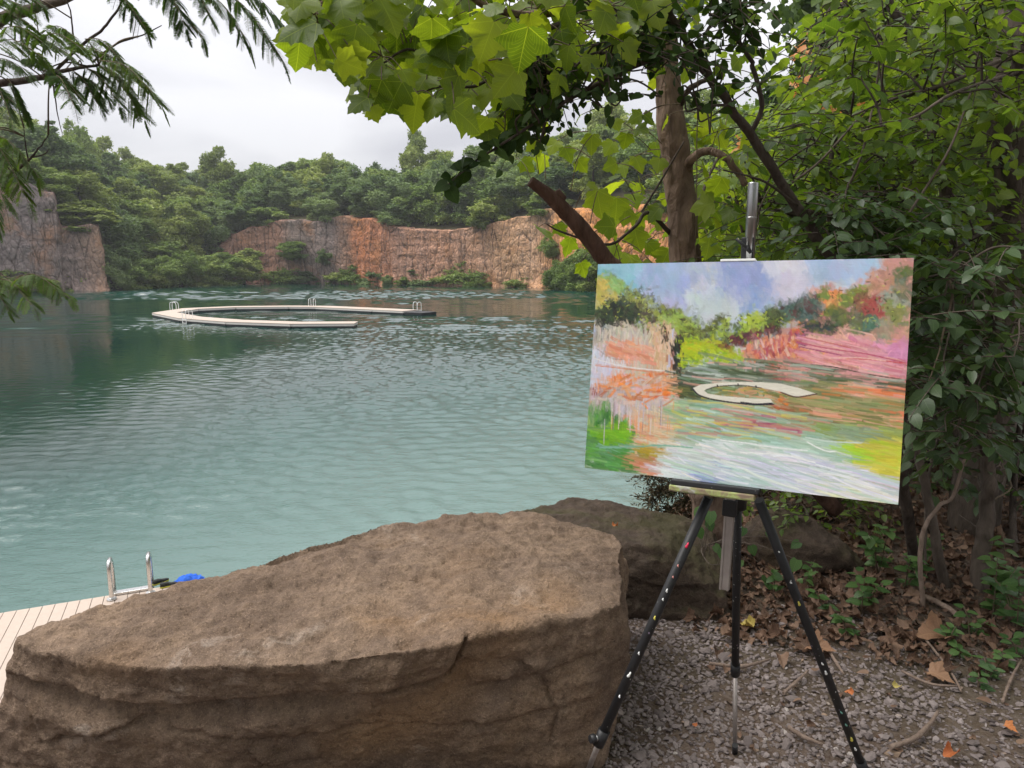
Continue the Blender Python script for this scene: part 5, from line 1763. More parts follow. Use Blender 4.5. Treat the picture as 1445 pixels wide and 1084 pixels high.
# restated passages: pale cliff, its dark cleft, the pink cliff and its strata, broken reflections
patch([(60, 350), (200, 338), (290, 360), (280, 420), (60, 430)], [(206, 196, 178), (190, 184, 168), (216, 206, 190)], 60, 22, 5, 86, 8, .8)
patch([(285, 345), (345, 338), (368, 400), (368, 525), (295, 525)], [(218, 184, 148), (208, 170, 134), (226, 200, 170)], 90, 20, 6, 84, 12, .85)
patch([(105, 415), (200, 408), (285, 455), (270, 478), (110, 450)], [(228, 158, 126), (218, 146, 116), (232, 176, 152)], 44, 24, 7, 16, 12, .85)
patch([(345, 365), (372, 362), (370, 530), (348, 530)], [(196, 196, 214), (186, 130, 110), (214, 190, 176)], 24, 18, 4, 86, 6, .9)
patch([(374, 388), (402, 384), (402, 520), (376, 535)], [(40, 48, 36), (60, 40, 34), (34, 42, 34)], 50, 13, 6, 82, 18, .95)
patch([(328, 340), (346, 338), (346, 425), (330, 420)], [(64, 44, 36), (54, 58, 38)], 16, 10, 4, 85, 15, .9)
patch([(60, 285), (130, 250), (225, 260), (235, 300), (190, 340), (60, 330)], [(44, 54, 38), (56, 72, 42), (38, 48, 36)], 90, 13, 7, 40, 45, .85)
patch([(400, 405), (520, 408), (640, 452), (640, 474), (520, 490), (402, 505)], [(168, 188, 22), (184, 198, 32), (142, 174, 30)], 70, 13, 7, 20, 45, .85)
patch([(900, 385), (1060, 392), (1300, 480), (1300, 550), (1100, 515), (880, 485)], [(224, 150, 166), (230, 166, 172), (208, 126, 136), (232, 178, 170)], 110, 36, 5, 12, 6, .75)
patch([(690, 400), (800, 382), (850, 350), (850, 470), (700, 480)], [(196, 96, 92), (216, 130, 90), (180, 84, 104), (224, 150, 120), (230, 190, 170)], 90, 15, 5, 80, 18, .85)
for pts, c_ in (([(870, 405), (980, 430), (1150, 455), (1310, 492)], (186, 76, 106)), ([(885, 385), (1000, 410), (1080, 430)], (196, 106, 100)), ([(1060, 470), (1180, 478), (1300, 492)], (205, 76, 82)), ([(880, 425), (960, 442), (1040, 458)], (160, 70, 108)),
                ([(1000, 470), (1120, 470), (1220, 482)], (242, 196, 186)), ([(850, 492), (1000, 505), (1150, 535), (1305, 560)], (56, 66, 44)), ([(50, 470), (180, 505), (370, 525)], (232, 228, 228)), ([(60, 500), (200, 516), (370, 538)], (216, 140, 104))):
    line(pts, c_, 2.6, .85)
patch([(400, 500), (640, 486), (850, 492), (1290, 560), (1290, 600), (860, 560), (400, 560)], [(70, 84, 60), (96, 116, 92), (170, 180, 166), (120, 140, 120), (216, 160, 150)], 110, 52, 4.5, 5, 4, .8)
patch([(880, 600), (1290, 600), (1290, 750), (900, 700)], [(140, 150, 96), (226, 130, 80), (110, 120, 70), (220, 168, 140), (176, 160, 110)], 90, 50, 5, 5, 4, .7)
patch([(120, 545), (370, 535), (370, 640), (60, 650)], [(238, 140, 60), (230, 160, 110), (216, 190, 176), (206, 120, 70)], 60, 22, 6, -10, 25, .8)
for k in range(26):
    x = 90 + pr.random() * 300; y = 640 + pr.random() * 90
    line([(x, y), (x - 4, y + 40 + pr.random() * 60)], ((206, 196, 206), (150, 130, 126), (230, 214, 196), (226, 160, 110))[pr.integers(4)], 2.4, .7)
patch([(420, 660), (900, 690), (900, 800), (420, 780)], [(120, 160, 130), (160, 190, 160), (206, 196, 90), (200, 140, 126), (190, 214, 204)], 110, 60, 4.5, 5, 4, .7)
patch([(450, 830), (800, 860), (1270, 990), (1266, 1060), (600, 970), (380, 930)], [(234, 238, 236), (200, 216, 216), (216, 214, 234), (180, 206, 196)], 130, 80, 4.5, 11, 4, .75)
for pts, c_ in (([(560, 800), (660, 812), (780, 830), (900, 842)], (236, 240, 238)), ([(905, 808), (945, 830), (985, 845), (1020, 846)], (240, 244, 240)), ([(640, 850), (800, 858), (930, 890)], (240, 242, 240)), ([(900, 790), (1000, 806), (1120, 812)], (206, 222, 210)),
                ([(400, 930), (440, 950), (470, 962)], (238, 236, 226)), ([(75, 830), (200, 826), (330, 822), (440, 830)], (128, 180, 156))):
    line(pts, c_, 3, .9)
# small dark and light accents in the foliage
for poly, n_ in (([(60, 190), (260, 230), (480, 345), (500, 385), (330, 370), (60, 330)], 120), ([(470, 385), (540, 305), (830, 275), (830, 340), (560, 430)], 90), ([(950, 220), (1230, 110), (1320, 300), (1180, 360), (960, 340)], 80)):
    for x, y in sample_poly(cv(poly), n_, pr):
        stroke(x, y, pr.random() * 3.1, pr.uniform(4, 9), pr.uniform(2, 4), lin(((58, 66, 38), (190, 200, 90), (60, 44, 40), (130, 145, 60))[pr.integers(4)]), .7, 0, .3)
# ring dock
patch([(500, 592), (560, 583), (650, 580), (720, 592), (790, 608), (760, 636), (600, 628), (520, 616)], [(96, 112, 62), (190, 160, 80), (120, 140, 90), (214, 160, 120)], 60, 22, 6, 2, 8)
RINGP = [(443, 592), (480, 576), (560, 569), (640, 566), (720, 567), (800, 573), (870, 590), (942, 614), (860, 626), (800, 606), (720, 589), (650, 580), (580, 581), (520, 588), (492, 600), (505, 612), (560, 622), (650, 630), (758, 636), (772, 654), (690, 655), (600, 646), (520, 632), (465, 616)]
rq = cv(RINGP)
yy_, xx_ = np.mgrid[0:PH, 0:PW]
acc = np.zeros((PH, PW))
for ox, oy in ((-.25, -.25), (.25, -.25), (-.25, .25), (.25, .25)):
    acc += in_poly(xx_ + ox, yy_ + oy, rq)
acc = np.clip(acc / 4, 0, 1)
rc = np.array(lin((228, 223, 208))) * (1 + .07 * fbm(np.stack([xx_.ravel() * .2, yy_.ravel() * .35, 0 * xx_.ravel()], -1), 3, 8).reshape(PH, PW))[..., None]
img[:] = img * (1 - acc[..., None]) + rc * acc[..., None]
line([(445, 592), (470, 618), (520, 635), (600, 648), (690, 657), (770, 656)], (44, 40, 52), 3.4, 1.0); line([(640, 648), (700, 655), (765, 652)], (30, 28, 40), 3.4, 1.0)
line([(800, 608), (862, 627), (942, 615)], (90, 56, 58), 3, 1.0); line([(500, 597), (540, 585), (600, 580), (650, 580), (720, 590)], (50, 46, 44), 2.4, .95)
for x, y in ((545, 583), (628, 578), (700, 586)): line([(x, y - 5), (x + 1, y + 3)], (40, 36, 36), 3, 1)

b = NB('oil_paint')
col = b.attr('col', 'Color')
nwv = b.n('TexBrick'); 
P = b.obj()
weave = b.math('ADD', b.noise(b.mapping(b.attr('luv', 'Vector'), (420, 14, 1)), 1.0, 2), b.noise(b.mapping(b.attr('luv', 'Vector'), (14, 320, 1)), 1.0, 2))
b.t.nodes.remove(nwv)
M_paint = b.done(b.bsdf(col, 0.42, 0, 0.35, b.bump(weave, .22, .0012)))
M_canvas = plain_mat('primed_canvas', (0.86, 0.87, 0.87), .75, 0, .2, .03, 300, .2)
M_pinkedge = plain_mat('pink_primed_edge', (0.66, 0.30, 0.28), .7)
mb = MB()
uu, vv = np.meshgrid(np.linspace(0, 1, PW), np.linspace(0, 1, PH), indexing='xy')
hs = hgt.copy()
V = c00[None] + cU[None] * (uu.ravel() * cW)[:, None] + cV[None] * (vv.ravel() * cH)[:, None] + cN[None] * (hs.ravel() * .0007)[:, None]
ii, jj = np.meshgrid(np.arange(PH - 1), np.arange(PW - 1), indexing='ij')
fq = np.stack([ii * PW + jj, (ii + 1) * PW + jj, (ii + 1) * PW + jj + 1, ii * PW + jj + 1], -1).reshape(-1, 4)
colr = np.column_stack([np.clip(img.reshape(-1, 3), 0, 1) * CANVAS_K, np.ones(PW * PH)])
mb.add(V, fq, 0, True, None, np.column_stack([uu.ravel(), vv.ravel(), 0 * uu.ravel()]), colr)
TH = .019
rim = [(0, 0), (.72, 0), (1, 0), (1, 1), (0, 1)]
fr = [cpt(*r, .0002) for r in rim]; bk = [cpt(*r, -TH) for r in rim]
Vr = np.array(fr + bk)
pe = [1, 2]
for k in range(5):
    mb.add(Vr, [[k, (k + 1) % 5, 5 + (k + 1) % 5, 5 + k]], 2 if k in pe else 1, False)
mb.add(Vr, [[9, 8, 7, 6, 5]], 1, False)
cnv = mb.build('canvas', [M_paint, M_canvas, M_pinkedge], None, ('col', 'luv'))
tag(cnv, 'colourful oil painting of the quarry lake on a stretched canvas', 'painting')

# ================================================================== NEAR TREES AND PLANTS
vr = np.random.default_rng(41)
M_syc = leaf_mat('sycamore_leaf', (0.055, 0.10, 0.016), (0.13, 0.195, 0.027), (0.24, 0.30, 0.05), 0.62, (2.0, 1.85, 0.45), 0.35, 0.45, 'palmate', 0.8)
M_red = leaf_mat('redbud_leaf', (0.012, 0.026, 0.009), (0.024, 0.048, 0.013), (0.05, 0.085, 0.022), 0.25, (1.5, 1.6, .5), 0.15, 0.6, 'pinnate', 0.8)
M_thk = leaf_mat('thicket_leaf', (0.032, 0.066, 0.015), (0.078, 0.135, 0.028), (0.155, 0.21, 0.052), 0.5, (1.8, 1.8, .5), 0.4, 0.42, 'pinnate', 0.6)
M_thk2 = leaf_mat('shade_leaf', (0.022, 0.046, 0.018), (0.055, 0.095, 0.038), (0.10, 0.15, 0.068), 0.36, (1.5, 1.6, .6), 0.45, 0.4, 'pinnate', 0.6)  # darker copy of the thicket leaf, shade put into its colour
M_brt = leaf_mat('sunlit_leaf', (0.07, 0.125, 0.02), (0.14, 0.21, 0.035), (0.22, 0.28, 0.06), 0.5, (1.9, 1.8, .5), 0.35, 0.45, 'pinnate', 0.5)  # lighter copy of the thicket leaf, sunlight put into its colour
M_mim = leaf_mat('mimosa_leaf', (0.03, 0.065, 0.02), (0.055, 0.105, 0.028), (0.12, 0.18, 0.045), 0.38, (1.7, 1.7, .5), 0.3, 0.5, None, 0.8)
M_seed = leaf_mat('seedling_leaf', (0.035, 0.08, 0.025), (0.062, 0.125, 0.036), (0.11, 0.19, 0.06), 0.35, (1.5, 1.6, .6), 0.4, 0.4, 'pinnate', 0.6)
M_flower = leaf_mat('orange_blossom', (0.55, 0.2, 0.06), (0.62, 0.28, 0.1), (0.7, 0.42, 0.2), 0.4, (1.2, 1.0, .8), 0.3, 0.5, None, 1.0)
M_sycbark = bark_mat('shaggy_bark', (0.06, 0.04, 0.031), (0.25, 0.175, 0.132), 17, .28, 1.0)
M_dbark = bark_mat('dark_bark', (0.03, 0.024, 0.02), (0.085, 0.066, 0.055), 22, .3, .6)
M_gbark = bark_mat('grey_bark', (0.045, 0.035, 0.029), (0.135, 0.108, 0.088), 18, .35, .5)
M_twig = bark_mat('twig_bark', (0.06, 0.045, 0.03), (0.15, 0.115, 0.08), 40, .3, .3)
M_dead = bark_mat('dead_wood', (0.05, 0.03, 0.022), (0.13, 0.075, 0.055), 22, .18, .8)

OVATE = [leaf_simple(.34, .05, .16, .14), leaf_simple(.38, .05, .10, .22), leaf_simple(.30, .03, .25, .10)]
HEART = [leaf_simple(.46, .10, .14, .14), leaf_simple(.50, .10, .08, .2), leaf_simple(.44, .08, .25, .12)]


def w3(lst):
    """photo columns/rows with a depth each -> world points"""
    return [at(*p) for p in lst]


class Plant:
    def __init__(self, name, label, cat, base, group=None):
        self.t = thing(name, label, cat, tuple(base), 0, group)
        self.base = np.asarray(base, float)
        self.mb = {}
        self.mat = {}
        self.skel = []

    def part(self, nm, mat):
        nm = {'twigs': 'crown', 'vine': 'limbs'}.get(nm, nm)
        if nm not in self.mb: self.mb[nm] = MB(); self.mat[nm] = []
        if mat not in self.mat[nm]: self.mat[nm].append(mat)
        return PX(self.mb[nm], self.mat[nm].index(mat))

    def limb(self, pts, rad, mat, nm='limbs', sides=7, rough=.12, n=8):
        c = catmull(pts, n)
        if len(c) > 6:
            j = fbm(np.column_stack([np.arange(len(c)) * .35, np.full(len(c), len(self.skel) * 3.3 + self.base[0]), np.zeros(len(c))]), 3, 3)
            k = fbm(np.column_stack([np.arange(len(c)) * .35, np.full(len(c), 50 + len(self.skel) * 3.3), np.zeros(len(c))]), 3, 4)
            a = np.mean(rad) * .8
            c = c + np.stack([j * a, k * a, 0 * j], -1)
        tube(self.part(nm, mat), c - self.base, rad, sides, 0, rough, True, len(self.skel))
        self.skel.append(c)
        return c

    def near(self, p):
        S = np.vstack(self.skel)
        return S[np.argmin(np.sum((S - p) ** 2, 1))]

    def spray(self, p, d, L, n, leaf, mat, tm, nm='crown', droop=.35, twig=None, flat=.5):
        d = unit(d)
        t = np.linspace(0.02, 1, 6)
        axis = p + d * (t * L)[:, None] + np.array([0, 0, -1.0]) * (droop * L * .5 * t ** 2)[:, None]
        if twig is not None:
            tube(self.part('twigs', twig), axis - self.base, [.0028, .0012], 4, 0, 0, False)
        up = np.array([0, 0, 1.0]) + vr.normal(0, .25, 3)
        sd = unit(np.cross(d, up))
        tt = np.linspace(.12, 1, n)
        P_ = np.stack([np.interp(tt, t, axis[:, i]) for i in range(3)], -1)
        sg = np.where(np.arange(n) % 2, 1.0, -1.0)
        sg[-1] = 0
        tip = d * .65 + sd * (sg * .85)[:, None] + np.array([0, 0, -1]) * (.25 + .35 * vr.random(n))[:, None] + vr.normal(0, .18, (n, 3))
        nrm = up + vr.normal(0, flat, (n, 3))
        sz = leaf * (.65 + .6 * vr.random(n)) * (1 - .25 * tt)
        rd = np.clip(vr.random() * .5 + vr.random(n) * .5, 0, 1)
        k = vr.integers(0, len(tm))
        put_leaves(self.part(nm, mat), tm[k], P_ + unit(tip) * leaf * .12 - self.base, tip, nrm, sz, 0, rd)
        return axis

    def fill(self, poly, n, D, L, nl, leaf, mat, tm, nm='crown', link=.0, twig=M_twig, mind=0, bias=(0, -.2, 0), droop=.35, lmat=None):
        leaf = leaf * .86
        n = int(n * 1.3)
        mind = mind * .85
        for px, py in sample_poly(poly, n, vr, mind):
            p = at(px, py, vr.uniform(*D))
            gz_ = float(ground_z(p[0:1], p[1:2])[0])
            if p[2] < gz_ + .12: p[2] = gz_ + .12 + .3 * vr.random()
            a = vr.random() * 6.283
            d = np.array([math.cos(a), math.sin(a), vr.normal(0, .3)]) + np.array(bias)
            self.spray(p, d, L * vr.uniform(.7, 1.3), nl, leaf, mat, tm, nm, droop, twig)
            if vr.random() < link and self.skel:
                q = self.near(p)
                dl_ = np.linalg.norm(p - q)
                ks = [q + (p - q) * f_ + vr.normal(0, .05 * dl_, 3) + np.array([0, 0, .08 * dl_ * f_ * (1 - f_) * 4]) for f_ in (.3, .55, .8)]
                tube(self.part('twigs', M_twig if twig is M_gbark and vr.random() < .5 else twig), catmull([q] + ks + [p], 4) - self.base, [.0055, .0022], 5, 0, .1, False)

    def done(self):
        for nm, mb in self.mb.items():
            mb.build(nm, self.mat[nm], self.t, ('rnd', 'luv'))


def gnd(px, py):
    p = onz(px, py, G)
    for _ in range(6):
        p = onz(px, py, float(ground_z(p[0:1], p[1:2])[0]))
    return p


# ---------------------------------------------------------------- sycamore behind the canvas
base = at(1006, 800, 3.5)
syc = Plant('sycamore_tree', 'shaggy barked sycamore rising behind the canvas with big lobed leaves', 'tree', base)
tr = w3([(1007, 812, 3.5), (1004, 740, 3.5), (992, 620, 3.5), (980, 470, 3.5), (968, 365, 3.5), (958, 260, 3.5), (950, 190, 3.5), (941, 90, 3.5), (932, -40, 3.5), (925, -200, 3.55)])
c = catmull(tr, 10)
c = catmull(tr, 30)
tube(syc.part('trunk', M_sycbark), c - base, [.115, .092, .085, .078, .072, .068, .058, .05, .045], 40, 0, .26, True, 3)
syc.skel.append(c)
syc.limb(w3([(968, 245, 3.5), (978, 224, 3.4), (1002, 213, 3.35), (1030, 228, 3.3), (1052, 262, 3.3)]), [.022, .018, .015], M_sycbark, sides=10)
syc.limb(w3([(958, 152, 3.5), (968, 130, 3.4), (985, 118, 3.35), (1003, 110, 3.3)]), [.016, .010], M_dbark)
syc.limb(w3([(940, 60, 3.5), (860, 10, 3.0), (770, 18, 2.8), (735, 22, 2.7), (690, 10, 2.6), (640, -20, 2.5)]), [.022, .015, .009], M_sycbark)
syc.limb(w3([(934, -20, 3.5), (800, -80, 2.9), (620, -60, 2.5), (500, -20, 2.3), (430, 30, 2.25)]), [.03, .02, .006], M_sycbark)
syc.limb(w3([(800, 30, 2.85), (700, 70, 2.6), (640, 95, 2.5), (580, 70, 2.45), (540, 90, 2.4)]), [.01, .006, .003], M_dbark)
syc.limb(w3([(735, 60, 2.7), (680, 118, 2.6), (620, 122, 2.55), (575, 140, 2.5)]), [.008, .005, .003], M_dbark)
syc.limb(w3([(946, 330, 3.5), (915, 300, 3.35), (895, 320, 3.3), (860, 345, 3.2), (800, 330, 3.15), (770, 316, 3.1)]), [.012, .007, .003], M_dbark)
syc.limb(w3([(972, 300, 3.5), (985, 285, 3.6), (1000, 250, 3.7), (1015, 220, 3.8)]), [.01, .006], M_dbark)
syc.limb(w3([(905, 300, 3.4), (930, 260, 3.4), (965, 200, 3.4)]), [.006, .004], M_dbark)
syc.limb(w3([(986, 20, 3.2), (984, 150, 3.2), (983, 280, 3.2), (981, 368, 3.25)]), [.0028, .002], M_twig, 'vine', 5)
syc.limb(w3([(714, 130, 2.7), (713, 170, 2.7), (712, 212, 2.7)]), [.003, .002], M_twig, 'vine', 5)


def syc_leaf(p, sz, tip=None, nrm=None, rd=None):
    sz = sz * .67
    tip = unit(np.array([vr.normal(0, .6), vr.normal(-.15, .4), -.75 + vr.normal(0, .35)])) if tip is None else tip
    nrm = unit(np.array([vr.normal(0, .4), -.65 + vr.normal(0, .4), .55 + vr.normal(0, .35)])) if nrm is None else nrm
    q = syc.near(p)
    start = p - tip * sz * .35
    put_leaves(syc.part('crown', M_syc), SYC[vr.integers(0, 4)], (start - base)[None], tip[None], nrm[None], np.array([sz]), 0, np.array([vr.random() if rd is None else rd]))
    v = q - start
    d = np.linalg.norm(v)
    e = start + v / d * min(d, .16) + np.array([0, 0, .02])
    tube(syc.part('twigs', M_twig), catmull([start, (start + e) / 2 + np.array([0, 0, .015]), e], 3) - base, [.0016, .0024], 4, 0, 0, False)


S1 = [(405, -50), (408, 60), (418, 85), (445, 72), (470, 95), (492, 118), (520, 165), (545, 140), (575, 158), (610, 140), (640, 160), (668, 172), (700, 195), (735, 180), (770, 130), (850, 100), (930, 60), (1060, -30), (1000, -60)]
for (px, py) in sample_poly(S1, 360, vr, 14):
    f_ = (px - 400) / 600
    syc_leaf(at(px, py, vr.uniform(2.05 + .5 * f_, 3.0 + .5 * f_)), vr.uniform(.085, .165))
for px, py, s_ in ((430, 40, .17), (455, 60, .14), (500, 55, .17), (530, 110, .16), (560, 60, .17), (505, 20, .19), (640, 130, .22), (655, 165, .17), (610, 150, .12), (690, 50, .18), (590, 30, .18), (560, 130, .14), (740, 60, .19), (620, 80, .17),
                   (545, 15, .2), (470, 10, .17), (660, 90, .17), (718, 110, .16), (680, 175, .15), (512, 90, .13), (452, 92, .05), (528, 158, .08)):
    syc_leaf(at(px, py, vr.uniform(2.15, 2.5)), s_ * .95)
# lower clusters beside the trunk and over the lake
for px, py, s_ in ((767, 326, .115), (845, 284, .135), (790, 322, .08), (803, 345, .1), (822, 378, .09), (828, 350, .07), (870, 290, .12), (880, 236, .09), (858, 320, .1), (898, 335, .12), (920, 350, .11), (905, 262, .1), (925, 300, .09),
                   (890, 365, .1), (930, 230, .09), (868, 250, .08), (742, 232, .08), (722, 226, .07), (765, 228, .09), (800, 215, .09), (820, 232, .07), (782, 205, .09), (835, 200, .09), (755, 205, .08), (995, 290, .12), (1012, 318, .12),
                   (1000, 345, .11), (1030, 300, .1), (1012, 262, .11), (995, 240, .1), (1035, 340, .1), (990, 195, .09), (1020, 180, .1), (915, 380, .1), (940, 395, .1), (1005, 370, .1), (880, 390, .1), (860, 372, .08), (850, 400, .07), (835, 262, .06)):
    syc_leaf(at(px, py, vr.uniform(3.0, 3.7)), s_ * 1.35, None, None, min(1, .35 + vr.random() * .6))
for (px, py) in sample_poly([(860, 180), (1060, 150), (1060, 380), (990, 380), (860, 390)], 60, vr, 16):
    syc_leaf(at(px, py, vr.uniform(3.5, 4.3)), vr.uniform(.1, .16), None, None, min(1, .3 + vr.random() * .6))
for (px, py) in sample_poly([(720, 20), (900, 0), (1060, 10), (1075, 110), (1000, 150), (900, 120), (790, 190), (720, 200)], 48, vr, 20):
    syc_leaf(at(px, py, vr.uniform(3.0, 3.9)), vr.uniform(.08, .14))
for (px, py) in sample_poly([(860, 160), (960, 150), (950, 200), (870, 200)], 6, vr, 10):
    syc_leaf(at(px, py, 3.3), .1)
syc.done()

# ---------------------------------------------------------------- dark leaning redbud
base = gnd(1296, 800)
rb = Plant('redbud_tree', 'leaning dark stemmed redbud with small heart leaves in front of the sycamore', 'tree', base)
c = rb.limb([base + np.array([0, 0, -.1])] + w3([(1262, 620, 3.1), (1205, 420, 3.0), (1150, 330, 2.95), (1100, 252, 2.9), (1050, 178, 2.85), (1012, 125, 2.8), (985, 82, 2.8), (955, 35, 2.75), (925, -15, 2.7), (890, -90, 2.65)]), [.026, .023, .019, .016, .013, .010], M_dbark, 'trunk', 12, .14)
rb.limb(w3([(975, 70, 2.8), (930, 80, 2.72), (870, 105, 2.62), (800, 142, 2.5), (745, 180, 2.45), (690, 215, 2.4), (655, 240, 2.36), (632, 262, 2.33)]), [.011, .009, .006, .0035, .002], M_dbark, 'limbs', 8)
rb.limb(w3([(1002, 112, 2.8), (960, 78, 2.75), (900, 85, 2.7), (840, 75, 2.65), (790, 110, 2.6), (760, 108, 2.6)]), [.008, .005, .003], M_dbark)
rb.limb(w3([(1060, 190, 2.86), (1075, 150, 2.85), (1062, 95, 2.85), (1060, 85, 2.85), (1020, 30, 2.8), (1000, 20, 2.8)]), [.010, .009, .006], M_dbark)
rb.limb(w3([(985, 82, 2.8), (1000, 40, 2.75), (1025, 20, 2.7), (1050, 10, 2.7)]), [.007, .004], M_dbark)
rb.limb(w3([(1045, 170, 2.85), (1030, 150, 2.8), (1000, 150, 2.75), (985, 152, 2.7)]), [.007, .004], M_dbark)
rb.limb(w3([(900, 90, 2.68), (860, 40, 2.6), (830, 0, 2.55)]), [.006, .003], M_dbark)
rb.limb(w3([(1125, 290, 2.92), (1085, 260, 2.85), (1060, 250, 2.8), (1020, 240, 2.75)]), [.006, .003], M_dbark)
for poly, n, mind in (([(700, 60), (760, 40), (830, 0), (940, -20), (1010, 20), (990, 90), (900, 130), (830, 150), (740, 190), (700, 150)], 46, 16), ([(930, -20), (1080, -20), (1080, 60), (1050, 120), (990, 150), (930, 100)], 34, 14),
                      ([(1040, 0), (1100, 0), (1110, 90), (1060, 110)], 5, 16), ([(700, 140), (800, 110), (860, 130), (740, 200), (690, 215)], 24, 14)):
    for px, py in sample_poly(poly, n, vr, mind):
        p = at(px, py, vr.uniform(2.4, 2.85))
        q = rb.near(p)
        d = unit(p - q + vr.normal(0, .05, 3) + np.array([0, 0, -.03]))
        L = min(np.linalg.norm(p - q) + .1, .34)
        s0 = p - d * L * .8
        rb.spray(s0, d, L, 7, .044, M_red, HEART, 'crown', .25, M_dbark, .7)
        if np.linalg.norm(s0 - q) > .02:
            tube(rb.part('twigs', M_dbark), catmull([q, (q + s0) / 2 + vr.normal(0, .02, 3), s0], 4) - base, [.004, .0028], 5, 0, 0, False)
tipc = rb.skel[1]
for k in range(34):
    t = .55 + .45 * (k / 33)
    p = tipc[int(t * (len(tipc) - 1))]
    tp = unit(np.array([vr.normal(-.3, .5), vr.normal(0, .5), vr.normal(-.3, .5)]))
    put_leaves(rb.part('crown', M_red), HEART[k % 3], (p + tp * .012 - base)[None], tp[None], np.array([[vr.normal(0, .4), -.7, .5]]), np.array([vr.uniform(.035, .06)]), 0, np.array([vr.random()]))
rb.done()

# ---------------------------------------------------------------- broken dead limb leaning behind the canvas
base = at(1030, 560, 3.05)
mb = MB()
pts = w3([(748, 256, 2.75), (775, 276, 2.77), (803, 304, 2.8), (838, 345, 2.84), (880, 395, 2.9), (960, 480, 3.0), (1080, 610, 3.15), (1180, 720, 3.3)])
c = catmull(pts, 7)
tube(mb, c, [.021, .027, .031, .034, .036, .038, .04, .04], 14, 0, .22, True, 8)
kn = at(786, 283, 2.775)
tube(mb, [kn + np.array([-.02, 0, .012]), kn + np.array([0.004, -.002, .022]), kn + np.array([.03, 0, .002])], [.012, .022, .012], 8, 0, .2)
tag(mb.build('dead_branch', M_dead, None, ('luv',)), 'broken dark dead limb sticking up left behind the canvas', 'branch')

# ---------------------------------------------------------------- thicket on the right: shrubs and saplings, each its own plant
base = gnd(1378, 838)
sp1 = Plant('sapling', 'stout multi-stemmed sapling with ringed trunk standing in leaf litter at right', 'tree', base)
sp1.limb([base + np.array([0, 0, -.1])] + w3([(1385, 780, 3.2), (1393, 720, 3.2), (1396, 650, 3.2), (1388, 590, 3.2), (1378, 560, 3.15), (1388, 510, 3.1), (1402, 440, 3.0), (1398, 390, 2.95)]), [.046, .036, .032, .03, .027, .024, .02, .014], M_gbark, 'trunk', 14, .12)
sp1.limb(w3([(1392, 640, 3.2), (1372, 560, 3.2), (1360, 520, 3.2), (1352, 470, 3.25)]), [.024, .018, .012], M_dbark)
sp1.limb(w3([(1400, 430, 3.0), (1395, 400, 2.95), (1360, 378, 2.9), (1338, 392, 2.85), (1330, 365, 2.85)]), [.014, .010, .006], M_gbark)
sp1.limb(w3([(1384, 560, 3.15), (1402, 540, 3.0), (1422, 480, 2.9), (1450, 430, 2.8)]), [.012, .008, .004], M_gbark)
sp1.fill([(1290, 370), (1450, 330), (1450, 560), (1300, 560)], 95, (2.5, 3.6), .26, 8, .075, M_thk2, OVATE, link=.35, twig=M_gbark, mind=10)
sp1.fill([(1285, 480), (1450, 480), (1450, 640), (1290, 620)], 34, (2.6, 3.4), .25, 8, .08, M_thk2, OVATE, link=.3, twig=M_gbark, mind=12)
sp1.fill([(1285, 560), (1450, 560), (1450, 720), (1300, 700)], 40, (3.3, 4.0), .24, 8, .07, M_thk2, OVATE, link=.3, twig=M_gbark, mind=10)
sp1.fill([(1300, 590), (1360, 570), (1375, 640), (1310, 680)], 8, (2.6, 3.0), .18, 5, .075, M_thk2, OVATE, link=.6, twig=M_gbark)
sp1.done()

base = gnd(1336, 826)
sp2 = Plant('sapling', 'thin leaning sapling with pale banded stem left of the stout sapling', 'tree', base)
sp2.limb([base + np.array([0, 0, -.1])] + w3([(1322, 770, 3.2), (1310, 710, 3.2), (1296, 640, 3.25), (1262, 540, 3.3), (1240, 470, 3.3)]), [.026, .022, .02, .016, .012], M_gbark, 'trunk', 10)
sp2.limb(w3([(1303, 860, 3.0), (1299, 800, 3.02), (1302, 752, 3.05), (1325, 715, 3.1), (1345, 700, 3.15), (1362, 640, 3.2)]), [.011, .010, .009, .006], M_stick, 'limbs')
sp2.limb(w3([(1306, 800, 3.25), (1305, 760, 3.3), (1308, 700, 3.35), (1316, 640, 3.4)]), [.008, .006], M_alu2 if False else M_gbark, 'limbs')
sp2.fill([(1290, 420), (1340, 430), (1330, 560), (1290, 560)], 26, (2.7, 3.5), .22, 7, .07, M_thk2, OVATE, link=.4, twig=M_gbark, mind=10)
sp2.done()

# upper storey stems
base = gnd(1405, 770)
t3 = Plant('understory_tree', 'crooked dark trunk tree leaning in at the upper right edge', 'tree', base + np.array([.9, 1.0, .2]))
t3.limb([t3.base + np.array([0, 0, -.3])] + w3([(1440, 600, 4.0), (1425, 420, 3.9), (1412, 330, 3.8), (1432, 270, 3.7), (1418, 200, 3.65), (1430, 120, 3.6), (1445, 20, 3.6), (1450, -150, 3.6)]), [.05, .045, .04, .036, .034, .03, .026, .02], M_dbark, 'trunk', 12, .15)
t3.limb(w3([(1432, 80, 3.6), (1400, 90, 3.4), (1330, 120, 3.3), (1260, 140, 3.2), (1200, 165, 3.1)]), [.011, .008, .004], M_gbark)
t3.limb(w3([(1440, 100, 3.6), (1350, 130, 3.0), (1290, 165, 2.9), (1215, 185, 2.8)]), [.009, .006, .003], M_gbark)
t3.limb(w3([(1415, 300, 3.75), (1380, 330, 3.6), (1340, 360, 3.5), (1300, 400, 3.4)]), [.012, .008, .004], M_dbark)
t3.fill([(1180, -40), (1460, -40), (1460, 180), (1300, 200), (1180, 190)], 120, (2.8, 4.2), .3, 8, .082, M_thk, OVATE, link=.3, twig=M_dbark, mind=11)
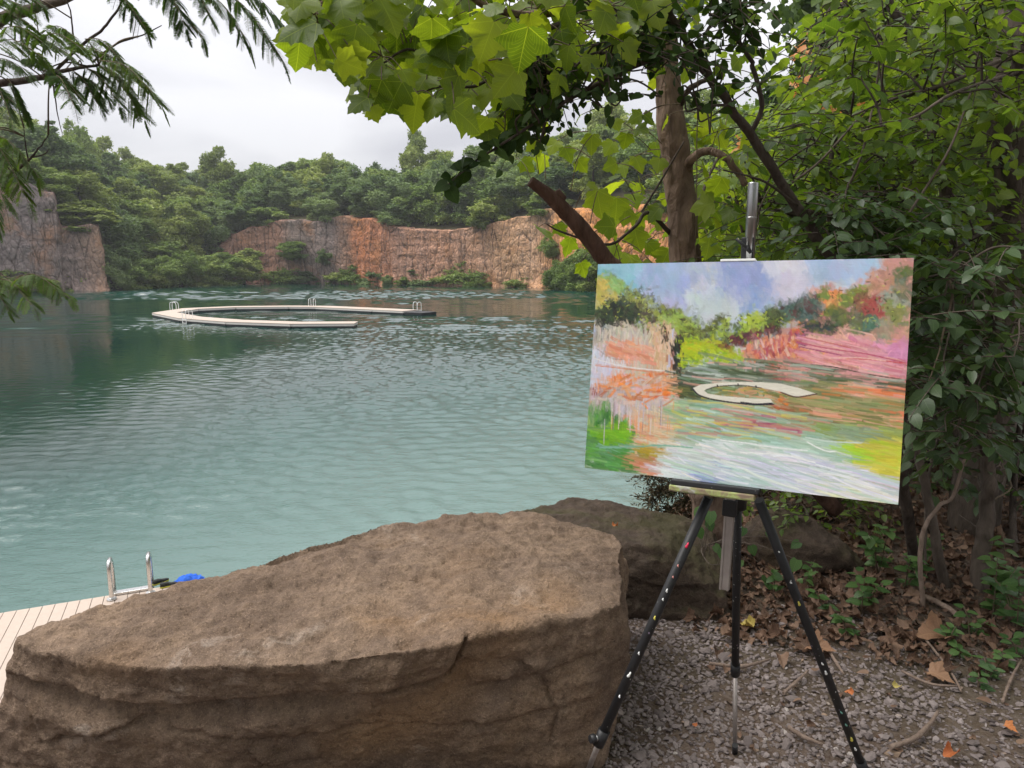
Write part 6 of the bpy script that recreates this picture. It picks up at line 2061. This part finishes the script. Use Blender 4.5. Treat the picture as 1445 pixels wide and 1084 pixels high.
t3.fill([(1290, 180), (1460, 150), (1460, 400), (1290, 380)], 90, (3.0, 4.4), .3, 8, .08, M_thk, OVATE, link=.3, twig=M_dbark, mind=11)
t3.done()

base = gnd(1330, 780)
t4 = Plant('understory_tree', 'slender dark stemmed tree in the middle of the thicket above the canvas corner', 'tree', base + np.array([.55, 1.3, .2]))
t4.limb([t4.base + np.array([0, 0, -.3])] + w3([(1345, 500, 4.7), (1338, 290, 4.6), (1322, 210, 4.5), (1312, 150, 4.5), (1300, 80, 4.4), (1260, 20, 4.4), (1225, -60, 4.4)]), [.05, .042, .036, .03, .025, .018], M_dbark, 'trunk', 12, .15)
t4.limb(w3([(1312, 110, 4.45), (1340, 60, 4.4), (1360, 10, 4.4)]), [.015, .01], M_dbark)
t4.limb(w3([(1315, 130, 4.5), (1250, 60, 4.4), (1200, 20, 4.4), (1190, -40, 4.4)]), [.012, .008], M_dbark)
t4.limb(w3([(1318, 130, 4.5), (1300, 200, 4.4), (1285, 250, 4.3), (1270, 330, 4.2)]), [.01, .006], M_dbark)
t4.fill([(1100, 60), (1180, 20), (1300, 40), (1330, 180), (1300, 360), (1180, 350), (1100, 300), (1070, 190)], 150, (3.6, 5.2), .33, 8, .085, M_thk, OVATE, link=.3, twig=M_dbark, mind=10)
t4.done()

base = gnd(1190, 770)
t5 = Plant('shrub', 'leafy shrub with arching twigs directly behind the canvas and mast', 'shrub', base + np.array([.1, .4, 0]))
t5.limb([t5.base] + w3([(1190, 600, 3.9), (1180, 450, 3.8), (1190, 330, 3.7), (1170, 260, 3.7), (1180, 180, 3.7)]), [.03, .022, .018, .010], M_dbark, 'trunk', 9)
t5.limb(w3([(1185, 400, 3.8), (1140, 330, 3.6), (1110, 300, 3.5), (1070, 290, 3.4)]), [.012, .006], M_dbark)
t5.limb(w3([(1190, 330, 3.7), (1192, 290, 3.7), (1215, 262, 3.65), (1238, 280, 3.6)]), [.012, .006], M_dbark)
t5.fill([(1045, 170), (1130, 150), (1290, 200), (1300, 380), (1045, 380)], 150, (3.0, 4.2), .27, 8, .07, M_thk, OVATE, link=.3, twig=M_dbark, mind=9)
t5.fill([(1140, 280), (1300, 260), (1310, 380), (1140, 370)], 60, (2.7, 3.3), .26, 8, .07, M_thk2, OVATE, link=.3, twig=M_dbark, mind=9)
t5.done()

base = gnd(1090, 770)
t6 = Plant('shrub', 'bright green shrub between the sycamore trunk and the mast, rooted behind the rocks', 'shrub', base + np.array([.05, .5, -.1]))
t6.limb([t6.base] + w3([(1090, 620, 4.3), (1075, 480, 4.4), (1060, 380, 4.4), (1040, 280, 4.4)]), [.025, .018, .01], M_dbark, 'trunk', 8)
t6.limb(w3([(1088, 640, 4.3), (1050, 600, 4.4), (1020, 640, 4.4)]), [.01, .005], M_dbark)
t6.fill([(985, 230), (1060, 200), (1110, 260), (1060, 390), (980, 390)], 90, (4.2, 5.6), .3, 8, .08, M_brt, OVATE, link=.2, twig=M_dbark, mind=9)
t6.fill([(985, 700), (1100, 690), (1230, 715), (1220, 770), (1100, 770), (1040, 750)], 70, (3.7, 4.8), .22, 7, .06, M_thk, OVATE, link=.3, twig=M_dbark, mind=8)
t6.fill([(1090, 690), (1260, 715), (1260, 790), (1150, 790)], 46, (3.6, 4.6), .2, 7, .055, M_thk, OVATE, link=.4, twig=M_dbark, mind=8)
t6.done()

# blossoming tree farther back, orange flower clusters against the sky
base = np.array([3.6, 7.2, float(ground_z(np.array([3.6]), np.array([7.2]))[0])])
t7 = Plant('flowering_tree', 'yellow green tree with orange seed clusters at the edge of the sky gap', 'tree', base)
t7.limb([base + np.array([0, 0, -.2])] + w3([(1200, 450, 7.0), (1190, 250, 6.8), (1180, 120, 6.8), (1190, 0, 6.8)]), [.07, .055, .04, .02], M_dbark, 'trunk', 9)
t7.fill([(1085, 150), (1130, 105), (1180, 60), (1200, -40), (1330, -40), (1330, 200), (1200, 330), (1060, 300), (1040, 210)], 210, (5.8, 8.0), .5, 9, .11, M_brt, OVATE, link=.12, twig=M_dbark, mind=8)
for px, py in ((1128, 128), (1136, 84), (1140, 72), (1120, 118), (1145, 120), (1140, 128), (1170, 118), (1165, 110), (1128, 72), (1210, 148), (1180, 160), (1172, 158), (1140, 50), (1208, 145), (1222, 160), (1280, 165), (1300, 80), (1045, 203), (1048, 206), (1160, 146)):
    for _ in range(5):
        p = at(px + vr.normal(0, 4), py + vr.normal(0, 4), vr.uniform(5.6, 6.2))
        put_leaves(t7.part('blossom', M_flower), OVATE[0], (p - base)[None], unit(vr.normal(0, 1, 3))[None], np.array([[0, -.6, .6]]) + vr.normal(0, .4, (1, 3)), np.array([vr.uniform(.05, .09)]), 0, np.array([vr.random()]))
t7.done()

# back rows that close the wood
back = [((2.0, 6.4), [(980, 240), (1080, 180), (1180, 240), (1180, 480), (1000, 420)], 110, (5.4, 7.5), M_brt, 'rounded light green tree behind the sycamore trunk'),
        ((4.6, 6.4), [(1150, 200), (1330, 160), (1330, 640), (1150, 560)], 190, (5.2, 7.4), M_thk, 'dense thicket tree filling the wood directly behind the canvas'),
        ((6.2, 6.6), [(1290, 60), (1470, 30), (1470, 420), (1290, 400)], 170, (5.0, 7.6), M_thk, 'tall thicket tree in the back of the upper right wood'),
        ((5.2, 5.4), [(1270, 380), (1470, 360), (1470, 720), (1270, 700)], 190, (4.5, 6.2), M_thk2, 'deeply shaded bush in the back of the lower right wood'),
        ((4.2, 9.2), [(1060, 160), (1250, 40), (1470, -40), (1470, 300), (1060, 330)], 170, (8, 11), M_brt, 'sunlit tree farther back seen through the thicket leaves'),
        ((2.7, 5.6), [(1000, 560), (1270, 600), (1270, 745), (1060, 740)], 110, (4.8, 6.6), M_thk, 'low bush behind the easel legs beyond the rocks')]
for (bx_, by_), poly, n, D, m_, lab in back:
    base = np.array([bx_, by_, float(ground_z(np.array([bx_]), np.array([by_]))[0])])
    t = Plant('thicket_tree', lab, 'tree', base, None)
    P2 = np.array(poly, float)
    top = at(P2[:, 0].mean(), P2[:, 1].min(), by_)
    mid = at(P2[:, 0].mean() + 10, P2[:, 1].mean(), by_)
    t.limb([base + np.array([0, 0, -.3]), (base + mid) / 2 + np.array([.1, 0, 0]), mid, top], [.07, .055, .04, .015], M_dbark, 'trunk', 9, .15)
    for k in range(5):
        q = t.skel[0][vr.integers(8, len(t.skel[0]))]
        px, py = sample_poly(poly, 1, vr)[0]
        e = at(px, py, vr.uniform(*D))
        t.limb([q, (q + e) / 2 + np.array([0, 0, .15]), e], [.02, .012, .005], M_dbark)
    t.fill(poly, n, D, .5, 9, .115, m_, OVATE, link=.15, twig=M_dbark, mind=8)
    t.done()

# bare stems and vines in the gloom
for k, (a_, b2, c_, r0, lab) in enumerate((((1262, 800, 4.1), (1275, 650, 4.2), (1268, 420, 4.3), .03, 'straight shaded stem close to the right edge of the canvas'), ((1420, 790, 4.3), (1415, 640, 4.4), (1440, 430, 4.5), .035, 'shaded stem behind the stout sapling'),
                                       ((1355, 770, 4.4), (1348, 640, 4.5), (1365, 450, 4.6), .026, 'slim stem in the gloom between the two saplings'), ((1240, 780, 4.6), (1225, 700, 4.7), (1200, 520, 4.8), .03, 'dark stem leaning left under the canvas corner'),
                                       ((1440, 820, 3.6), (1430, 700, 3.7), (1448, 520, 3.8), .02, 'slim stem at the far right edge of the leaf litter'))):
    p0_ = gnd(a_[0], a_[1]) if k == 4 else at(*a_)
    p0_[2] = float(ground_z(p0_[0:1], p0_[1:2])[0])
    t = Plant('bare_stem', lab, 'stem', p0_)
    t.limb([p0_ + np.array([0, 0, -.1]), at(*b2), at(*c_)], [r0, r0 * .8, r0 * .5], M_gbark if k % 2 else M_dbark, 'trunk', 9, .15)
    for j in range(4):
        q = t.skel[0][vr.integers(4, len(t.skel[0]))]
        e = q + np.array([vr.normal(0, .35), vr.normal(0, .2), vr.uniform(.05, .5)])
        t.limb([q, (q + e) / 2 + vr.normal(0, .05, 3), e], [r0 * .35, r0 * .15], M_gbark, 'trunk', 5)
    t.done()
for k, pts in enumerate(([(1250, 350, 2.9), (1290, 290, 2.9), (1340, 210, 2.9), (1370, 130, 3.0)], [(1295, 395, 2.8), (1350, 380, 2.75), (1400, 350, 2.75), (1450, 350, 2.7)], [(1180, 300, 3.2), (1215, 220, 3.2), (1235, 130, 3.3), (1245, 60, 3.3)],
                         [(1360, 560, 2.7), (1390, 520, 2.7), (1420, 480, 2.7), (1450, 470, 2.7)], [(1115, 260, 3.1), (1160, 225, 3.1), (1230, 150, 3.2), (1290, 125, 3.2)], [(1100, 255, 3.0), (1085, 268, 3.0), (1070, 300, 3.0), (1068, 330, 3.05), (1074, 355, 3.1)])):
    w_ = catmull(w3(pts), 6)
    gz_ = float(ground_z(w_[0:1, 0], w_[0:1, 1])[0])
    mb = MB(); tube(mb, w_, [.006, .004] if k < 5 else [.003, .002], 6, 0, .15, True, k)
    tag(mb.build('vine', M_gbark, None, ('luv',)), ('pale vine climbing through leaves from the canvas corner', 'grey vine crossing the leaves just right of the canvas', 'thin vine rising left of the crooked tree stems',
                                                    'short vine loop over the lower right leaves', 'thin pale vine sloping up above the canvas', 'wiry pale vine curling down just right of the mast')[k], 'vine')

# ---------------------------------------------------------------- canopy roof overhead (wood on the right; unseen trees added behind the viewer for shade)
for k, (bx_, by_, hz, R_, lab) in enumerate(((3.6, .6, 6.2, 3.0, 'forest tree overhanging the gravel pad from the right'), (2.6, 3.8, 7.4, 2.8, 'tall forest tree over the thicket'), (1.6, -3.2, 6.5, 3.2, 'unseen forest tree added behind the viewpoint for shade'), (6.2, 3.2, 7.5, 3.4, 'forest tree deep in the wood on the right'), (-2.6, -3.8, 7.0, 3.2, 'unseen forest tree added behind the viewpoint toward the dock for shade'), (.4, -4.6, 3.4, 2.6, 'unseen low bushy tree added behind the viewpoint to shade the boulder'), (3.4, -2.6, 3.6, 2.6, 'unseen low bushy tree added right of the viewpoint for shade'))):
    base = np.array([bx_, by_, float(ground_z(np.array([bx_]), np.array([by_]))[0])])
    t = Plant('shading_tree', lab, 'tree', base)
    topp = base + np.array([vr.normal(0, .3), vr.normal(0, .3), hz])
    t.limb([base + np.array([0, 0, -.3]), (base + topp) / 2 + vr.normal(0, .15, 3), topp], [.13, .1, .04], M_gbark, 'trunk', 12, .12)
    for j in range(300):
        d = unit(vr.normal(0, 1, 3)); rr = vr.random() ** .4
        p = base + np.array([0, 0, hz - .3]) + d * rr * np.array([R_, R_, 1.7])
        a = vr.random() * 6.283
        t.spray(p, np.array([math.cos(a), math.sin(a), -.1]), .6, 8, .19, M_thk, OVATE, 'crown', .3, M_dbark)
    t.done()

# ---------------------------------------------------------------- seedlings on the ground
SEEDS = [(1215, 868, 3, 'pale green seedling spray nearest the right easel leg', .2), (1240, 812, 4, 'bushy green seedling behind the curled tan leaf', .3), (1275, 838, 3, 'dark green seedling beside the bushy one', .22), (1200, 905, 2, 'low seedling climbing at the gravel edge', .13),
         (1290, 800, 3, 'upright seedling below the leaning thin stem', .22), (1392, 958, 2, 'bright young seedling alone on the gravel at right', .10), (1380, 972, 1, 'tiny seedling touching the bright one', .06), (1422, 945, 2, 'faint seedling right of the bright one', .08),
         (1335, 918, 2, 'short seedling behind the largest tan leaf', .10), (1355, 930, 1, 'two leaved sprout by the pale arching twig', .07), (1400, 880, 4, 'leafy ground plant under the stout sapling', .24), (1435, 892, 4, 'leafy ground plant at the right edge of the picture', .26), (1420, 850, 4, 'taller ground plant behind the leafy one at the right edge', .28),
         (1130, 830, 2, 'drooping seedling among dead leaves behind the right easel leg', .15), (1090, 845, 2, 'seedling in litter between the easel legs', .14), (1440, 930, 2, 'low ground plant in front at the right edge', .12), (1165, 870, 2, 'thin seedling by the curled tan leaf', .12), (1370, 900, 2, 'small clump of leaves in front of the stout sapling', .12)]
for px, py, ns, lab, hh in SEEDS:
    base = gnd(px, py)
    t = Plant('seedling', lab, 'plant', base)
    for j in range(ns):
        a = vr.random() * 6.283
        e = base + np.array([math.cos(a) * hh * .45, math.sin(a) * hh * .45, hh * vr.uniform(.6, 1.1)])
        t.limb([base + np.array([0, 0, -.02]), (base + e) / 2 + np.array([0, 0, hh * .15]), e], [.0028, .0015], M_twig, 'stem', 5, 0, 4)
        sk = t.skel[-1]
        n = int(6 + 16 * hh)
        for i in range(n):
            p = sk[int((.25 + .75 * i / n) * (len(sk) - 1))]
            b2 = i * 2.4 + vr.normal(0, .3)
            tp = unit(np.array([math.cos(b2), math.sin(b2), .05 + vr.normal(0, .2)]))
            put_leaves(t.part('leaves', M_seed), OVATE[i % 3], (p + tp * .008 - base)[None], tp[None], np.array([[vr.normal(0, .3), -.3, 1]]), np.array([vr.uniform(.028, .05) * (1 if hh < .18 else 1.25)]), 0, np.array([vr.random()]))
    t.done()
# vine leaves trailing over the dark boulder by the trunk
base = at(1000, 770, 3.25)
t = Plant('ivy_sprig', 'trailing sprig of pale leaves between the left easel leg and hanging bar', 'plant', base)
t.limb(w3([(1010, 765, 3.2), (990, 775, 3.0), (1000, 795, 2.9), (1015, 797, 2.9)]), [.003, .002], M_gbark, 'stem', 5, 0)
for px, py, s_ in ((1000, 797, .05), (1008, 770, .045), (985, 745, .05), (1003, 722, .06), (990, 718, .06), (1012, 800, .05), (975, 750, .03), (1000, 735, .05), (1020, 775, .05), (1045, 790, .05), (1060, 770, .05), (1075, 815, .05), (1092, 812, .05), (1128, 765, .05), (1125, 790, .06), (1050, 745, .04), (1082, 750, .05)):
    p = at(px, py, vr.uniform(2.85, 3.2))
    tp = unit(np.array([vr.normal(0, .6), -.2, -.5]))
    put_leaves(t.part('leaves', M_seed), HEART[0], (p - base)[None], tp[None], np.array([[vr.normal(0, .3), -.6, .7]]), np.array([s_]), 0, np.array([vr.random()]))
    q = t.near(p)
    tube(t.part('stem', M_gbark), catmull([p, (p + q) / 2 + np.array([0, 0, .03]), q], 4) - base, [.0012, .002], 4, 0, 0, False)
t.done()

# cedar twigs hanging over the water behind the canvas' lower edge
base = at(1010, 740, 4.2); base[2] = float(ground_z(base[0:1], base[1:2])[0])
M_ced = leaf_mat('cedar_scale', (0.035, 0.04, 0.022), (0.085, 0.07, 0.04), (0.16, 0.12, 0.075), 0.15, (1.2, 1.1, .8), 0.2, 0.6, None, 2.0)
t = Plant('cedar_shrub', 'brownish feathery cedar twigs over the water below the canvas', 'shrub', base)
t.limb([base] + w3([(1040, 720, 4.2), (1010, 690, 4.15), (970, 675, 4.1)]), [.014, .009, .005], M_dbark, 'trunk', 7)
for pts in ([(990, 680, 4.12), (955, 668, 4.0), (925, 650, 3.95)], [(985, 685, 4.12), (950, 692, 4.0), (915, 690, 3.95)], [(1000, 690, 4.15), (960, 712, 4.0), (935, 722, 3.95)], [(975, 678, 4.1), (935, 672, 4.05), (905, 668, 4.0)], [(1020, 695, 4.15), (990, 715, 4.05), (962, 735, 4.0)], [(960, 672, 4.05), (930, 700, 4.0), (915, 712, 4.0)]):
    c = t.limb(w3(pts), [.004, .0015], M_dbark, 'limbs', 5, 0)
    for k in range(90):
        p = c[int(vr.random() * (len(c) - 1))]
        d = unit(np.array([vr.normal(-.4, .7), vr.normal(0, .6), vr.normal(-.15, .6)]))
        L = vr.uniform(.04, .13)
        m = 9
        tt = np.linspace(.1, 1, m)
        put_leaves(t.part('crown', M_ced), leaf_simple(.18, 0, .1, .1), p + d * (L * tt)[:, None] - base, d + vr.normal(0, .5, (m, 3)), vr.normal(0, 1, (m, 3)), np.full(m, .02), 0, vr.random(m))
t.done()

# ---------------------------------------------------------------- mimosa at the upper left
base = np.array([-3.4, 2.2, float(ground_z(np.array([-3.4]), np.array([2.2]))[0])])
mi = Plant('mimosa_tree', 'feathery leaved mimosa reaching in from the upper left', 'tree', base)
mi.limb([base + np.array([0, 0, -.3]), np.array([-3.3, 2.4, 4.6]), np.array([-3.0, 2.6, 5.6]), np.array([-2.7, 2.7, 6.6])], [.09, .075, .06, .045], M_gbark, 'trunk', 14)
J0 = np.array([-2.9, 2.6, 5.6])
mi.limb([J0] + w3([(-70, 45, 2.8), (20, 19, 2.8), (60, 8, 2.8), (105, -8, 2.8), (170, -50, 2.8)]), [.03, .019, .015, .010], M_gbark, 'limbs', 10)
mi.limb([np.array([-3.2, 2.45, 5.0])] + w3([(-80, 132, 2.8), (0, 118, 2.8), (40, 113, 2.78), (75, 104, 2.75), (108, 96, 2.7), (140, 92, 2.65)]), [.026, .015, .012, .007, .004], M_dbark, 'limbs', 9)
mi.limb(w3([(75, 104, 2.75), (100, 78, 2.75), (122, 58, 2.75), (145, 42, 2.7), (166, 14, 2.7), (180, -15, 2.7)]), [.006, .005, .003], M_dbark)
mi.limb(w3([(105, 72, 2.75), (103, 45, 2.75), (100, 20, 2.75), (93, -5, 2.75)]), [.0035, .002], M_dbark)
mi.limb(w3([(130, 88, 2.7), (165, 62, 2.65), (200, 50, 2.6), (228, 36, 2.6)]), [.004, .0015], M_dbark)
mi.limb(w3([(187, 56, 2.62), (190, 40, 2.62), (193, 20, 2.62)]), [.0015, .001], M_dbark)
mi.limb([np.array([-3.3, 2.4, 4.7])] + w3([(-60, 262, 2.6), (0, 250, 2.6), (28, 236, 2.6), (45, 222, 2.58), (58, 205, 2.55), (68, 190, 2.55)]), [.016, .008, .006, .003, .0015], M_dbark)
mi.limb(w3([(40, 226, 2.59), (36, 205, 2.58), (34, 180, 2.57)]), [.003, .001], M_dbark)
mi.limb(w3([(46, 222, 2.58), (62, 218, 2.55), (70, 210, 2.55)]), [.003, .001], M_dbark)
mi.limb(w3([(75, 120, 2.7), (78, 140, 2.68), (82, 165, 2.66), (88, 190, 2.65)]), [.003, .001], M_dbark)
mi.limb([np.array([-3.3, 2.35, 4.3])] + w3([(-60, 400, 2.5), (0, 400, 2.5), (50, 398, 2.45)]), [.016, .006, .003], M_dbark)
mi.limb(w3([(170, -60, 2.8), (230, -40, 2.6), (290, -25, 2.5), (335, -15, 2.45)]), [.010, .006, .003], M_dbark)
LF = leaf_simple(.16, 0, .05, .05, (0, .5, 1.0), (.6, 1.0, .25))


def frond(p0, p1, npair, plen, rd, sag=.12):
    """twice pinnate leaf: rachis p0 -> p1 with hanging pinnae of small leaflets"""
    p0 = np.asarray(p0); p1 = np.asarray(p1)
    d = p1 - p0; L = np.linalg.norm(d)
    cc = catmull([p0, (p0 + p1) / 2 + np.array([0, 0, sag * L]), p1], 8)
    tube(mi.part('twigs', M_twig), cc - base, [.0016, .0009], 4, 0, 0, False)
    sd = unit(np.cross(unit(d), np.array([0, 0, 1.0]) + vr.normal(0, .25, 3)))
    if not np.isfinite(sd).all(): sd = np.array([1.0, 0, 0])
    for k in range(npair + 1):
        t = .22 + .78 * k / npair
        q = cc[int(t * (len(cc) - 1))]
        tn = unit(cc[min(len(cc) - 1, int(t * (len(cc) - 1)) + 1)] - cc[max(0, int(t * (len(cc) - 1)) - 1)])
        for s_ in ((-1, 1) if k < npair else (0,)):
            pl = plen * (.75 + .5 * math.sin(math.pi * min(1, t * .9))) * vr.uniform(.85, 1.1)
            dd = unit(tn * .62 + sd * s_ * .62 + np.array([0, 0, -.42]) + vr.normal(0, .08, 3))
            m = 17
            tt = np.linspace(.08, 1, m)
            ax = q + dd * (tt * pl)[:, None] + np.array([0, 0, -1.0]) * (pl * .22 * tt ** 2)[:, None]
            dl = unit(dd + np.array([0, 0, -.3]))
            up_ = unit(np.array([0, 0, 1.0]) * .8 + sd * -s_ * .2 + vr.normal(0, .3, 3))
            sv = unit(np.cross(dl, up_))
            tube(mi.part('twigs', M_twig), np.vstack([q, ax[::4]]) - base, [.0007], 3, 0, 0, False)
            ll = .0155 * np.sin(np.pi * (.12 + .82 * tt)) ** .5
            for g in (-1, 1):
                tip = dl * .55 + sv * g * .85
                put_leaves(mi.part('crown', M_mim), LF, ax - base, np.broadcast_to(tip, (m, 3)) + vr.normal(0, .07, (m, 3)), np.broadcast_to(up_, (m, 3)), ll * vr.uniform(.9, 1.1, m), 0, np.full(m, rd) + vr.normal(0, .08, m))


FR = [(175, -25, 285, 52, 10, .10, .2), (150, -15, 205, 40, 8, .09, .15), (262, -22, 300, 30, 8, .09, .15), (300, -20, 398, 84, 11, .115, .15), (325, -20, 408, 45, 10, .10, .15), (280, -15, 352, 62, 9, .10, .15), (225, -30, 262, 40, 8, .10, .15),
      (135, 72, 228, 150, 11, .11, .6), (120, 80, 204, 168, 11, .11, .4), (110, 92, 170, 150, 9, .09, .35), (140, 85, 215, 130, 9, .1, .7), (95, 95, 140, 150, 9, .09, .4), (60, 100, 115, 140, 8, .09, .3), (20, 60, 95, 75, 9, .09, .7), (-20, 70, 60, 80, 9, .10, .6),
      (40, 70, 120, 70, 9, .085, .6), (-30, 95, 40, 100, 9, .10, .5), (0, 40, 60, 60, 8, .09, .6), (-20, 30, 50, 40, 8, .09, .5), (80, 70, 160, 80, 9, .09, .65), (30, 85, 90, 110, 8, .09, .45), (10, 110, 40, 165, 8, .09, .25), (-15, 115, 15, 165, 8, .09, .3),
      (70, 112, 105, 150, 7, .08, .25), (150, 95, 190, 150, 8, .09, .5), (-25, 10, 40, 15, 8, .09, .4), (10, -10, 60, 10, 7, .08, .3), (-30, 130, 20, 145, 8, .08, .35), (55, 50, 110, 55, 7, .08, .65), (120, 55, 170, 85, 8, .08, .6), (100, 110, 150, 135, 8, .08, .4),
      (-25, 190, 40, 285, 10, .10, .75), (-30, 205, 10, 300, 9, .10, .6), (-20, 185, 55, 250, 9, .09, .7), (-30, 230, -2, 320, 8, .09, .5), (5, 395, 98, 420, 10, .085, .9), (-15, 398, 48, 434, 9, .085, .85), (20, 396, 78, 405, 8, .075, .85), (-25, 400, 12, 438, 8, .08, .8), (-30, 395, 30, 400, 8, .08, .8)]
for (x0, y0, x1, y1, n_p, pl, rd) in FR:
    Dm = 2.6 if y0 < 180 else 2.5
    D0 = Dm + vr.normal(0, .12)
    frond(at(x0, y0, D0), at(x1, y1, D0 - .12 + vr.normal(0, .06)), n_p, pl * .62, rd)
    q = mi.near(at(x0, y0, D0))
    tube(mi.part('twigs', M_twig), catmull([q, (q + at(x0, y0, D0)) / 2 + np.array([0, 0, .02]), at(x0, y0, D0)], 4) - base, [.003, .0018], 4, 0, 0, False)
mi.done()

# trees standing along the right bank of the lake, seen between the leaves
M_bank = leaf_mat('bank_leaves', (0.03, 0.06, 0.016), (0.075, 0.125, 0.03), (0.15, 0.2, 0.05), 0.35, (1.5, 1.5, 0.6), 0.25, 0.55, None, 0.2)
BV = []
for k in range(3):
    cmb, tops = crown_mb(300 + k, 9, 3.4, 20, 0.24, 620, 0.03)
    BV.append((cmb.mesh('crown', M_bank, ('rnd',)), trunk_mb(300 + k, 9, tops, .16).mesh('trunk', M_farbark)))
for k, (off, y, Hn, wd) in enumerate(((.5, 11.5, 5.0, 1.9), (.3, 16, 6.5, 2.8), (1.0, 22, 7, 3.4), (3.0, 12.5, 9, 2.6), (3, 17, 10, 3.6), (.5, 31, 8, 3.8), (1, 42, 8, 4.2), (0, 56, 9, 4.5), (4, 24, 11, 3.8), (0, 70, 10, 5), (5, 48, 13, 5), (4, 34, 12, 4.6), (0, 88, 10, 5.5), (5.5, 12, 10, 3.2), (8, 17, 11, 4), (9, 26, 13, 5), (.2, 13.5, 4.5, 2.0), (.4, 9.6, 3.2, 1.3), (0, 19, 5, 2.6), (-.5, 26, 6, 3), (-.5, 37, 7, 3.6), (-1, 48, 8, 4.2), (-1, 62, 9, 4.8))):
    x = float(np.interp(y, BANK[5:, 1], BANK[5:, 0])) + off
    g0 = float(ground_z(np.array([x]), np.array([y]))[0])
    if x / y < .5: Hn = max(2.0, min(Hn, CAM[2] + .15 * y - g0))
    z = float(ground_z(np.array([x]), np.array([y]))[0]) - .4
    t = thing('bank_tree', 'leafy tree on the right bank of the lake glimpsed behind the sycamore', 'tree', (x, y, z), vr.random() * 6.28, 'trees along the right bank')
    cm, tm_ = BV[k % 3]
    for nm, me in (('trunk', tm_), ('crown', cm)):
        o = bpy.data.objects.new(nm, me); sc.collection.objects.link(o); o.parent = t
    t.scale = (wd / 3.4, wd / 3.4, Hn / 9)

# ================================================================== AIR
b = NB('air')
b.t.nodes.clear()
b.out = b.n('OutputMaterial')
pv = b.n('VolumePrincipled')
pv.inputs['Color'].default_value = (0.93, 0.95, 1.0, 1)
pv.inputs['Density'].default_value = 0.0003
pv.inputs['Anisotropy'].default_value = 0.2
b.l(pv.outputs[0], b.out.inputs['Volume'])
mb = MB()
box(mb, (0, 180, 25.0), (900, 640, 84.0))
hz_ = mb.build('haze', b.m)
tag(hz_, kind='stuff')
